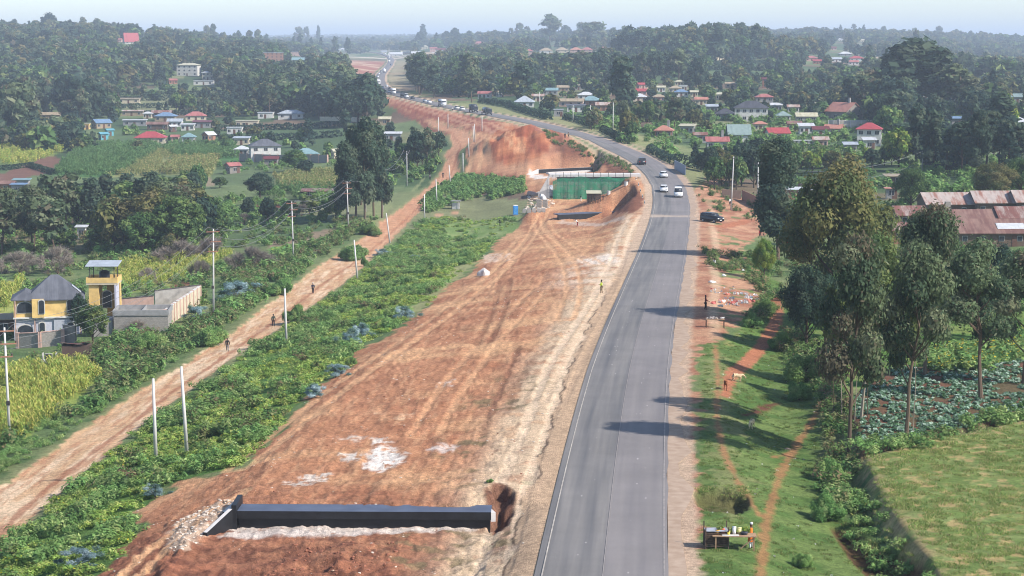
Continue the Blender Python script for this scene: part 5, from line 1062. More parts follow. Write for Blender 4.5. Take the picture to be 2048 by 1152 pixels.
H(1885, 203, 50, 'long pale building glimpsed through the right hand trees', 'shed', 'teal', 'white', 1, 0, .2, wins=5); H(1850, 200, 24, 'white shed glimpsed left of the long pale building', 'shed', 'white', 'white', 1); H(1950, 172, 14, 'white gable peeping from trees at the right', 'gable', 'white', 'white', 1)
H(1912, 252, 20, 'blue sheeted hut among right hand trees', 'shed', 'blue', 'grey', 1, wins=1); H(2032, 206, 34, 'pale green roofed shed near the right edge', 'shed', 'green', 'grey', 1)
for a, b, w, r0, r1, w1, lb in ((1076, 203, 22, 'gable', 'rustpale', 'cream', 'tan roofed hut right behind the silver roofed bend house'), (1245, 206, 22, 'gable', 'silver', 'white', 'silver gabled hut left of the white hipped roof'), (1318, 204, 24, 'hip', 'tan', 'pink', 'tan hipped cottage below the pale mid right hut'), (1402, 210, 24, 'gable', 'salmon', 'cream', 'salmon roofed cottage below the bright blue roof'), (1424, 226, 22, 'shed', 'silver', 'grey', 'silver sheeted shed left of the dark tiled wing'),
    (1588, 262, 26, 'gable', 'rustred', 'brick', 'brown rusty cottage below the mustard cream roof'), (1520, 262, 24, 'hip', 'salmon', 'cream', 'small salmon hipped cottage below the large grey house'), (1586, 226, 22, 'gable', 'rustpale', 'white', 'pale rusty roof behind the mustard cream house'), (1400, 286, 24, 'gable', 'rust', 'grey', 'striped rusty roof hut left of the steep silver green cottage'), (1640, 296, 28, 'gable', 'rustpale', 'pink', 'pale rusty cottage left of the two storey red roof'), (1700, 308, 24, 'shed', 'silver', 'grey', 'low silver shed below the two storey red roof')):
    H(a, b, w, lb, r0, r1, w1, 1, 0, .7)
# barracks on the right
def long_house(px, py, wpx, dep, hw, label, rcol, wcol, pitch=.45, rot=0, chim=0):
    p = G(px, py); s = pxm(p); W = wpx/s; root = empty('row_house', p+Vector((0, dep/2, 0)), R(rot), label, 'house', 'rusty roofed row houses at the right')
    wall_mesh('gable', W, dep, hw, pitch).build('wall', wc(wcol), root); rf = roof_mesh('gable', W, dep, hw, pitch).build('roof', rc(rcol), root)
    for i in range(max(2, int(W/3))): window(root, -W/2+1.2+i*3, -dep/2-.03, 1.4, .9, .9)
    MB().box(W*.1, -dep/2-.02, 1, .9, .08, 1.9).build('door', DOOR, root)
    for k in range(chim): MB().box(-W*.3+k*W*.5, -dep*.1, hw+dep*.25+.5, .9, .9, 1.8).build('chimney', BLK, rf)
    BOX.append((px-wpx/2, px+wpx/2, py-70, py, p.y)); return root
long_house(1900, 434, 96, 8, 2.6, 'row house with pale rust roof, back row left', 'rustpale', 'wood', rot=3); long_house(1992, 431, 78, 8, 2.6, 'row house with pale rust roof, back row middle', 'rustpale', 'wood'); long_house(2080, 430, 90, 8, 2.6, 'row house with pale rust roof at the right edge', 'rustpale', 'wood')
long_house(1936, 468, 120, 7, 2.4, 'row house with brown rust roof in the middle row', 'rustred', 'wood', chim=1, rot=2); long_house(2056, 462, 110, 7, 2.4, 'row house with streaked rust roof at the right edge', 'rust', 'wood')
RB = long_house(2010, 494, 190, 8, 2.4, 'nearest and longest row house, rusty roof with a white patch', 'rustred', 'wood')
o = MB().box(0, 0, 0, 4.6, 2.0, .04).build('roof_patch', rc('white'), RB); o.location = (1.2, -2.4, 2.4+1.6*.45+.19); o.rotation_euler = (math.atan(.45), 0, 0)
long_house(1822, 454, 56, 6, 2.3, 'small row house with orange striped rusty roof', 'rust', 'wood', rot=4); long_house(1806, 488, 44, 5, 2.2, 'low shack with striped rusty roof behind the gum crowns', 'rust', 'brick')
def shack(px, py, wpx, label, rcol, wcol, name='shack', hw=2.3, dr=.5, roof='shed'): return H(px, py, wpx, label, roof, rcol, wcol, 1, 0, dr, .2, hw=hw, wins=1, name=name, cat=name.replace('_', ' '))
shack(1890, 458, 40, 'shed with bright white sheet roof beside the rusty rows', 'white', 'white'); shack(1600, 400, 50, 'pale fenced shed behind the tall dark tree', 'white', 'brick'); shack(1794, 372, 46, 'brown roofed shed behind the olive tree', 'tan', 'dark'); shack(1782, 398, 20, 'small orange roofed hut behind the olive tree', 'salmon', 'grey')
shack(1700, 470, 60, 'rust and white shack hidden behind the big olive tree', 'rust', 'white')
KS = shack(1588, 492, 44, 'bright red roadside kiosk with white roof and lettering', 'white', 'red', 'kiosk', 2.6, .6)
k_ = KS.location; mk = MB()
for i in range(3):
    mk.box(-.9+i*.28, 0, .5, .18, .03, .14); mk.box(-.9+i*.28, 0, .2, .2, .03, .12); mk.box(.1+i*.28, 0, .22, .22, .03, .16)
mk.build('lettering', wc('white'), KS).location = (0, -1.12, 1.7)
# water tower, greenhouse, white tank
def water_tower(px, py, hpx, label):
    p = G(px, py); s = pxm(p); h = hpx/s; r = empty('water_tower', p, 0, label, 'water tower'); mb = MB()
    for a in (-1, 1):
        for b in (-1, 1): mb.box(a*1.1, b*1.1, h*.45, .3, .3, h*.9)
    mb.build('frame', wc('white'), r); MB().box(0, 0, h*.42, 2.3, 2.3, h*.2).build('tank', wc('white'), r); MB().box(0, 0, h*.95, 3, 3, .5).build('roof', wc('cream'), r)
water_tower(1636, 232, 28, 'white square water tower beside the dark conifers'); water_tower(778, 117, 20, 'white slim water tower in the far trading centre')
def greenhouse(px, py, wpx):
    p = G(px, py); s = pxm(p); W = wpx/s; r = empty('greenhouse', p+Vector((0, 4, 0)), R(-12), 'long tan greenhouse tunnel with rounded cover behind red roofs', 'greenhouse'); mb = MB(); n = 10
    pr = [(4.2*math.cos(math.pi*k/n), 3.6*math.sin(math.pi*k/n)) for k in range(n+1)]; vs = [(-W/2, y, z) for y, z in pr]+[(W/2, y, z) for y, z in pr]; m = n+1
    mb.add(vs, [(i+m, i+1+m, i+1, i) for i in range(n)]+[tuple(range(m)), tuple(reversed(range(m, 2*m)))]); mb.build('cover', mat('greenhouse_film', srgb(186, 174, 150, .8), .6, .1, .8), r, True)
    mb = MB(); [mb.tube([(-W/2+W*i/8, y*1.01, z*1.01) for y, z in pr], .06, 4) for i in range(9)]; mb.build('hoop', wc('white'), r); BOX.append((px-wpx/2, px+wpx/2, py-35, py, p.y))
greenhouse(1705, 262, 88)
r = H(2036, 258, 36, 'white domed tent at the right edge', 'hip', 'white', 'white', 1, 0, .9, .5, wins=1, name='tent', cat='tent')

# ---------------------------------------------------------------- walls and fences
def wall_run(name, label, pts, h, m, t=.22, cap=None, posts=None, z0=-.6, world=False, pm=None, cat=None):
    P = [(p if world else G(*p)) for p in pts]; P = [Vector(p) for p in P]; r = empty(name, P[0], 0, label, cat or name.replace('_', ' ')); o = P[0]
    mb = MB(); pb = MB(); cb = MB()
    for a, b in zip(P[:-1], P[1:]):
        d = b-a; L = math.hypot(d.x, d.y); n = Vector((-d.y, d.x, 0))/L*t/2; zz = min(a.z, b.z)
        v = [a-n-o, b-n-o, b+n-o, a+n-o]; za, zb = a.z-o.z, b.z-o.z
        mb.add([(q.x, q.y, zq+z0) for q, zq in zip(v, (za, zb, zb, za))]+[(q.x, q.y, zq+h) for q, zq in zip(v, (za, zb, zb, za))], [(3, 2, 1, 0), (4, 5, 6, 7), (0, 1, 5, 4), (1, 2, 6, 5), (2, 3, 7, 6), (3, 0, 4, 7)])
        if cap:
            n2 = n*1.5; v = [a-n2-o, b-n2-o, b+n2-o, a+n2-o]; cb.add([(q.x, q.y, zq+h+.003) for q, zq in zip(v, (za, zb, zb, za))]+[(q.x, q.y, zq+h+.1) for q, zq in zip(v, (za, zb, zb, za))], [(3, 2, 1, 0), (4, 5, 6, 7), (0, 1, 5, 4), (1, 2, 6, 5), (2, 3, 7, 6), (3, 0, 4, 7)])
        if posts:
            k = max(1, int(L/posts)); a_ = math.atan2(d.y, d.x)
            for i in range(k+1): q = a.lerp(b, i/k)-o; MB().box(0, 0, (h+.15+z0)/2, t*1.8, t*1.8, h+.15-z0, 0, a_).build('pillar', pm or m, r).location = q
    mb.build('panel', m, r)
    if cap: cb.build('coping', cap, r)
    return r
wall_run('boundary_wall', 'pale compound wall in front of the two storey white house', [(480, 322), (556, 325), (655, 326)], 2.6, BLK, .25, None, 5, pm=wc('pink'))
wall_run('boundary_wall', 'long pale wall across the terraces below the dark trees', [(640, 242), (700, 242), (752, 250)], 2.0, wc('cream'), .25)
wall_run('boundary_wall', 'thin pale wall at the foot of the tall dark wood', [(1362, 123), (1430, 121), (1504, 118)], 2.2, wc('cream'), .4)
wall_run('boundary_wall', 'pale wall in front of the pinkish terrace houses', [(1088, 112), (1128, 111)], 2.0, wc('pink'), .4)
wall_run('metal_fence', 'blue grey sheet metal fence standing at the road edge', [(1349, 338), (1371, 350)], 2.3, mat('blue_sheet', srgb(140, 152, 170, .8), .5, .1, 3), .08, cat='fence')
wall_run('timber_fence', 'brown plank fence behind the red dirt lane', [(1484, 400), (1522, 418)], 2.2, wc('brick'), .1, cat='fence'); wall_run('timber_fence', 'pale and rusty sheet fence left of the olive tree', [(1596, 388), (1640, 390)], 2.4, rc('rust'), .1, cat='fence')
wall_run('timber_fence', 'dark plank fence at the end of the red dirt lane', [(1444, 395), (1482, 398)], 1.8, wc('dark'), .1, cat='fence')

# ---------------------------------------------------------------- yellow villa
def arch_window(parent, x, y, z, w, h, rz=0, name='window', deep=.10):
    n = 8; f = MB(); g = MB()
    def prof(w, h): return [(-w/2, 0), (w/2, 0)]+[(w/2*math.cos(math.pi*k/n), h-w*.35+w*.35*math.sin(math.pi*k/n)) for k in range(n+1)]
    f.prism(prof(w+.22, h+.2), -.05, .05); g.prism([(a, b+.10) for a, b in prof(w, h-.05)], -.09, .04)
    o = f.build(name, FRAME, parent); o.location = (x, y, z); o.rotation_euler = (0, 0, rz); g.build('pane', GLASS, o)
def villa():
    p = G(98, 676); r = empty('villa', p, R(12), 'two storey yellow villa with arched windows and dark grey roof', 'house'); YW = wc('yellow'); GW = mat('lower_wall', srgb(196, 194, 204, .8), .9, .05)
    MB().box(-3.2, 4.2, .9, 3.0, 6, 3.8).box(1.4, 4.6, .9, 6.2, 7, 3.8).build('ground_floor', GW, r)
    MB().box(-3.2, 4.2, 4.1, 3.0, 6, 2.6).box(1.4, 4.6, 4.1, 6.2, 7, 2.6).box(-1.4, .9, 4.1, 1.6, .9, 2.6).build('upper_floor', YW, r)
    MB().box(-3.2, 1.0, 2.75, 3.2, .5, .18).box(1.4, .95, 2.75, 6.4, .5, .18).build('string_course', wc('white'), r)
    rf = MB(); m = roof_mesh('hip', 7.6, 6.6, 0, .85, .35); rf.add([(x+.9, y+4.4, z+5.42) for x, y, z in m.v], m.f); m = roof_mesh('hip', 3.3, 5.6, 0, .62, .3); rf.add([(x-3.1, y+3.9, z+5.38) for x, y, z in m.v], m.f)
    rf.build('roof', rc('grey'), r); o = MB().box(0, 0, 0, 1.6, 1.7, .04).build('roof_sheet', rc('silver'), r); o.location = (3.9, 4.0, 6.36); o.rotation_euler = (0, math.atan(.85), 0)
    for z in (0, 3.2): arch_window(r, -3.2, 1.16, z+.2, 2.0, 1.5)
    for z in (.1, 3.3): arch_window(r, -.9, .44 if z > 1 else 1.06, z, .7, 1.9); arch_window(r, 3.0, 1.06, z, .8, 1.8)
    MB().box(1.6, .95, 1.3, 1.8, .1, 2.3).build('door', mat('shutter', srgb(180, 182, 190, .8), .5, .05), r)
    for x in (-4.5, -1.9, 4.3): MB().tube([(x, .85, -1), (x, .85, 5.2)], .09, 8).build('column', wc('pink'), r)
    BOX.append((28, 160, 545, 700, p.y))
    q = p+Vector((6.3, 7.5, 0)); t = empty('water_tank_tower', q, R(3), 'yellow stair tower with a black tank under a grey canopy', 'tower'); q.z
    MB().box(-1.2, 0, 2.9, 1.4, 3.6, 7.8).box(1.2, 1.3, 2.9, 1.9, 1.0, 7.8).build('wall', YW, t); MB().box(1.9, -.9, 2.9, .25, 2.8, 7.8).build('side_wall', GW, t)
    MB().box(0, 0, 6.9, 4.4, 4.2, .25).build('floor_slab', wc('cream'), t); mb = MB()
    for a, b, c, d in ((0, -2.05, 4.4, .15), (0, 2.05, 4.4, .15), (-2.15, 0, .15, 3.95), (2.15, 0, .15, 3.95)): mb.box(a, b, 7.4, c, d, .75)
    mb.build('parapet', YW, t); arch_window(t, .4, -.1, 3.2, 1.2, 2.4)
    for a in (-1.7, 1.7):
        for b in (-1.7, 1.7): MB().tube([(a, b, 7), (a*1.0, b, 9.4)], .06, 6).build('post', STEEL, t)
    MB().add([(-2.3, -2.1, 9.35), (2.3, -2.1, 9.35), (2.3, 2.1, 9.75), (-2.3, 2.1, 9.75), (-2.3, -2.1, 9.43), (2.3, -2.1, 9.43), (2.3, 2.1, 9.83), (-2.3, 2.1, 9.83)], [(3, 2, 1, 0), (4, 5, 6, 7), (0, 1, 5, 4), (1, 2, 6, 5), (2, 3, 7, 6), (3, 0, 4, 7)]).build('canopy', rc('silver'), t)
    k = empty('water_tank', q+Vector((.1, 0, 7.03)), 0, 'black round water tank standing on the yellow tower', 'water tank'); TK = mat('black_plastic', (.02, .02, .022), .5, .1)
    MB().tube([(0, 0, 0), (0, 0, 1.4)], .75, 16).build('body', TK, k, True); MB().tube([(0, 0, 1.4), (0, 0, 1.62)], [.75, .3], 16).build('lid', TK, k, True)
    BOX.append((165, 245, 525, 650, q.y))
    # flat annex with parapets
    a = G(282, 668); x = empty('annex', a, R(4), 'flat roofed unfinished grey annex beside the yellow villa', 'building'); MB().box(0, 3, .6, 7.4, 5.6, 3.8).build('wall', BLK, x); MB().box(0, 3, 2.56, 7.6, 5.8, .12).build('roof', CONC, x); mb = MB()
    for c, d, e, f in ((0, .15, 7.6, .16), (0, 5.85, 7.6, .16), (-3.75, 3, .16, 5.5), (3.75, 3, .16, 5.5), (.2, 3, .14, 5.5)): mb.box(c, d, 2.95, e, f, .66)
    mb.build('parapet', wc('grey'), x); MB().box(-5.2, 2.6, .4, 2.6, 4, 3.0).build('side_room', CONC, x); BOX.append((215, 340, 600, 690, a.y))
villa()
wall_run('boundary_wall', 'grey block wall with pale pillars in front of the villa', [(36, 697), (80, 695), (126, 690)], 2.0, BLK, .25, wc('pink'), 3.2, pm=wc('pink'))
wall_run('boundary_wall', 'patchy stone wall stub right of the villa front', [(128, 688), (152, 690)], 2.6, wc('stone'), .3)
wall_run('boundary_wall', 'pale panelled wall running back from the grey annex', [(326, 662), (352, 640), (378, 622), (400, 606)], 2.6, wc('cream'), .25, wc('white'), 2.6, pm=wc('pink'))
wall_run('boundary_wall', 'grey rear compound wall behind the annex', [(400, 606), (358, 612), (310, 618)], 2.8, CONC, .25, mat('dark_coping', srgb(90, 84, 80, .8)))
wall_run('boundary_wall', 'cream back wall between tower and grey rear wall', [(308, 622), (240, 628)], 2.3, wc('pink'), .25, mat('dark_coping', srgb(90, 84, 80, .8)))
def lean_shed(px, py):
    p = G(px, py); r = empty('iron_sheet_shed', p, R(8), 'dark collapsing iron sheet shed below the villa tree', 'shed'); MB().box(0, 1.4, .5, 3.6, 2.4, 1.6).build('wall', wc('dark'), r)
    for i in range(4): o = MB().box(-1.6+i*1.05, 1.2, 1.45+.1*(i % 2), 1.1, 2.9, .05).build('roof_sheet', rc('maroon') if i % 2 else wc('dark'), r); o.rotation_euler = (R(-8), R(9-6*i), 0)
lean_shed(152, 712)
H(12, 672, 44, 'brown roofed outbuilding cut by the left edge', 'gable', 'tan', 'dark', 1, 0, .7, .4, wins=1)
H(100, 738, 26, 'tiny low white topped shelter above the lime maize', 'shed', 'white', 'brick', 1, 0, .6, .1, hw=.9, wins=1, door=False)

# ---------------------------------------------------------------- culverts and works on the new carriageway
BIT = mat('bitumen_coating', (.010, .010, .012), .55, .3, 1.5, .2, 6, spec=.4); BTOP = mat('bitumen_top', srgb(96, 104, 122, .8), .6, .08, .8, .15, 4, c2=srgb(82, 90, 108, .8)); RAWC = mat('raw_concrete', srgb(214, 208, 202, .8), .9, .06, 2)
def beam(root, name, a, b, w, z0, z1, m, top=None, tw=None):
    """upright slab from a to b (world x,y), thickness w towards +y"""
    d = Vector((b[0]-a[0], b[1]-a[1], 0)); L = d.length; n = Vector((-d.y, d.x, 0)).normalized()
    if n.y < 0: n = -n
    A, B = Vector((a[0], a[1], 0)), Vector((b[0], b[1], 0)); o = root.location
    za0, zb0 = z0 if isinstance(z0, tuple) else (z0, z0); za1, zb1 = z1 if isinstance(z1, tuple) else (z1, z1)
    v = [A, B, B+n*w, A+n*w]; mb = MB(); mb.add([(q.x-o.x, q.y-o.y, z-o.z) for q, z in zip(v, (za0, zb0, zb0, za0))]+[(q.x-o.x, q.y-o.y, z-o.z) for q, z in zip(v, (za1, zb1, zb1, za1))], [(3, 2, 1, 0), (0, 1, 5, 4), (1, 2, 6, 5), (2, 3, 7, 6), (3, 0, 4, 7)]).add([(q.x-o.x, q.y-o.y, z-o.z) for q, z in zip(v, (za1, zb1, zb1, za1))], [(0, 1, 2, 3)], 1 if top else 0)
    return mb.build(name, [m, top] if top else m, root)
def culvert_front():
    g = G(620, 1056); Yf = g.y+.1; zb = g.z-.4; zt = z_of(1022, Yf); xa = (474-1024)/FX*depth(Yf, zt); xb = (982-1024)/FX*depth(Yf, zt)
    r = empty('culvert', (xa, Yf, zb), 0, 'long black coated culvert wall across the foreground earthworks', 'culvert')
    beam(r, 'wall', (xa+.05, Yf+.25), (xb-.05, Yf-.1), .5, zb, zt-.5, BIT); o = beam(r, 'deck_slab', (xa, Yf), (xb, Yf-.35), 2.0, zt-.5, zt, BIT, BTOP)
    beam(r, 'end_cap', (xb+.01, Yf-.38), (xb+.3, Yf-.30), 2.1, zt-.62, zt-.02, RAWC); beam(r, 'wing_pier', (xa-.35, Yf-.1), (xa-.02, Yf-.1), 3.0, zb, zt+.4, BIT, BIT)
    e = G(414, 1072); beam(r, 'wing_wall', (e.x, e.y), (xa-.15, Yf+.2), .28, zb-.3, (e.z+.25, zt+.25), BIT, RAWC)
    e2 = G(452, 1028); beam(r, 'rear_wing', (xa-.9, Yf+.9), (xa-.3, Yf+1.6), .25, zb, (zt-.3, zt+.2), BIT, RAWC)
culvert_front()
def culvert_mid():
    zb = G(1118, 443).z-.3; Yf = flat(1117, 441, zb+.3)[1]; Yb = flat(1258, 434, zb+.3)[1]; zt = z_of(430, Yf); xa = (1117-1024)/FX*depth(Yf, zt); xb = (1258-1024)/FX*depth(Yb, zt)
    r = empty('culvert', (xa, Yf, zb), 0, 'black culvert wall in the works just left of the road bend', 'culvert'); beam(r, 'wall', (xa, Yf), (xb, Yb), .5, zb-1, zt-.02, BIT); beam(r, 'top_slab', (xa-.05, Yf-.06), (xb, Yb-.1), 2.2, zt-.02, zt+.18, BTOP, BTOP)
culvert_mid()
def culvert_far():
    zb = G(1075, 352).z-.2; Yf = flat(1080, 347, zb+.2)[1]; Yb = flat(1186, 343.5, zb+.2)[1]; zt = z_of(339, Yf); xa = (1078-1024)/FX*depth(Yf, zt); xb = (1186-1024)/FX*depth(Yb, zt)
    r = empty('culvert', (xa, Yf, zb), 0, 'far black culvert wall with white edges above the green net', 'culvert'); beam(r, 'wall', (xa, Yf), (xb, Yb), .5, zb-1, (zt, zt+.2), BIT, RAWC); beam(r, 'footing', (xa+2.5, Yf-3.5), (xb-.5, Yb-2.5), 1.2, zb-1, zb+.75, RAWC)
    beam(r, 'wing_wall', (xa-3.4, Yf-9), (xa-.02, Yf+.3), .35, zb-1, (zb+.5, zt+.1), RAWC)
culvert_far()
def underpass():
    g = G(1112, 398); Yf = g.y; zb = g.z; zt = z_of(352, Yf); xa = (1112-1024)/FX*depth(Yf, zt); xb = (1262-1024)/FX*depth(Yf, 0)
    r = empty('underpass', (xa, Yf, zb), 0, 'unfinished underpass with white deck edge and scaffolding', 'bridge')
    beam(r, 'deck_slab', (xa-1.5, Yf+1.5), (xb+2.6, Yf+2.4), 5, zt-.35, zt+.25, RAWC); beam(r, 'wall', (xa+.3, Yf+2.2), (xb, Yf+3), 1.0, zb-.5, zt-.36, CONC)
    beam(r, 'stair_slope', (xa-4.2, Yf+1.2), (xa-1.55, Yf+1.3), .5, zb-.5, (zb+1.2, zt+.2), RAWC)
    n = int((xb-xa)/1.7)
    for i in range(n+1):
        x = xa+(xb-xa)*i/n
        for y in (Yf+.35, Yf+1.2): MB().tube([(x-xa, y-Yf, -.3), (x-xa, y-Yf, zt-zb+.9)], .045, 5).build('scaffold_post', STEEL, r)
    for k in range(3): MB().tube([(0, .35, 1.5+k*1.8), (xb-xa, .35, 1.5+k*1.8)], .04, 5).build('scaffold_rail', STEEL, r)
    # debris net: a sagging translucent green sheet in front of the scaffolding
    m = bpy.data.materials.new('green_net'); m.use_nodes = True; nn, l = m.node_tree.nodes, m.node_tree.links; b = nn['Principled BSDF']; b.inputs['Base Color'].default_value = (*srgb(46, 146, 104, .8), 1); b.inputs['Roughness'].default_value = .8
    tr = nn.new('ShaderNodeBsdfTransparent'); tl = nn.new('ShaderNodeBsdfTranslucent'); tl.inputs[0].default_value = (*srgb(46, 150, 110, .8), 1); m1 = nn.new('ShaderNodeMixShader'); m1.inputs[0].default_value = .35; l.new(b.outputs[0], m1.inputs[1]); l.new(tl.outputs[0], m1.inputs[2])
    ms = nn.new('ShaderNodeMixShader'); no = nn.new('ShaderNodeTexNoise'); no.inputs['Scale'].default_value = .7; no.inputs['Detail'].default_value = 5; tc = nn.new('ShaderNodeTexCoord'); l.new(tc.outputs['Object'], no.inputs[0]); mr = nn.new('ShaderNodeMapRange'); mr.inputs[1].default_value = .35; mr.inputs[2].default_value = .7; mr.inputs[3].default_value = .95; mr.inputs[4].default_value = .45; l.new(no.outputs[0], mr.inputs[0])
    l.new(mr.outputs[0], ms.inputs[0]); l.new(tr.outputs[0], ms.inputs[1]); l.new(m1.outputs[0], ms.inputs[2]); l.new(ms.outputs[0], nn['Material Output'].inputs[0])
    mb = MB(); nx, nz = 44, 12; vs = []
    for j in range(nz+1):
        for i in range(nx+1):
            u, v = i/nx, j/nz; x = (xb-xa+1)*u-.8; top = (zt-zb)-.15-(.35*abs(math.sin(u*9)))-max(0, .12-u)*9; bot = max(0, (u-.52)*8.2); z = bot+(max(top, bot+.4)-bot)*v; bulge = .25*math.sin(u*40)*(1-v)+.9*(1-v)*.6
            vs.append((x, -.5-bulge+.35*v, z+.12*math.sin(u*23+j)))
    mb.add(vs, [(j*(nx+1)+i, j*(nx+1)+i+1, (j+1)*(nx+1)+i+1, (j+1)*(nx+1)+i) for j in range(nz) for i in range(nx)])
    n_ = empty('debris_net', (xa, Yf, zb), 0, 'green debris netting hung over the underpass scaffolding', 'netting'); mb.build('net_sheet', m, n_, True); BOX.append((1050, 1290, 340, 440, Yf))
    return xa, Yf, zb
underpass()
# ---------------------------------------------------------------- poles and wires
POLC = mat('pole_concrete', srgb(206, 202, 196, .85), .9, .08, .8); POLW = mat('pole_wood', srgb(168, 150, 132, .8), .9, .15, .8); INS = mat('insulator', srgb(92, 76, 70, .8), .4, .1); WIRE = mat('wire', srgb(130, 130, 130, .8), .6, .05)
def pole(px, pyt, pyb, label, kind='plain', lean=0, group=None):
    p = G(px, pyb); H_ = z_of(pyt, p.y)-p.z; r = empty('utility_pole' if kind != 'plain' else 'concrete_pole', p, 0, label, 'pole', group); w = .17 if kind == 'plain' else .15
    lx = lean/pxm(p); MB().tube([(0, 0, -.3), (lx, 0, H_)], [w, w*.62], 10).build('shaft', POLW if kind == 'wood' else POLC, r, True)
    if kind != 'plain':
        for k, zz in enumerate((.97, .86, .75) if kind == 'tri' else (.97,)):
            L = 1.9 if k == 0 else 1.5; sh = .3 if k % 2 else -.1; a = MB().box(sh, -.12, 0, L, .10, .12).build('crossarm', STEEL if kind != 'tri' else wc('brick'), r); a.location = (lx*zz, 0, H_*zz); a.rotation_euler = (0, 0, R(18))
            for i in (-1, 1): MB().tube([(sh+i*L*.45, -.12, .06), (sh+i*L*.45, -.12, .28)], [.06, .09], 6).build('insulator', INS, a)
        if kind == 'tri': MB().box(0, -.2, H_*.35, .34, .2, .42).build('switch_box', STEEL, r)
    return p+Vector((lx, 0, H_))
WP = [(573, 577, 691, 'white concrete pole standing beside the middle of the track', -2), (312, 757, 922, 'white concrete pole, left of the two nearest', -2), (374, 733, 905, 'leaning white pole, right of the two nearest', -8), (715, 480, 558, 'white pole leaning left beside the upper track', -6),
      (780, 426, 486, 'white pole leaning left where the side path joins', -7), (849, 388, 444, 'white pole beside the small shed path', 0), (874, 358, 411, 'white pole at the edge of the green scrub', -2), (901, 330, 370, 'white pole at the top corner of the green scrub', -3), (926, 306, 345, 'white pole against the red spoil edge', 0), (938, 276, 314, 'white pole at the fork of the red tracks', -1), (950, 248, 285, 'twin white pole behind the fork of red tracks', -1), (947, 252, 284, 'thinner twin of the white pole behind the fork', -1),
      (896, 228, 257, 'pale pole on the upper red slope', 0), (877, 234, 282, 'tall pale pole left of the dirt track top', 0), (850, 262, 316, 'pale pole among bushes left of the track top', 0), (964, 232, 262, 'thin pole on the red slope by the truck', 0)]
for a, t, b, l, ln in WP: pole(a, t, b, l, 'plain', ln, 'plain white poles along the track')
TR = [pole(20, 655, 886, 'tall power pole at the left edge with three crossarms', 'tri', -4, 'power poles left of the track'), pole(427, 458, 636, 'power pole with crossarms right of the villa compound', 'tri', 3, 'power poles left of the track'),
      pole(587, 403, 521, 'power pole with crossarms above the bright vegetable rows', 'tri', -2, 'power poles left of the track'), pole(697, 363, 460, 'power pole with crossarms in front of the gum clump', 'tri', -2, 'power poles left of the track'), pole(732, 346, 424, 'power pole against the dark gum clump', 'tri', -4, 'power poles left of the track'), pole(766, 341, 423, 'slim pale pole right of the dark gum clump', 'one', 0, 'power poles left of the track'), pole(814, 302, 372, 'slim pole among bushes above the track', 'one', 0, 'power poles left of the track')]
for i, (a, t, b, l) in enumerate(((1462, 313, 420, 'pale power pole beside the brown plank fence'), (1515, 325, 418, 'power pole with crossarm left of the tall dark tree'), (1844, 302, 345, 'power pole with wires behind the rusty roofs'), (1226, 205, 266, 'tall pale pole beside the roadside hedge'), (1181, 210, 242, 'short pale pole right of the road bend shop'), (1146, 210, 244, 'short pale pole in front of the long tan house'), (1079, 184, 214, 'slim pole beside the silver roofed house'), (1262, 232, 250, 'reddish striped short pole near the hedge'), (1450, 297, 335, 'slim pole among dark trees right of the bend'))):
    pole(a, t, b, l, 'one' if i < 3 else 'plain', (4, 0, 0, 0, 0, 0, 0, 0, 0)[i], 'poles right of the road')
def wire(a, b, sag, label, grp, rad=.013):
    pts = []; n = 14
    for i in range(n+1): t = i/n; q = a.lerp(b, t); q.z -= 4*sag*t*(1-t); pts.append(q-a)
    o = MB().tube(pts, rad*max(1, depth((a.y+b.y)/2, 0)/170), 4, cap=False).build('power_cable', WIRE); o.location = a; tag(o, label, 'cable', grp)
SPN = ('across the lime maize', 'above the track side thicket', 'in front of the gum clump', 'against the gum clump', 'right of the gum clump', 'above the upper track bushes')
LV = (('top left', -.8, .25), ('top right', .8, .25), ('middle', .6, -1.1), ('lowest', -.4, -2.2))
TR2 = [at(-330, 150)+Vector((0, 0, 9))]+TR
for i in range(len(TR2)-1):
    a, b = TR2[i], TR2[i+1]
    for nm, dx, dz in (LV if i < 4 else LV[:2]): wire(a+Vector((dx, 0, dz)), b+Vector((dx, 0, dz)), (b-a).length*.028, '%s sagging power cable of the span %s' % (nm, ('off the left edge',)[0] if i == 0 else SPN[i-1]), 'power cables left of the track')
# cable spans on the right
q0 = G(1844, 345)+Vector((0, 0, z_of(303, G(1844, 345).y)-G(1844, 345).z))
for nm, e in (('upper', Vector((0, 0, 0))), ('lower', Vector((0, 0, -2.6)))): wire(q0+e, at(1600, 400)+Vector((0, 0, 9))+e, 1.5, '%s cable running left from the pole behind the rusty roofs' % nm, 'power cables on the right'); wire(q0+e, at(2200, 620)+Vector((0, 0, 10))+e, 2, '%s cable running right from the pole behind the rusty roofs' % nm, 'power cables on the right')

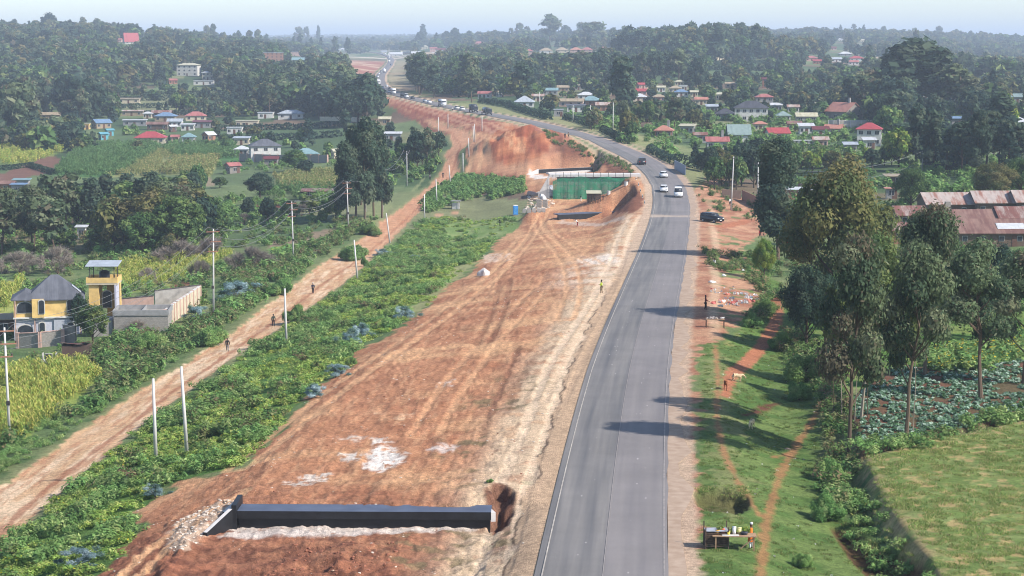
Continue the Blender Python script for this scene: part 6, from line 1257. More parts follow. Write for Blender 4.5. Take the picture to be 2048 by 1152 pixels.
# ---------------------------------------------------------------- vehicles
TYRE = mat('tyre', (.02, .02, .02), .9, .1); RIM = mat('wheel_rim', (.35, .35, .36), .4, .1, metal=.6); LAMP = mat('lamp_glass', (.7, .7, .66), .2, .05); TAIL = mat('tail_lamp', (.4, .03, .02), .3, .05)
def paintm(n, c): return mat('paint_'+n, srgb(*c, .85), .32, .03, 1, spec=.5)
PT = {'white': (236, 236, 236), 'black': (28, 30, 34), 'dark': (60, 62, 68), 'silver': (176, 180, 184), 'red': (150, 44, 44), 'blue': (70, 90, 130), 'cream': (226, 220, 206)}
VM = {}
def vmesh(kind, color):
    """meshes of one vehicle, nose towards +y: list of (name, mesh, loc, children)"""
    if (kind, color) in VM: return VM[(kind, color)]
    pm = paintm(color, PT[color])
    L, W, H_ = {'car': (4.4, 1.72, 1.46), 'suv': (4.7, 1.85, 1.75), 'van': (4.8, 1.75, 2.05), 'bus': (9.0, 2.4, 3.1), 'truck': (7.6, 2.4, 3.2), 'tanker': (9.5, 2.5, 3.0)}[kind]
    def side(prof, w, m, name, taper=1.0, mid=None):
        bm = bmesh.new(); n = len(prof)
        a = [bm.verts.new((-w/2*(taper if z > (mid or 9) else 1), y, z)) for y, z in prof]; b = [bm.verts.new((w/2*(taper if z > (mid or 9) else 1), y, z)) for y, z in prof]
        bm.faces.new(a); bm.faces.new(list(reversed(b)))
        for i in range(n): bm.faces.new((a[(i+1) % n], a[i], b[i], b[(i+1) % n]))
        bmesh.ops.recalc_face_normals(bm, faces=bm.faces); bmesh.ops.bevel(bm, geom=bm.edges[:], offset=.06, segments=2, affect='EDGES', clamp_overlap=True)
        me = bpy.data.meshes.new(name); bm.to_mesh(me); bm.free(); me.materials.append(m); me.polygons.foreach_set('use_smooth', [True]*len(me.polygons)); return me
    h = L/2; P = []; wr = .33 if kind in ('car', 'suv', 'van') else .5; g = wr*.75
    if kind == 'car':
        P.append(('body', side([(-h, g), (h, g), (h, .62), (h-.15, .78), (h-1.15, .95), (-h+.9, 1.0), (-h+.1, .95), (-h, .7)], W, pm, 'body'), (0, 0, 0)))
        P.append(('windows', side([(h-1.25, .9), (h-1.95, 1.36), (-h+1.55, 1.38), (-h+.65, .95)], W*.94, GLASS, 'windows', .84, 1.2), (0, 0, 0))); P.append(('cabin_roof', MB().box(0, -.35, 1.39, W*.76, 1.75, .09, taper=.92).mesh('cabin_roof', pm), (0, 0, 0)))
        P.append(('windscreen_frame', MB().box(0, -.25, 1.1, W*.95, .09, .5, taper=.86).mesh('pillar', pm), (0, 0, 0)))
    elif kind in ('suv', 'van'):
        nose = 1.0 if kind == 'suv' else .55; zb = 1.05; zt = H_
        P.append(('body', side([(-h, g), (h, g), (h, .8), (h-.12, .98), (h-nose, zb+.08), (-h+.05, zb+.08)], W, pm, 'body'), (0, 0, 0)))
        P.append(('windows', side([(h-nose-.02, zb), (h-nose-.65, zt-.1), (-h+.3, zt-.1), (-h+.06, zb)], W*.96, GLASS, 'windows', .88, zt-.3), (0, 0, 0))); P.append(('cabin_roof', MB().box(0, -nose*.5-.12, zt-.07, W*.84, L-nose-1.0, .12, taper=.94).mesh('cabin_roof', pm), (0, 0, 0)))
        for yy in ((-h+.12), -.3, (-h+1.35)): P.append(('pillar', MB().box(0, yy, (zb+zt)/2-.05, W*.965, .14, zt-zb-.1, taper=.885).mesh('pillar', pm), (0, 0, 0)))
    elif kind == 'bus':
        P.append(('body', side([(-h, g), (h, g), (h, 1.4), (h-.25, H_), (-h+.1, H_), (-h, 1.4)], W, pm, 'body'), (0, 0, 0))); P.append(('windows', MB().box(0, -.1, 2.1, W+.03, L-1.0, .75).box(0, h-.18, 2.05, W*.85, .25, .9).mesh('windows', GLASS), (0, 0, 0)))
    else:
        P.append(('cab', side([(h-1.9, g), (h, g), (h, 1.3), (h-.25, 2.5), (h-1.9, 2.55)], W, pm, 'cab'), (0, 0, 0))); P.append(('windscreen', MB().box(0, h-.12, 1.85, W*.84, .22, .75).mesh('windscreen', GLASS), (0, 0, 0)))
        P.append(('chassis', MB().box(0, -.8, .8, W*.6, L-1.8, .3).mesh('chassis', STEEL), (0, 0, 0)))
        if kind == 'truck': P.append(('cargo_box', side([(-h, 1.0), (h-2.1, 1.0), (h-2.1, H_), (-h, H_)], W, pm if color != 'dark' else paintm('dark', PT['dark']), 'cargo_box'), (0, 0, 0)))
        else: P.append(('tank', MB().tube([(0, -h, 1.9), (0, -h+.3, 1.9), (0, h-2.4, 1.9), (0, h-2.1, 1.9)], [.7, 1.05, 1.05, .7], 14).mesh('tank', paintm('dark', PT['dark']), True), (0, 0, 0)))
    wm = MB().tube([(-.11, 0, 0), (.11, 0, 0)], wr, 14).mesh('tyre', TYRE, False); rm = MB().tube([(-.125, 0, 0), (.125, 0, 0)], wr*.58, 10).mesh('rim', RIM)
    for sx in (-1, 1):
        for yy in ((h-.85), (-h+.85)): P.append(('wheel', wm, (sx*(W/2-.1), yy, wr), rm))
        P.append(('headlight', MB().box(0, 0, 0, .34, .06, .16).mesh('headlight', LAMP), (sx*(W/2-.3), h+.0, .68 if kind in ('car',) else .82))); P.append(('tail_light', MB().box(0, 0, 0, .22, .06, .24).mesh('tail_light', TAIL), (sx*(W/2-.18), -h-.0, .8)))
    P.append(('number_plate', MB().box(0, h+.03, .5, .5, .03, .12).mesh('number_plate', LAMP), (0, 0, 0)))
    VM[(kind, color)] = P; return P
def vehicle(kind, color, p, heading, label, group=None):
    nm = {'car': 'car', 'suv': 'car', 'van': 'van', 'bus': 'bus', 'truck': 'truck', 'tanker': 'truck'}[kind]; r = empty(nm, p, heading, label, nm, group); far = float(YO(p.y)) > 330
    for t in vmesh(kind, color):
        if far and t[0] in ('headlight', 'tail_light', 'number_plate', 'pillar', 'windscreen_frame'): continue
        o = bpy.data.objects.new(t[0], t[1]); link(o, r); o.location = t[2]
        if len(t) > 3 and not far: q = bpy.data.objects.new('rim', t[3]); link(q, o)
    return r
def on_road(px, py, lane, kind, color, toward, label, group='vehicles on the tarmac road'):
    g = G(px, py); i = int(np.argmin(np.hypot(ROAD[:, 0]-g.x, ROAD[:, 1]-g.y))); i = max(1, min(len(ROAD)-2, i)); t = ROAD[i+1]-ROAD[i-1]; t = t/np.hypot(*t); nr = np.array([t[1], -t[0]]); c = ROAD[i]+t*((g.x-ROAD[i][0])*t[0]+(g.y-ROAD[i][1])*t[1])
    x, y = c+nr*lane; d = -t if toward else t; up = .07*(1+max(0, float(YO(y))-200)*.012); return vehicle(kind, color, Vector((x, y, float(zat(x, y))+up)), math.atan2(-d[0], d[1]), label, group)
on_road(1356, 394, 1.6, 'van', 'white', True, 'white minibus, nearest of the vehicles on the bend'); on_road(1337, 384, -1.3, 'car', 'white', True, 'white car just left of the white minibus'); on_road(1327, 355, .2, 'car', 'white', True, 'white car following behind on the bend'); on_road(1281, 329, -1.8, 'suv', 'dark', False, 'dark car rounding the bend above the underpass')
vehicle('suv', 'black', G(1424, 444), R(218), 'black car parked on the red dirt right of the road')
on_road(975, 230, -2.2, 'tanker', 'dark', True, 'long dark lorry leading the distant queue'); on_road(943, 225, -1.8, 'truck', 'dark', True, 'dark lorry right behind the long lorry')
FAR = [(929, 221, 'car', 'white'), (921, 219, 'car', 'cream'), (889, 213, 'bus', 'white'), (871, 207, 'car', 'white'), (858, 205, 'car', 'silver'), (831, 199, 'car', 'dark'), (818, 196, 'van', 'white'), (809, 194, 'suv', 'dark'), (796, 189, 'bus', 'white'), (783, 186, 'car', 'white'), (775, 180, 'car', 'dark'), (772, 175, 'car', 'white'), (768, 178, 'car', 'silver'), (760, 170, 'truck', 'white'), (758, 161, 'car', 'cream'), (761, 155, 'car', 'white'), (765, 150, 'car', 'white'), (768, 145, 'van', 'silver'), (774, 147, 'truck', 'white'), (772, 139, 'car', 'white'), (784, 132, 'van', 'blue'), (785, 126, 'truck', 'white'), (779, 117, 'bus', 'white'), (757, 112, 'truck', 'white'), (745, 110, 'truck', 'cream'), (736, 109, 'car', 'silver')]
ORD = ['first', 'second', 'third', 'fourth', 'fifth', 'sixth', 'seventh', 'eighth', 'ninth', 'tenth', 'eleventh', 'twelfth', 'thirteenth', 'fourteenth', 'fifteenth', 'sixteenth', 'seventeenth', 'eighteenth', 'nineteenth', 'twentieth']
cnt = {}
for a, b, k, c in FAR:
    s = 1.9 if (a, b) in ((772, 175), (775, 180), (774, 147), (784, 132)) else -1.8; cnt[(k, c)] = cnt.get((k, c), 0)+1
    nm = {'car': 'car', 'suv': 'sport utility car', 'van': 'van', 'bus': 'bus', 'truck': 'lorry'}[k]; on_road(a, b, s, k, c, s < 0, '%s %s, %s of its colour counting from the dark lorries uphill' % (c, nm, ORD[cnt[(k, c)]-1]), 'distant queue of traffic')

# ---------------------------------------------------------------- people
SKIN = mat('skin_dark', srgb(96, 66, 52, .8), .6, .08); HAIRM = mat('hair_black', (.012, .011, .010), .9, .1)
def cloth(n, c): return mat('cloth_'+n, srgb(*c, .85), .95, .12, 5, .2, 30)
def skin_mesh(name, verts, edges, radii, m, sub=1, root=0):
    me = bpy.data.meshes.new(name); me.from_pydata(verts, edges, []); o = bpy.data.objects.new(name, me); col.objects.link(o)
    md = o.modifiers.new('skin', 'SKIN'); md.use_smooth_shade = True; md.branch_smoothing = .6
    sv_ = me.skin_vertices[0].data
    for i, r_ in enumerate(radii): sv_[i].radius = r_ if isinstance(r_, tuple) else (r_, r_)
    sv_[root].use_root = True; s = o.modifiers.new('sub', 'SUBSURF'); s.levels = sub; s.render_levels = sub
    dg = bpy.context.evaluated_depsgraph_get(); nm = bpy.data.meshes.new_from_object(o.evaluated_get(dg)); bpy.data.objects.remove(o)
    nm.materials.clear(); nm.materials.append(m); nm.name = name; return nm
def person(p, face, label, shirt, trousers, pose='walk', h=1.7, skirt=False, hat=None, coat=False, group=None, sub=1):
    """face: direction looked at (radians, 0 = away from the camera)"""
    k = h/1.75; r = empty('person', p, face, label, 'person', group)
    st = {'walk': .26, 'stand': .05, 'bend': .12, 'sit': 0}[pose]; lean = {'walk': .04, 'stand': 0, 'bend': .45, 'sit': .12}[pose]
    V = []; E_ = []; Rr = []
    def v(q, rad, par=None):
        V.append(tuple(x*k for x in q)); Rr.append(tuple(x*k for x in rad) if isinstance(rad, tuple) else rad*k)
        if par is not None: E_.append((par, len(V)-1))
        return len(V)-1
    hz = .95 if pose != 'sit' else .32
    pel = v((0, 0, hz), (.155, .115)); wa = v((0, lean*.35, hz+.17), (.135, .10), pel); ch = v((0, lean*.8, hz+.38), (.165, .115), wa); nk = v((0, lean*1.05, hz+.53), .062, ch); hd0 = v((0, lean*1.15+.01, hz+.61), (.075, .085), nk); hd = v((0, lean*1.25+.015, hz+.70), (.082, .098), hd0); v((0, lean*1.28+.0, hz+.775), (.06, .07), hd)
    arms = []
    for s in (-1, 1):
        sw = s*st*.8; sh = v((s*.17, lean*.95, hz+.47), .062, ch)
        if pose in ('stand', 'bend') and s == 1: el = v((s*.26, lean*.9+.20, hz+.22), .043, sh); wr = v((s*.22, lean*.9+.42, hz+.15), .030, el)
        elif pose == 'sit': el = v((s*.26, .18, hz+.22), .043, sh); wr = v((s*.16, .38, hz+.20), .030, el)
        else: el = v((s*.25, lean*.7+sw*.45, hz+.20), .043, sh); wr = v((s*.27, lean*.6+sw*1.1+.05, hz-.03), .030, el)
        e = Vector(V[wr])-Vector(V[el]); e.normalize(); w = Vector(V[wr])/k; pa = v(tuple(w+e*.075), (.040, .018), wr); arms.append((sh, el, wr)); side_ = e.cross(Vector((0, 1, .3))).normalized()
        for f, (o, l) in enumerate(((-.030, .065), (-.010, .078), (.010, .072), (.030, .055))): b0 = w+e*.10+side_*o; a0 = v(tuple(b0), .009, pa); a1 = v(tuple(b0+e*l*.6), .008, a0); v(tuple(b0+e*l+Vector((0, .012, 0))), .007, a1)
        tb = w+e*.03+side_*(-.045*s); t0 = v(tuple(tb), .010, wr); v(tuple(tb+e*.05+side_*(-.012*s)), .008, t0)
    legs = []
    for s in (-1, 1):
        sw = -s*st
        if pose == 'sit': hp = v((s*.09, .03, hz-.02), .085, pel); kn = v((s*.14, .42, hz+.16), .060, hp); an = v((s*.12, .50, .07), .042, kn)
        else: hp = v((s*.09, 0, hz-.09), .088, pel); kn = v((s*.10, sw*.55+.03, .50), .058, hp); an = v((s*.10, sw*1.15-.02, .09), .040, kn)
        a = Vector(V[an])/k; v((a.x, a.y+.13, .045), (.042, .032), an); legs.append((hp, kn, an))
    bm_ = skin_mesh('body', V, E_, Rr, SKIN, sub); b = bpy.data.objects.new('body', bm_); link(b, r)
    # clothes: a looser skin over the same joints
    def garment(name, idx, edges, grow, m, extra=None):
        vs = [V[i] for i in idx]; rr = [tuple((x+grow*k) for x in (Rr[i] if isinstance(Rr[i], tuple) else (Rr[i], Rr[i]))) for i in idx]; mp = {i: j for j, i in enumerate(idx)}; ed = [(mp[a], mp[b]) for a, b in edges]
        if extra: vs, ed, rr = extra(vs, ed, rr)
        o = bpy.data.objects.new(name, skin_mesh(name, vs, ed, rr, m, sub)); link(o, r); return o
    sid = [pel, wa, ch]+[a for t in arms for a in t]; sed = [(pel, wa), (wa, ch)]+[(ch, t[0]) for t in arms]+[(t[0], t[1]) for t in arms]+[(t[1], t[2]) for t in arms]
    garment('coat' if coat else 'shirt', sid, sed, .020, cloth(*shirt))
    if skirt or coat:
        mb = MB(); rings = [(hz+.06, .20), (hz-.15, .24), (.62, .26), (.40 if skirt else .52, .28)]; n = 14
        if pose == 'sit': rings = [(hz+.1, .2), (hz, .3), (.1, .42)]
        vs = [(math.cos(2*math.pi*i/n)*q*k, math.sin(2*math.pi*i/n)*q*.8*k, z*k) for z, q in rings for i in range(n)]
        mb.add(vs, [(j*n+i, j*n+(i+1) % n, (j+1)*n+(i+1) % n, (j+1)*n+i) for j in range(len(rings)-1) for i in range(n)]); mb.build('skirt' if skirt else 'coat_hem', cloth(*(trousers if skirt else shirt)), r, True)
    if not skirt: garment('trousers', [pel]+[a for t in legs for a in t], [(pel, t[0]) for t in legs]+[(t[0], t[1]) for t in legs]+[(t[1], t[2]) for t in legs], .018, cloth(*trousers))
    hv = Vector(V[hd]); bm = bmesh.new(); bmesh.ops.create_uvsphere(bm, u_segments=12, v_segments=8, radius=.105*k)
    for q in bm.verts: q.co = Vector((q.co.x*.95, q.co.y*1.08-.014*k, q.co.z+.035*k))
    bmesh.ops.delete(bm, geom=[q for q in bm.verts if q.co.z < -.02*k or (q.co.y > .07*k and q.co.z < .07*k)], context='VERTS'); me = bpy.data.meshes.new('hair'); bm.to_mesh(me); bm.free()
    me.materials.append(HAIRM if not hat else cloth(*hat)); o = bpy.data.objects.new('headscarf' if hat else 'hair', me); link(o, r); o.location = hv
    fc = MB()
    for s in (-1, 1): fc.box(s*.032*k, .083*k, .012*k, .018*k, .012*k, .010*k); 
    fc.build('eyes', mat('eye', (.5, .5, .48), .3, .05), b).location = hv; MB().box(0, .098*k, -.01*k, .022*k, .03*k, .04*k, taper=.5).build('nose', SKIN, b).location = hv; MB().box(0, .086*k, -.045*k, .045*k, .012*k, .012*k).build('mouth', mat('lips', srgb(120, 70, 66, .8), .5), b).location = hv
    for s in (-1, 1): MB().box(s*.088*k, 0, -.005*k, .014*k, .035*k, .05*k).build('ear', SKIN, b).location = hv
    return r
BLKc = ('black', (34, 34, 38)); NAVY = ('navy', (40, 44, 62)); GRY = ('grey', (110, 108, 110)); WHc = ('white', (228, 228, 226)); ORG = ('orange', (238, 120, 40)); LIM = ('lime', (190, 214, 60)); REDc = ('red', (150, 40, 44)); KH = ('khaki', (140, 120, 96)); GRN = ('green', (52, 68, 60))
person(G(455, 703), R(185), 'person in dark clothes walking nearest the camera on the track', BLKc, GRY); person(G(547, 653), R(10), 'person with grey green top walking away on the track', GRN, BLKc); person(G(626, 587), R(0), 'person in navy jacket and white cap farther up the track', NAVY, BLKc, hat=WHc)
person(G(886, 356), R(0), 'tiny dark clothed person near the top of the track', BLKc, BLKc); person(G(860, 360), R(30), 'person in dark clothes at the verge near the track top', GRY, BLKc)
person(G(1203, 587), R(60), 'person in lime safety vest standing on the earthworks', LIM, KH, 'stand'); person(G(1411, 620), R(250), 'person in red top standing beside the rubbish heap', REDc, BLKc, 'stand')
person(G(1430, 531), R(120), 'person in white top sitting on the grass bank', WHc, BLKc, 'sit'); person(G(1460, 412), R(200), 'person in pale top on the red dirt lane', WHc, NAVY); person(G(1000, 452), R(90), 'person in dark clothes standing on the pale grass', BLKc, BLKc, 'stand')
person(G(1155, 453), R(100), 'worker in pale shirt below the black culvert wall', WHc, REDc, 'bend'); person(G(1162, 403), R(90), 'worker in dark overalls left of the wooden shed', NAVY, WHc, 'stand'); person(G(1206, 401), R(270), 'worker in orange top right of the wooden shed', ('rustred', (176, 104, 80)), NAVY, 'stand'); person(G(1189, 404), R(180), 'worker in grey in front of the wooden shed', GRY, BLKc, 'stand', 1.6)
person(G(1130, 277), R(190), 'person in black at the inner edge of the bend', BLKc, BLKc); person(G(1137, 276), R(190), 'second person in brown at the inner edge of the bend', KH, BLKc); person(G(905, 222), R(10), 'person in white walking beside the distant traffic', WHc, BLKc)
person(G(1520, 477), R(200), 'person in red at the foot of the tall dark tree', REDc, BLKc); person(G(1502, 1098), R(70), 'vendor in long orange coat and white headscarf at the stall', ORG, WHc, 'stand', 1.62, False, WHc, True, sub=2)

# ---------------------------------------------------------------- animals
def animal(p, face, label, c, name, L=1.0, Hh=.62, graze=True, horn=False):
    r = empty(name, p, face, label, name); V = [(0, -L*.36, Hh), (0, -L*.12, Hh-.02), (0, L*.15, Hh), (0, L*.34, Hh+.03), (0, L*.50, Hh+(.02 if graze else .16)), (0, L*.64, Hh-(.18 if graze else -.22)), (0, L*.74, Hh-(.34 if graze else -.20)), (0, -L*.46, Hh-.08)]
    Rr = [.15, .175, .18, .14, .085, .07, .045, .03]; E_ = [(0, 1), (1, 2), (2, 3), (3, 4), (4, 5), (5, 6), (0, 7)]; Rr = [q*L for q in Rr]
    for s in (-1, 1):
        for fr in (0, 1):
            b = 2 if fr else 0; y = L*(.26 if fr else -.34); i0 = len(V); V += [(s*.10*L, y, Hh-.14), (s*.11*L, y+(.02 if fr else .07)*L, Hh*.55), (s*.11*L, y-(0 if fr else .05)*L, Hh*.32), (s*.11*L, y+.01, .03)]; Rr += [.075*L, .045*L, .03*L, .03*L]; E_ += [(b, i0), (i0, i0+1), (i0+1, i0+2), (i0+2, i0+3)]
        i0 = len(V); h_ = V[5]; V.append((s*.09*L, h_[1]-.03, h_[2]+.05)); Rr.append(.022*L); E_.append((5, i0))
    o = bpy.data.objects.new('body', skin_mesh('body', V, E_, Rr, mat('coat_'+name+str(sum(c)), srgb(*c, .8), .95, .2, 8, .4, 25), 1, 1)); link(o, r)
    for s in (-1, 1): MB().box(s*.08*L, L*.26, .02, .05*L, .06*L, .05).box(s*.08*L, -L*.36, .02, .05*L, .06*L, .05).build('hoof', STEEL, r)
    return r
animal(G(1474, 764), R(-80), 'cream sheep grazing where the red path ends', (222, 192, 154), 'sheep', 1.15); animal(G(1451, 780), R(175), 'brown goat facing the camera beside the cream sheep', (150, 92, 60), 'goat', 1.0, .66, False); animal(G(1503, 858), R(160), 'pale sheep on the grass below the two grazing animals', (226, 204, 158), 'sheep', 1.1)
animal(G(1560, 600), R(80), 'tan goat at the top of the winding red path', (190, 160, 124), 'goat', 1.0, .62)

# ---------------------------------------------------------------- stall and other things
WOOD = mat('rough_wood', srgb(172, 140, 110, .8), .9, .2, 4, .3, 12); WOODD = mat('dark_wood', srgb(96, 78, 66, .8), .9, .25, 4, .3, 12)
def table_stall():
    p = G(1468, 1098); r = empty('market_table', p, R(-3), 'rough wooden vendor table standing on the grass', 'table'); MB().box(0, 0, .86, 2.6, .95, .05).build('tabletop', WOOD, r)
    for a in (-1.1, 1.15):
        for b in (-.4, .4): MB().box(a, b, .41, .07, .07, .84).build('leg', WOOD, r)
    o = MB().box(0, 0, 0, .06, .06, 1.2).build('brace', WOOD, r); o.location = (.8, -.38, .5); o.rotation_euler = (0, R(50), 0)
    t = lambda x, y: p+Vector((x, y, .89))
    sel = ((-1.0, 0, 'plastic_tub', (226, 160, 60), .12, .22, 'orange plastic tub at the left end of the table'), (-.65, .2, 'bucket', (222, 120, 90), .12, .26, 'salmon bucket standing on the vendor table'), (-.35, -.1, 'plastic_tub', (236, 210, 80), .10, .16, 'yellow tub beside the tall white container'), (.0, .05, 'jerrican', (240, 240, 240), .12, .42, 'tall white container in the middle of the table'), (.32, .2, 'bucket', (230, 220, 150), .13, .34, 'pale yellow bucket on the vendor table'), (.6, 0, 'basin', (60, 62, 70), .22, .12, 'dark basin near the vendor'))
    for x, y, n, c, rad, h, lb in sel:
        e = empty(n, t(x, y), 0, lb, n.replace('_', ' ')); MB().tube([(0, 0, 0), (0, 0, h)], [rad*.85, rad], 12).build('body', mat('plastic%d' % sum(c), srgb(*c, .85), .45, .05), e, True); MB().tube([(0, 0, h), (0, 0, h+.03)], [rad*1.06, rad*1.06], 12).build('rim', mat('plastic%d' % sum(c), srgb(*c, .85)), e, True)
    e = empty('plastic_sheet', t(-.25, -.25), 0, 'white sheet spread along the front of the table', 'sheet'); MB().box(0, 0, .01, 1.0, .3, .03).build('sheet_body', wc('white'), e)
    for x, lb in ((-.8, 'left'), (.05, 'middle'), (.75, 'right')):
        P, C_ = leafquads(np.random.RandomState(int(x*50)+90), [(0, 0, .22, .26, .2, .24, 1, 0)], 90, .09, PAL['fresh']); o = bpy.data.objects.new('leafy_greens', quads_mesh('greens', P, C_, LEAF)); link(o); o.location = t(x, .28); tag(o, '%s bunch of leafy greens at the back of the table' % lb, 'greens')
    q = G(1432, 1094); k = empty('crate_rack', q, R(2), 'dark slatted crate left of the vendor table', 'crate')
    for i in range(8): MB().box(0, -.42, .16+i*.11, 1.35, .03, .07).build('slat', WOODD, k); MB().box(.66, 0, .16+i*.11, .03, .82, .07).build('slat', WOODD, k); MB().box(-.66, 0, .16+i*.11, .03, .82, .07).build('slat', WOODD, k)
    MB().box(0, 0, 1.06, 1.36, .86, .04).build('lid', mat('grey_cloth', srgb(170, 172, 180, .8)), k); MB().box(0, .40, .55, 1.3, .03, .9).build('back', WOODD, k)
    for a in (-.68, .68):
        for b in (-.44, .44): MB().box(a, b, .65 if b < 0 else .75, .06, .06, 1.3 if b < 0 else 1.5).build('post', WOODD, k)
table_stall()
def bench(px, py, label):
    p = G(px, py); r = empty('display_table', p, R(0), label, 'table'); MB().box(0, 0, .95, 2.0, .7, .05).build('tabletop', WOOD, r)
    for a in (-.95, .95):
        for b in (-.3, .3): MB().box(a, b, .47, .06, .06, .94).build('leg', WOODD, r)
    P, C_ = leafquads(np.random.RandomState(4), [(-.3, 0, 1.1, .6, .25, .12, 1, 0), (.7, 0, 1.12, .2, .2, .14, 1, 2)], 60, .12, L3((210, 200, 190), (160, 120, 100), (232, 232, 230))); o = bpy.data.objects.new('goods', quads_mesh('goods', P, C_, LEAF)); link(o); o.location = p; tag(o, 'heap of small goods on the roadside display table', 'goods')
bench(1430, 656, 'small wooden display table beside the road above the grass')
def toilet(px, py):
    p = G(px, py); r = empty('portable_toilet', p, R(6), 'bright blue portable toilet at the edge of the works', 'toilet'); B_ = mat('blue_plastic', srgb(58, 134, 206, .85), .4, .05)
    MB().box(0, 0, 1.1, 1.1, 1.1, 2.1).build('cabin', B_, r); MB().box(0, 0, 2.22, 1.16, 1.16, .14, taper=.8).build('roof', wc('white'), r); MB().box(0, -.57, 1.1, .8, .04, 1.85).build('door', mat('blue_door', srgb(80, 156, 222, .85), .4), r); MB().box(0, 0, .04, 1.2, 1.2, .12).build('skid', wc('grey'), r)
toilet(1031, 430)
def wood_shed(px, py):
    p = G(px, py); r = empty('timber_shed', p+Vector((0, 1, 0)), 0, 'open slatted timber shed in front of the green net', 'shed')
    MB().add([(-1.7, -1.2, 2.2), (1.7, -1.2, 2.2), (1.7, 1.2, 2.7), (-1.7, 1.2, 2.7), (-1.7, -1.2, 2.28), (1.7, -1.2, 2.28), (1.7, 1.2, 2.78), (-1.7, 1.2, 2.78)], [(3, 2, 1, 0), (4, 5, 6, 7), (0, 1, 5, 4), (1, 2, 6, 5), (2, 3, 7, 6), (3, 0, 4, 7)]).build('roof', rc('cream'), r)
    for i in range(9): MB().box(-1.45+i*.36, -1.0, 1.1, .13, .05, 2.2).build('slat', WOODD, r)
    MB().box(0, .9, 1.2, 2.9, .05, 2.4).build('back_wall', WOODD, r)
    for a in (-1.5, 1.5): MB().box(a, .9, 1.25, .12, .12, 2.5).build('post', WOOD, r)
wood_shed(1188, 407)
def tarp(px, py, w, h, label, c, seed, name='tarpaulin'):
    p = G(px, py); s = pxm(p); r = random.Random(seed); W = w/s; Hh = h/s; bm = bmesh.new(); bmesh.ops.create_icosphere(bm, subdivisions=3, radius=1)
    for q in bm.verts:
        n_ = vnoise(q.co.x*2+seed, q.co.y*2+q.co.z, seed); q.co = Vector((q.co.x*W/2, q.co.y*W/2.6, max(0, q.co.z)*Hh))*(.7+.6*float(n_))
    me = bpy.data.meshes.new(name); bm.to_mesh(me); bm.free(); me.materials.append(mat('tarp%d' % sum(c), srgb(*c, .85), .7, .12, 1.5)); o = bpy.data.objects.new(name, me); link(o); o.location = p; tag(o, label, 'tarpaulin' if name == 'tarpaulin' else name)
tarp(968, 551, 26, 16, 'grey white domed boulder like heap on the orange soil', (206, 198, 192), 3, 'boulder'); tarp(1098, 392, 26, 14, 'crumpled white tarpaulin beside the green net', (228, 226, 224), 5); tarp(1086, 400, 16, 11, 'smaller grey white tarpaulin left of the crumpled one', (198, 196, 196), 8)
tarp(1064, 390, 26, 8, 'brownish sheet thrown over the building rubble', (186, 156, 140), 11); tarp(1100, 380, 18, 9, 'grey tarpaulin behind the white crumpled one', (168, 172, 180), 13)
ORDB = ('leftmost', 'second', 'third', 'fourth', 'rightmost')
for i in range(5):
    p = G(1049+i*9.5, 426-i*.3); e = empty('concrete_block', p, R(3), '%s concrete block of the row below the rubble' % ORDB[i], 'block', 'concrete blocks below the rubble'); MB().box(0, .4, .45, .92, .8, .9, taper=.94).build('block_body', CONC, e)
for i in range(4):
    p = G(1078+(i % 2)*12, 416-(i//2)*5); e = empty('pallet_stack', p, R(-4), '%s grey stack of building blocks in the rubble yard' % ('front left', 'front right', 'rear left', 'rear right')[i], 'block stack'); [MB().box(0, .5, .17+k*.33, 1.15-(k % 2)*.04, 1.0, .31).build('layer', BLK, e) for k in range(4)]
def hut(px, py):
    p = G(px, py); r = empty('shelter', p, R(-8), 'small grey shelter with white walls in the green scrub', 'shelter'); MB().box(0, 0, .75, 1.7, 1.3, 1.5).build('wall', wc('white'), r); MB().box(0, -.1, 1.95, 2.3, 2.0, .1).build('roof', wc('grey'), r)
    for a in (-1, 1): MB().box(a*.95, -.85, .95, .09, .09, 1.95).build('post', STEEL, r)
hut(912, 418)
for i, (a, b) in enumerate(((1277, 372), (1281, 384), (1285, 396), (1289, 408), (1272, 360))):
    p = G(a, b); e = empty('guard_post', p, 0, 'short black and white guard post, %s along the inner road edge' % ('second from the bridge', 'third from the bridge', 'fourth from the bridge', 'nearest the camera', 'nearest the bridge')[i], 'post', 'guard posts on the inner road edge'); MB().tube([(0, 0, 0), (0, 0, .75)], .11, 8).build('shaft', wc('white'), e); MB().tube([(0, 0, .3), (0, 0, .5)], .125, 8).build('band', BIT, e)
for i, (a, b) in enumerate(((1217, 390), (1252, 372))):
    p = G(a, b); e = empty('drum', p, 0, '%s white drum on the slope beside the green net' % ('lower', 'upper')[i], 'drum'); MB().tube([(0, 0, 0), (0, 0, .9)], .42, 12).build('body', wc('white'), e); MB().tube([(0, 0, .9), (0, 0, .95)], .44, 12).build('lid', wc('grey'), e)
for i, (a, b, w) in enumerate(((1424, 565, 15), (1495, 532, 8), (1486, 541, 7), (1448, 552, 8))):
    tarp(a, b, w, 4, ('white flat sheet on the red ground above the rubbish', 'small white sack on the bank, right of two', 'small white sack on the bank, left of two', 'small white cloth below the sitting person')[i], (232, 232, 230), 20+i, 'sack')
p = G(1575, 899); e = bpy.data.objects.new('boulder', stone_mesh(44, (150, 132, 112))); link(e); e.location = p; e.scale = (.7, .5, .45); tag(e, 'brownish boulder lying on the narrow red path', 'boulder')
# ---------------------------------------------------------------- trees
def T1(kind, px, py, pyt, w, label, lod=None, var=None, rz=None, name=None, group=None):
    p = G(px, py); s = pxm(p); H_ = z_of(pyt, p.y)-p.z; BOXT.append((px, p.x, p.y)); return tree(kind, p, H_, w/s, label, group, lod, name, var, rz)
BOXT = []
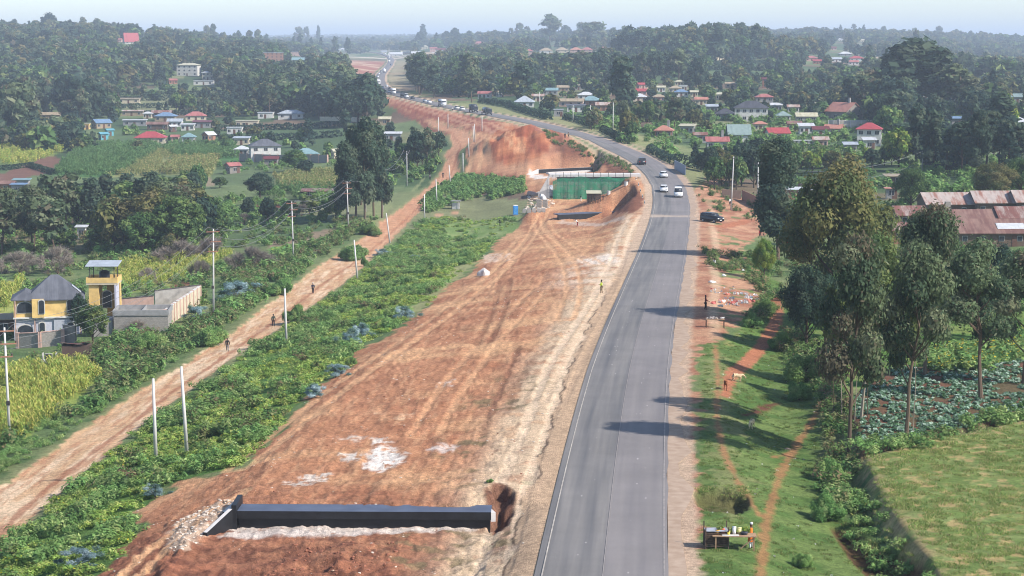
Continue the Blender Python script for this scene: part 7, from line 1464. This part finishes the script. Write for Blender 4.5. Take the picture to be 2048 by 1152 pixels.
# foreground right
T1('olive', 1676, 662, 306, 250, 'huge olive brown tree with broad lumpy crown, right of the road', 'fine', 0); T1('dark', 1612, 700, 520, 120, 'dark lower tree under the huge olive brown crown', 'fine', 1)
T1('tallgum', 1556, 528, 290, 112, 'tall narrow dark green tree at the left of the right hand group', 'fine', 0, name='conifer_tree'); T1('fresh', 1478+50, 560, 470, 50, 'dark bushy tree at the foot of the tall narrow one', 'fine', 1)
T1('airy', 1722, 838, 458, 140, 'slender gum with yellow green top on pale trunks', 'fine', 0); T1('gum', 1697, 918, 480, 150, 'leaning slender gum, nearest the field corner', 'fine', 1); T1('airy', 1683, 842, 540, 60, 'thin gum stem beside the yellow topped one', 'fine', 0, rz=2.0)
T1('gum', 1812, 880, 500, 140, 'dark trunked gum rising from the cabbage plot', 'fine', 0); T1('gum', 1850, 752, 418, 130, 'bushy gum with drooping brown foliage behind the cabbages', 'fine', 1); T1('airy', 1764, 770, 560, 70, 'small thin gum between the two tall cabbage plot gums', 'fine', 1); T1('airy', 1806, 745, 520, 60, 'pale straight gum stem behind the plot', 'fine', 0)
T1('gum', 1962, 800, 488, 150, 'leaning gum at the right above the yellow flowered hedge', 'fine', 0, rz=1.2); T1('dark', 1992, 680, 480, 130, 'round dark tree close to the right edge', 'fine', 0); T1('gum', 2046, 770, 510, 130, 'gum with brown trunk cut by the right edge', 'fine', 1)
T1('fresh', 1838, 560, 432, 90, 'bright green tree in front of the small rusty roofs', 'fine', 0); T1('fresh', 1760, 600, 470, 110, 'yellow green bushy tree right of the olive brown one', 'fine', 1); T1('broad', 1930, 640, 500, 100, 'green tree below the longest rusty row house', 'fine', 1); T1('airy', 1725, 640, 500, 80, 'light leafy gum crown over the gardens', 'fine', 1, rz=.5)
T1('broad', 1822, 418, 330, 80, 'grey green tree between olive tree and rusty rows', 'fine', 0); T1('olive', 1988, 405, 320, 100, 'spreading tree behind the pale rusty roofs', 'fine', 1); T1('broad', 2042, 400, 310, 90, 'spreading tree at the right edge above the roofs', 'fine', 0); T1('dark', 1905, 545, 470, 50, 'small dark tree against the rusty row house wall', 'mid')
T1('bush', 1600, 762, 690, 100, 'big dark bush on the bank below the red path', 'fine'); T1('bush', 1560, 700, 655, 60, 'olive green bush beside the upper red path', 'fine'); T1('bush', 1505, 655, 618, 50, 'bush on the bank right of the display table', 'fine'); T1('bush', 1530, 630, 585, 60, 'bush between the rubbish heap and gardens', 'fine'); T1('bush', 1598, 800, 750, 60, 'green bush where the lower red path begins', 'fine'); T1('bush', 1660, 960, 900, 60, 'hedge bush at the corner of the mown field', 'fine'); T1('bush', 1655, 1040, 975, 80, 'dark bush above the ditch by the field corner', 'fine'); T1('bush', 1605, 1135, 1095, 50, 'small bush right of the vendor stall', 'fine')
for a, b, t, w, k, l in ((1650, 690, 540, 110, 'dark', 'shaded tree below the huge olive crown, left'), (1700, 680, 520, 110, 'broad', 'shaded tree below the huge olive crown, right'), (1790, 655, 500, 100, 'gum', 'brownish gum crown behind the slender stems'), (1880, 650, 500, 110, 'olive', 'olive tree between the plot gums'), (1900, 600, 470, 90, 'broad', 'green tree below the middle rusty roofs'), (1960, 590, 500, 90, 'fresh', 'yellow green tree in front of the nearest row house'), (2030, 610, 490, 90, 'broad', 'green tree at the right edge below the row houses'), (1620, 640, 560, 90, 'bush', 'bushy growth at the foot of the huge olive tree')): T1(k, a, b, t, w, l, 'fine')
for a, b, t, w, l in ((1709, 842, 500, 46, 'thin pale stem leaning left in the slender cluster'), (1735, 836, 520, 46, 'thin stem leaning right in the slender cluster'), (1826, 868, 520, 50, 'second thin stem beside the plot gum'), (1668, 846, 560, 44, 'leftmost thin stem of the slender cluster')): T1('airy', a, b, t, w, l, 'hi')
T1('banana', 1848, 690, 665, 34, 'small banana plant behind the cabbages', 'mid')
# left, near
T1('broad', 186, 688, 604, 68, 'round dark green tree in front of the villa', 'hi', 0); T1('dark', 158, 668, 582, 44, 'dark round tree close to the villa roof corner', 'hi', 1); T1('broad', 285, 512, 418, 92, 'large round bright green tree in the valley', 'hi', 1); T1('olive', 340, 520, 465, 50, 'smaller olive tree right of the round bright one', 'hi', 0)
for a, b, t, w, l in ((40, 548, 492, 80, 'grey leafless tree at the left edge above the villa'), (116, 548, 480, 66, 'grey leafless tree left of the villa roof'), (360, 528, 470, 84, 'wide grey leafless tree behind the maize strip'), (500, 540, 482, 76, 'grey brown leafless tree right of the power pole'), (297, 566, 528, 34, 'small grey leafless tree behind the tank tower'), (425, 520, 462, 50, 'leafless tree behind the power pole top'), (400, 560, 510, 36, 'small leafless tree between the two wide ones'), (275, 668, 632, 44, 'brownish leafless shrub in front of the grey annex')): T1('bare', a, b, t, w, l, 'hi')
for a, b, t, w, l in ((395, 642, 608, 42, 'blue grey shrub against the panelled wall'), (480, 598, 558, 66, 'large blue green shrub left of the track'), (700, 690, 648, 34, 'blue grey shrub, left of the pair at the works edge'), (728, 678, 640, 34, 'blue grey shrub, right of the pair at the works edge'), (672, 756, 724, 36, 'blue grey shrub below the pair at the works edge'), (629, 794, 760, 42, 'round blue grey shrub lowest at the works edge'), (812, 640, 606, 36, 'blue grey shrub where the soil widens'), (312, 995, 962, 38, 'pale blue shrub near the rubble bank'), (168, 1135, 1092, 66, 'wide blue grey shrub at the bottom left'), (768, 514, 494, 32, 'blue grey shrub right of the upper track'), (232, 1060, 1040, 20, 'tiny blue shrub beside the bare soil'), (832, 522, 508, 18, 'tiny blue shrub in the green weeds')): T1('blue', a, b, t, w, l, 'fine')
for a, b, t, w, l in ((728, 532, 508, 20, 'small dark round bush right of the track'), (704, 730, 708, 26, 'dark round bush on the works edge'), (590, 645, 600, 60, 'brownish thicket bush right of the white pole'), (660, 650, 612, 50, 'brownish thicket bush above the blue pair'), (740, 470, 440, 60, 'bush at the foot of the gum clump'), (705, 520, 478, 70, 'bush left of the leaning white pole'), (560, 590, 550, 80, 'bush row member left of the track middle'), (420, 690, 640, 80, 'bush left of the nearest walker'), (300, 700, 650, 80, 'bush below the grey annex'), (980, 966, 955, 18, 'small green tuft of bush at the gully rim')): T1('bush', a, b, t, w, l, 'fine')
# clusters: phrase, px range, base rows (left, right), count, heights m, kinds, width factor
ORDN = ['leftmost', 'second', 'third', 'fourth', 'fifth', 'sixth', 'seventh', 'eighth', 'ninth', 'tenth', 'eleventh', 'twelfth', 'thirteenth', 'fourteenth', 'fifteenth', 'sixteenth', 'seventeenth', 'eighteenth', 'nineteenth', 'twentieth']
DESC = {'gum': 'loose gum', 'tallgum': 'dense upright gum', 'broad': 'round green tree', 'dark': 'dark round tree', 'olive': 'olive toned tree', 'fresh': 'light green tree', 'conifer': 'pointed conifer', 'cypress': 'slim cypress', 'umbrella': 'flat topped tree', 'bare': 'leafless grey tree', 'bush': 'bush'}
def blocked(px, py, pyt, w, Y_):
    for a, b, c, d, yy in BOX:
        if Y_ < yy-1 and px+w*.42 > a and px-w*.42 < b and pyt < d-(d-c)*.3 and py > c: return True
        if abs(Y_-yy) < 24 and a-2 < px < b+2: return True
    return False
def cluster(phrase, x0, x1, r0, r1, jr, n, h0, h1, kinds, seed, wf=1.0, free=False, lod=None):
    r = random.Random(seed); items = []
    for tr in range(n*30):
        if len(items) >= n: break
        px = x0+(x1-x0)*((tr*7 % n)+r.random())/n if not free else r.uniform(x0, x1); py = r0+(r1-r0)*(px-x0)/(x1-x0+1e-6)+r.uniform(-jr, jr); k = r.choice(kinds); H_ = r.uniform(h0, h1)*(.6 if k == 'bush' else 1)*(.5 if k == 'bare' else 1)
        p = G(px, py); s = pxm(p); W_ = H_*WID[k]/10*r.uniform(.85, 1.2)*wf*(.8 if k in ('broad', 'dark', 'olive', 'fresh') else 1)
        if abs(float(ldist(ROADC, p.x, p.y)[0])) < 8+W_*.3 or float(sdist(SITE, p.x, p.y)) < W_*.25 or float(sdist(TRACK, p.x, p.y)) < W_*.3: continue
        for _q in range(3):
            if not blocked(px, py, py-H_*s*.9, W_*s, p.y): break
            H_ *= .68; W_ *= .8
        else: continue
        if H_ < 2.2: continue
        if any(math.hypot(p.x-q[0].x, p.y-q[0].y) < (W_+q[2])*.27 for q in items): continue
        items.append((p, H_, W_, k, px))
    if len(items) < n: print('SHORT', phrase, len(items), n)
    items.sort(key=lambda q: q[4])
    for i, (p, H_, W_, k, px) in enumerate(items): tree(k, p, H_, W_, '%s, %s from left %s' % (DESC[k], ORDN[i] if i else 'first', phrase) if i < 20 else DESC[k]+' far right '+phrase, 'trees '+phrase, lod); BOXT.append((px, p.x, p.y))
GL = ['gum', 'gum', 'tallgum', 'olive', 'broad']
cluster('in the near gum belt', 0, 370, 505, 500, 9, 15, 10, 14, GL, 1, 1.35); cluster('in the rear gum belt', 0, 400, 462, 455, 9, 15, 9, 13, GL, 2, 1.35); cluster('in the upper gum belt', 30, 360, 430, 425, 6, 12, 7, 11, ['gum', 'tallgum', 'broad'], 3, 1.3)
cluster('between gum belt and power pole', 350, 440, 470, 470, 16, 6, 7, 11, ['dark', 'broad', 'conifer'], 4); cluster('below the dry maize plots', 370, 560, 405, 400, 14, 7, 6, 10, ['dark', 'broad', 'bare'], 5); cluster('below the striped rusty shed', 470, 690, 442, 438, 12, 9, 4, 8, ['dark', 'broad', 'bush', 'bare'], 6)
for a, b, t, w, l in ((694, 444, 292, 58, 'leftmost and lowest'), (712, 436, 258, 60, 'second from the left'), (730, 440, 246, 62, 'middle and tallest'), (748, 432, 254, 58, 'second from the right'), (764, 436, 278, 50, 'rightmost'), (722, 410, 262, 60, 'hidden rear')): T1('tallgum', a, b, t, w, l+' gum of the big dark clump by the track', 'hi', group='big dark gum clump by the track')
T1('dark', 520, 397, 342, 62, 'round dark tree right of the valley maize plots', 'hi'); T1('broad', 590, 342, 296, 52, 'round green tree before the compound wall', 'hi'); T1('dark', 612, 350, 318, 40, 'smaller dark tree right of the round green one', 'mid'); T1('broad', 440, 376, 352, 34, 'small round tree beside the stone shed', 'mid')
cluster('around the white roadside shed', 775, 880, 305, 330, 22, 12, 7, 12, ['broad', 'tallgum', 'dark', 'gum'], 9); cluster('above the white roadside shed', 775, 850, 262, 280, 8, 7, 8, 12, ['gum', 'tallgum'], 10); cluster('in the bushes left of the upper track', 780, 890, 350, 340, 18, 10, 3, 5, ['bush', 'broad'], 11)
cluster('left of the red slope', 680, 738, 250, 240, 12, 9, 15, 22, ['tallgum', 'gum', 'dark'], 12, 1.2); cluster('behind the silver bungalow, front row', 530, 740, 232, 232, 7, 14, 13, 19, ['tallgum', 'gum', 'tallgum'], 13, 1.2); cluster('behind the silver bungalow, middle row', 500, 745, 212, 208, 7, 16, 13, 20, ['tallgum', 'gum'], 14, 1.2); cluster('behind the silver bungalow, back row', 470, 690, 188, 186, 7, 14, 14, 19, ['tallgum', 'gum', 'dark'], 15, 1.2)
cluster('at the valley edge far left', 0, 180, 285, 275, 8, 12, 15, 24, ['gum', 'tallgum', 'dark'], 16, 1.2); cluster('behind the far left edge row', 0, 210, 245, 240, 9, 13, 15, 24, ['gum', 'tallgum', 'dark'], 17, 1.2); cluster('around the left hamlet', 230, 480, 275, 280, 20, 15, 4, 9, ['broad', 'dark', 'bush'], 18, 1, True)
cluster('on the hedged terraces', 190, 520, 225, 225, 14, 16, 6, 12, ['gum', 'broad', 'bare', 'dark'], 19, 1, True); cluster('around the white two storey house', 430, 680, 300, 305, 14, 12, 4, 8, ['broad', 'dark', 'bush'], 20, 1, True)
cluster('right of the road bend hedge', 1180, 1330, 262, 290, 10, 14, 6, 10, ['broad', 'olive', 'dark', 'gum'], 21, 1); cluster('in the wood right of the bend', 1220, 1420, 240, 262, 10, 16, 7, 12, ['broad', 'dark', 'gum', 'olive'], 22, 1); cluster('before the red gabled houses', 1330, 1560, 330, 340, 14, 17, 8, 13, ['broad', 'dark', 'olive', 'conifer', 'fresh'], 23, 1); cluster('left of the tall narrow tree', 1420, 1530, 372, 372, 10, 9, 7, 11, ['broad', 'olive', 'dark'], 24)
cluster('behind the tall narrow tree', 1530, 1700, 345, 345, 10, 12, 8, 13, ['fresh', 'broad', 'olive'], 25); cluster('below the two storey red roof', 1640, 1800, 330, 330, 8, 11, 8, 13, ['fresh', 'broad', 'olive', 'dark'], 26); cluster('right of the greenhouse', 1770, 2048, 300, 300, 16, 18, 9, 14, ['dark', 'umbrella', 'broad', 'conifer'], 27, 1.1); cluster('in the shady plantation behind the rusty rows', 1830, 2048, 345, 345, 14, 18, 12, 17, ['umbrella', 'conifer', 'tallgum'], 28, 1)
cluster('of the conical hill, front row', 1700, 1960, 262, 262, 8, 16, 9, 14, ['dark', 'conifer', 'tallgum', 'umbrella'], 29, 1.15); cluster('of the conical hill, second row', 1690, 1960, 235, 235, 7, 16, 12, 17, ['tallgum', 'gum', 'dark'], 30, 1.2)
T1('tallgum', 1800, 225, 96, 110, 'very tall dome crowned gum at the left top of the wooded hill', 'mid', 0); T1('tallgum', 1830, 222, 84, 120, 'tallest gum crowning the wooded hill', 'mid', 1); T1('tallgum', 1868, 224, 104, 100, 'tall gum right of the hill crown', 'mid', 2); T1('gum', 1740, 228, 142, 70, 'tall gum left of the hill crown', 'mid', 1); T1('gum', 1906, 228, 130, 80, 'tall gum at the right shoulder of the wooded hill', 'mid', 0)
T1('fresh', 2008, 290, 182, 60, 'light green pointed tree near the right edge', 'mid', 0); T1('tallgum', 2000, 300, 190, 66, 'upright pale green gum behind the domed tent', 'mid', 1, name='broadleaf_tree')
cluster('at the right edge above the domed tent', 1920, 2048, 215, 212, 9, 9, 11, 17, ['conifer', 'dark', 'tallgum'], 31, 1.1); cluster('among the houses mid right', 1090, 1420, 205, 208, 14, 18, 5, 10, ['broad', 'dark', 'gum', 'olive'], 32, 1, True); cluster('around the large grey house', 1400, 1640, 225, 235, 20, 18, 5, 10, ['broad', 'dark', 'conifer'], 33, 1, True)
T1('tallgum', 1247, 232, 118, 62, 'tall pyramid shaped dark tree among the mid right houses', 'mid', 0, name='conifer_tree'); T1('tallgum', 1044, 200, 128, 46, 'tall rounded gum beside the silver roofed house', 'mid', 1); T1('gum', 944, 205, 138, 44, 'loose gum left of the faded red cottage', 'mid', 0); T1('tallgum', 868, 196, 132, 36, 'upright dark tree right of the road curve', 'mid', 2); T1('tallgum', 735, 232, 154, 44, 'dark tree standing against the left road edge', 'mid', 0)
cluster('along the dark wood right of the far road', 830, 1030, 186, 186, 9, 14, 14, 22, ['tallgum', 'gum', 'dark'], 34, 1.2); cluster('behind the mid right houses', 1050, 1420, 170, 172, 8, 18, 14, 22, ['tallgum', 'gum', 'dark'], 35, 1.2); cluster('below the thin pale wall', 1400, 1700, 166, 180, 9, 18, 4, 7.5, ['tallgum', 'gum', 'dark', 'broad'], 36, 1.2)
cluster('of the tall dark wood, front row', 1236, 1530, 120, 119, 2, 22, 19, 25, ['gum', 'tallgum'], 37, 1.0); cluster('of the tall dark wood, second row', 1240, 1525, 115, 114, 1.5, 20, 21, 27, ['gum', 'tallgum'], 38, 1.1)
T1('gum', 1100, 92, 30, 46, 'tall layered gum on the central skyline', 'mid', 0); T1('gum', 1185, 96, 44, 54, 'rounded gum on the skyline left of the dark wood', 'mid', 1); T1('gum', 1228, 96, 56, 18, 'slim gum just left of the tall dark wood', 'mid', 0); T1('cypress', 847, 94, 49, 14, 'pointed tree on the skyline above the trading centre', 'mid')
T1('gum', 600, 96, 54, 22, 'dense gum of the skyline pair left of centre', 'mid', 1); T1('gum', 614, 95, 54, 14, 'slim gum of the skyline pair left of centre', 'mid', 0); T1('cypress', 637, 96, 51, 8, 'tall palm like spire on the skyline left of centre', 'mid'); T1('gum', 1836, 120, 62, 14, 'faint slim gum on the hazy right ridge', 'lo')
cluster('on the left skyline', 40, 360, 70, 74, 4, 18, 20, 32, ['dark', 'broad', 'gum'], 39, 1.1);
def skyline(phrase, x0, x1, Yd, n, h0, h1, kinds, seed):
    r = random.Random(seed)
    for i in range(n):
        px = x0+(x1-x0)*(i+.15+.7*r.random())/n; k = r.choice(kinds); h = r.uniform(h0, h1); p = at(px, Yd*r.uniform(.95, 1.05)); tree(k, p, h, h*WID[k]/10*r.uniform(.9, 1.3)*(.75 if k in ('dark', 'broad') else 1), '%s, %s from left %s' % (DESC[k], ORDN[i] if i else 'first', phrase), 'trees '+phrase, 'lo')
skyline('on the right hazy skyline', 1560, 1960, 4200, 16, 18, 32, ['gum', 'conifer', 'dark', 'gum'], 40); skyline('on the central skyline', 830, 1220, 3600, 16, 20, 34, ['gum', 'dark', 'conifer', 'gum'], 41); skyline('on the skyline left of the far town', 400, 700, 3000, 14, 18, 30, ['gum', 'cypress', 'tallgum'], 42)

# hedges: long clipped or wild rows, one object each
def hedge(label, pts, h=1.6, w=1.6, pal='dark', dens=26, size=.34):
    L = np.array([tuple(G(*q)) for q in pts]); s = np.concatenate([[0], np.cumsum(np.hypot(*np.diff(L[:, :2], axis=0).T))]); r = np.random.RandomState(len(label)); n = min(9000, int(s[-1]*dens)); t = r.rand(n)*s[-1]
    c = np.stack([np.interp(t, s, L[:, i]) for i in range(2)], 1); a = r.rand(n)*math.pi; wob = .8+.5*fbm(t*.35, t*0, 3, 3); off = np.stack([np.cos(a)*w*.5, np.abs(np.sin(a))*h*wob], 1); d = np.stack([np.interp(t, s, np.gradient(L[:, 0])), np.interp(t, s, np.gradient(L[:, 1]))], 1); d /= np.linalg.norm(d, axis=1)[:, None]+1e-9
    c3 = np.stack([c[:, 0]-d[:, 1]*off[:, 0], c[:, 1]+d[:, 0]*off[:, 0], np.zeros(n)], 1); c3[:, 2] = zat(c3[:, 0], c3[:, 1])+off[:, 1]
    u = r.normal(size=(n, 3)); u /= np.linalg.norm(u, axis=1)[:, None]; v = np.cross(u, r.normal(size=(n, 3))); v /= np.linalg.norm(v, axis=1)[:, None]; k = size*(.6+.8*r.rand(n))[:, None]
    o = bpy.data.objects.new('hedge', quads_mesh('hedge', np.stack([c3-u*k, c3-v*k*.7, c3+u*k, c3+v*k*.7], 1), np.array(PAL[pal])[r.randint(0, 4, n)]*(.8+.4*r.rand(n))[:, None], LEAF)); link(o); tag(o, label, 'hedge')
hedge('clipped hedge along the outside of the road bend', [(1205, 262), (1225, 272), (1252, 287)], 1.8, 2.2); hedge('dark hedge left of the blue grey fence', [(1300, 302), (1330, 318), (1350, 328)], 1.8, 2.6); hedge('hedge above the road cutting by the silver house', [(960, 205), (1020, 214), (1045, 224), (1100, 240)], 2.4, 2.5, 'dark', 18, .5); hedge('low hedge beside the grey kiosk', [(1130, 238), (1160, 246), (1195, 258)], 2, 2.4)
hedge('dark hedge behind the black parked car', [(1352, 329), (1400, 338), (1460, 350)], 2.6, 3, 'dark', 30, .4); hedge('hedge in front of the white railed building', [(1560, 300), (1640, 306), (1700, 312)], 2.4, 3, 'shrub'); hedge('brown topped hedge at the garden edge below the huge tree', [(1590, 605), (1640, 600), (1700, 590)], 1.2, 1.4, 'shrub', 30, .22)
for i, (a, b, y0, y1) in enumerate(((180, 520, 216, 212), (200, 500, 201, 198), (160, 560, 232, 226), (240, 480, 190, 189), (430, 690, 262, 254), (440, 680, 282, 274), (470, 660, 216, 214))): hedge('dark terrace hedge, %s of seven above the left fields' % ('third', 'fifth', 'second', 'topmost', 'sixth', 'lowest', 'fourth')[i], [(a, y0), ((a+b)/2, (y0+y1)/2+1.5), (b, y1)], 2.4, 3.0, 'dark', 16, .6)
for i, (pts, l) in enumerate((([(1430, 132), (1560, 128)], 'upper hazy field hedge below the thin pale wall'), ([(1400, 142), (1600, 140)], 'lower hazy field hedge below the thin pale wall'), ([(1080, 126), (1180, 124)], 'hazy hedge below the pinkish terrace houses'), ([(0, 342), (60, 334), (110, 350)], 'low bushes edging the brown plot at the left'), ([(0, 392), (100, 388), (210, 372)], 'hedge above the left gum belt'), ([(500, 434), (600, 424), (690, 420)], 'hedge between striped shed and power line'), ([(690, 345), (760, 335), (800, 330)], 'hedge behind the big dark clump'))): hedge(l, pts, 2.6 if i < 3 else 1.6, 3.5 if i < 3 else 2, 'dark', 12 if i < 3 else 24, .9 if i < 3 else .35)

# the woods that read as one mass: everything farther off
def woods():
    r = np.random.RandomState(77); N = 52000; d = 250*np.exp(r.rand(N)*math.log(5200/250)); u = -.95+1.9*r.rand(N); u = u/2.9; y = d*3.0; x = u*y
    z = zat(x, y); dep = y*cp+(CH-z)*sp; PX = 1024+x/dep*FX; PY = 576-FX*((y*sp+(z-CH)*cp)/dep)
    keep = np.zeros(N, bool)
    dens = np.where(d < 420, .25, np.where(d < 900, .85, 1.0))*np.clip((d/700)**1.2, .16, 1.0); nz = fbm(x/70, y/160, 71, 3)
    dens *= np.where(nz > .485, 1.0, .10)
    def zone(x0, x1, y0, y1, k):
        m = (PX > x0) & (PX < x1) & (PY > y0) & (PY < y1); dens[m] = np.where(k >= 0, k, dens[m])
    zone(0, 230, 90, 300, .75); zone(230, 520, 175, 260, .18); zone(430, 690, 196, 235, .35); zone(0, 340, 70, 175, .9); zone(430, 750, 105, 235, .9); zone(690, 770, 108, 165, 0); zone(640, 700, 100, 118, .1); zone(830, 1040, 118, 195, .9); zone(1040, 1230, 135, 185, .9)
    zone(1080, 1210, 113, 136, .05); zone(1230, 1530, 100, 121, 1.0); zone(1400, 1640, 122, 150, .15); zone(1240, 1420, 130, 175, .5); zone(1420, 1700, 150, 195, .28); zone(1040, 1420, 185, 300, .75); zone(1420, 1700, 195, 330, .75); zone(1700, 1960, 150, 280, .9); zone(1960, 2300, 100, 300, .7); zone(1560, 1790, 95, 135, .25); zone(840, 950, 98, 116, .2)
    keep = r.rand(N) < dens; rd = ldist(ROADC[::3], x, y)[0]; keep &= (rd > 22) & (sdist(SITE, x, y) > 8) & (sdist(TRACK, x, y) > 8)
    keep &= ~((PX > 735) & (PX < 830) & (PY > 100) & (PY < 175) & (rd < 34))
    hh = np.where(d > 420, 13, 8)*(.7+.6*r.rand(N)); hh = np.where((PX > 1230) & (PX < 1530) & (PY > 95) & (PY < 121), 22*(.85+.25*r.rand(N)), hh); hh = np.where((PX > 430) & (PX < 750) & (PY > 105) & (PY < 240), 14*(.7+.5*r.rand(N)), hh); hh = np.where((PX > 1040) & (PX < 1700) & (PY > 185), 3.5+4*r.rand(N), hh); hh = np.where((PX > 230) & (PX < 520) & (PY > 175), 3+4*r.rand(N), hh); hh = np.where((PX > 1240) & (PX < 1700) & (PY > 130) & (PY < 185), 8*(.7+.5*r.rand(N)), hh); hh = np.where((PX < 340) & (PY < 170), 14*(.7+.6*r.rand(N)), hh)
    s = FX/dep; top = PY-hh*s
    for a, b, cc, dd, yy in BOX:
        keep &= ~((PX > a-hh*s*.2) & (PX < b+hh*s*.2) & (y < yy) & (PY > cc) & (top < dd-(dd-cc)*.3)); keep &= ~((PX > a) & (PX < b) & (np.abs(y-yy-10) < 34))
    ms = []
    for k in ('gum', 'tallgum', 'broad', 'dark', 'conifer', 'olive'):
        for v in (0, 1):
            tm, cm = proto(k, 'lo' if v == 0 else 'far', v); bm = bmesh.new(); bm.from_mesh(cm); me = bpy.data.meshes.new('wood_'+k); bm.to_mesh(me); bm.free(); me.materials.append(LEAF); ms.append(me)
    near = keep & (d < 1100); far = keep & (d >= 1100)
    for nm, lb, m, g in (('woodland', 'mixed dark woods and scattered trees filling the middle distance', near, 1.0), ('distant_woodland', 'blue hazy woods along the far ridges', far, 1.5)):
        n = int(m.sum()); S = np.stack([hh[m]/10*1.15*g, hh[m]/10*1.15*g, hh[m]/10*(1 if g == 1 else 1.15)], 1)*(.9+.3*r.rand(n))[:, None]; scatter(nm, lb, np.stack([x[m], y[m], z[m]-.3], 1), S, ms); print(nm, n)
woods()
print('TREES', NTREE[0])
# ---------------------------------------------------------------- air
def haze_box():
    mb = MB(); mb.box(0, 13500, 41, 40000, 28600, 142)
    m = bpy.data.materials.new('haze_air'); m.use_nodes = True; n, l = m.node_tree.nodes, m.node_tree.links
    n.remove(n['Principled BSDF']); v = n.new('ShaderNodeVolumePrincipled'); v.inputs['Color'].default_value = (.74, .85, 1, 1)
    v.inputs['Density'].default_value = HAZE_DENSITY; v.inputs['Anisotropy'].default_value = 0.0
    l.new(v.outputs[0], n['Material Output'].inputs['Volume'])
    o = mb.build('haze', m); tag(o, 'thin blue haze over the valley', kind='stuff')
haze_box()
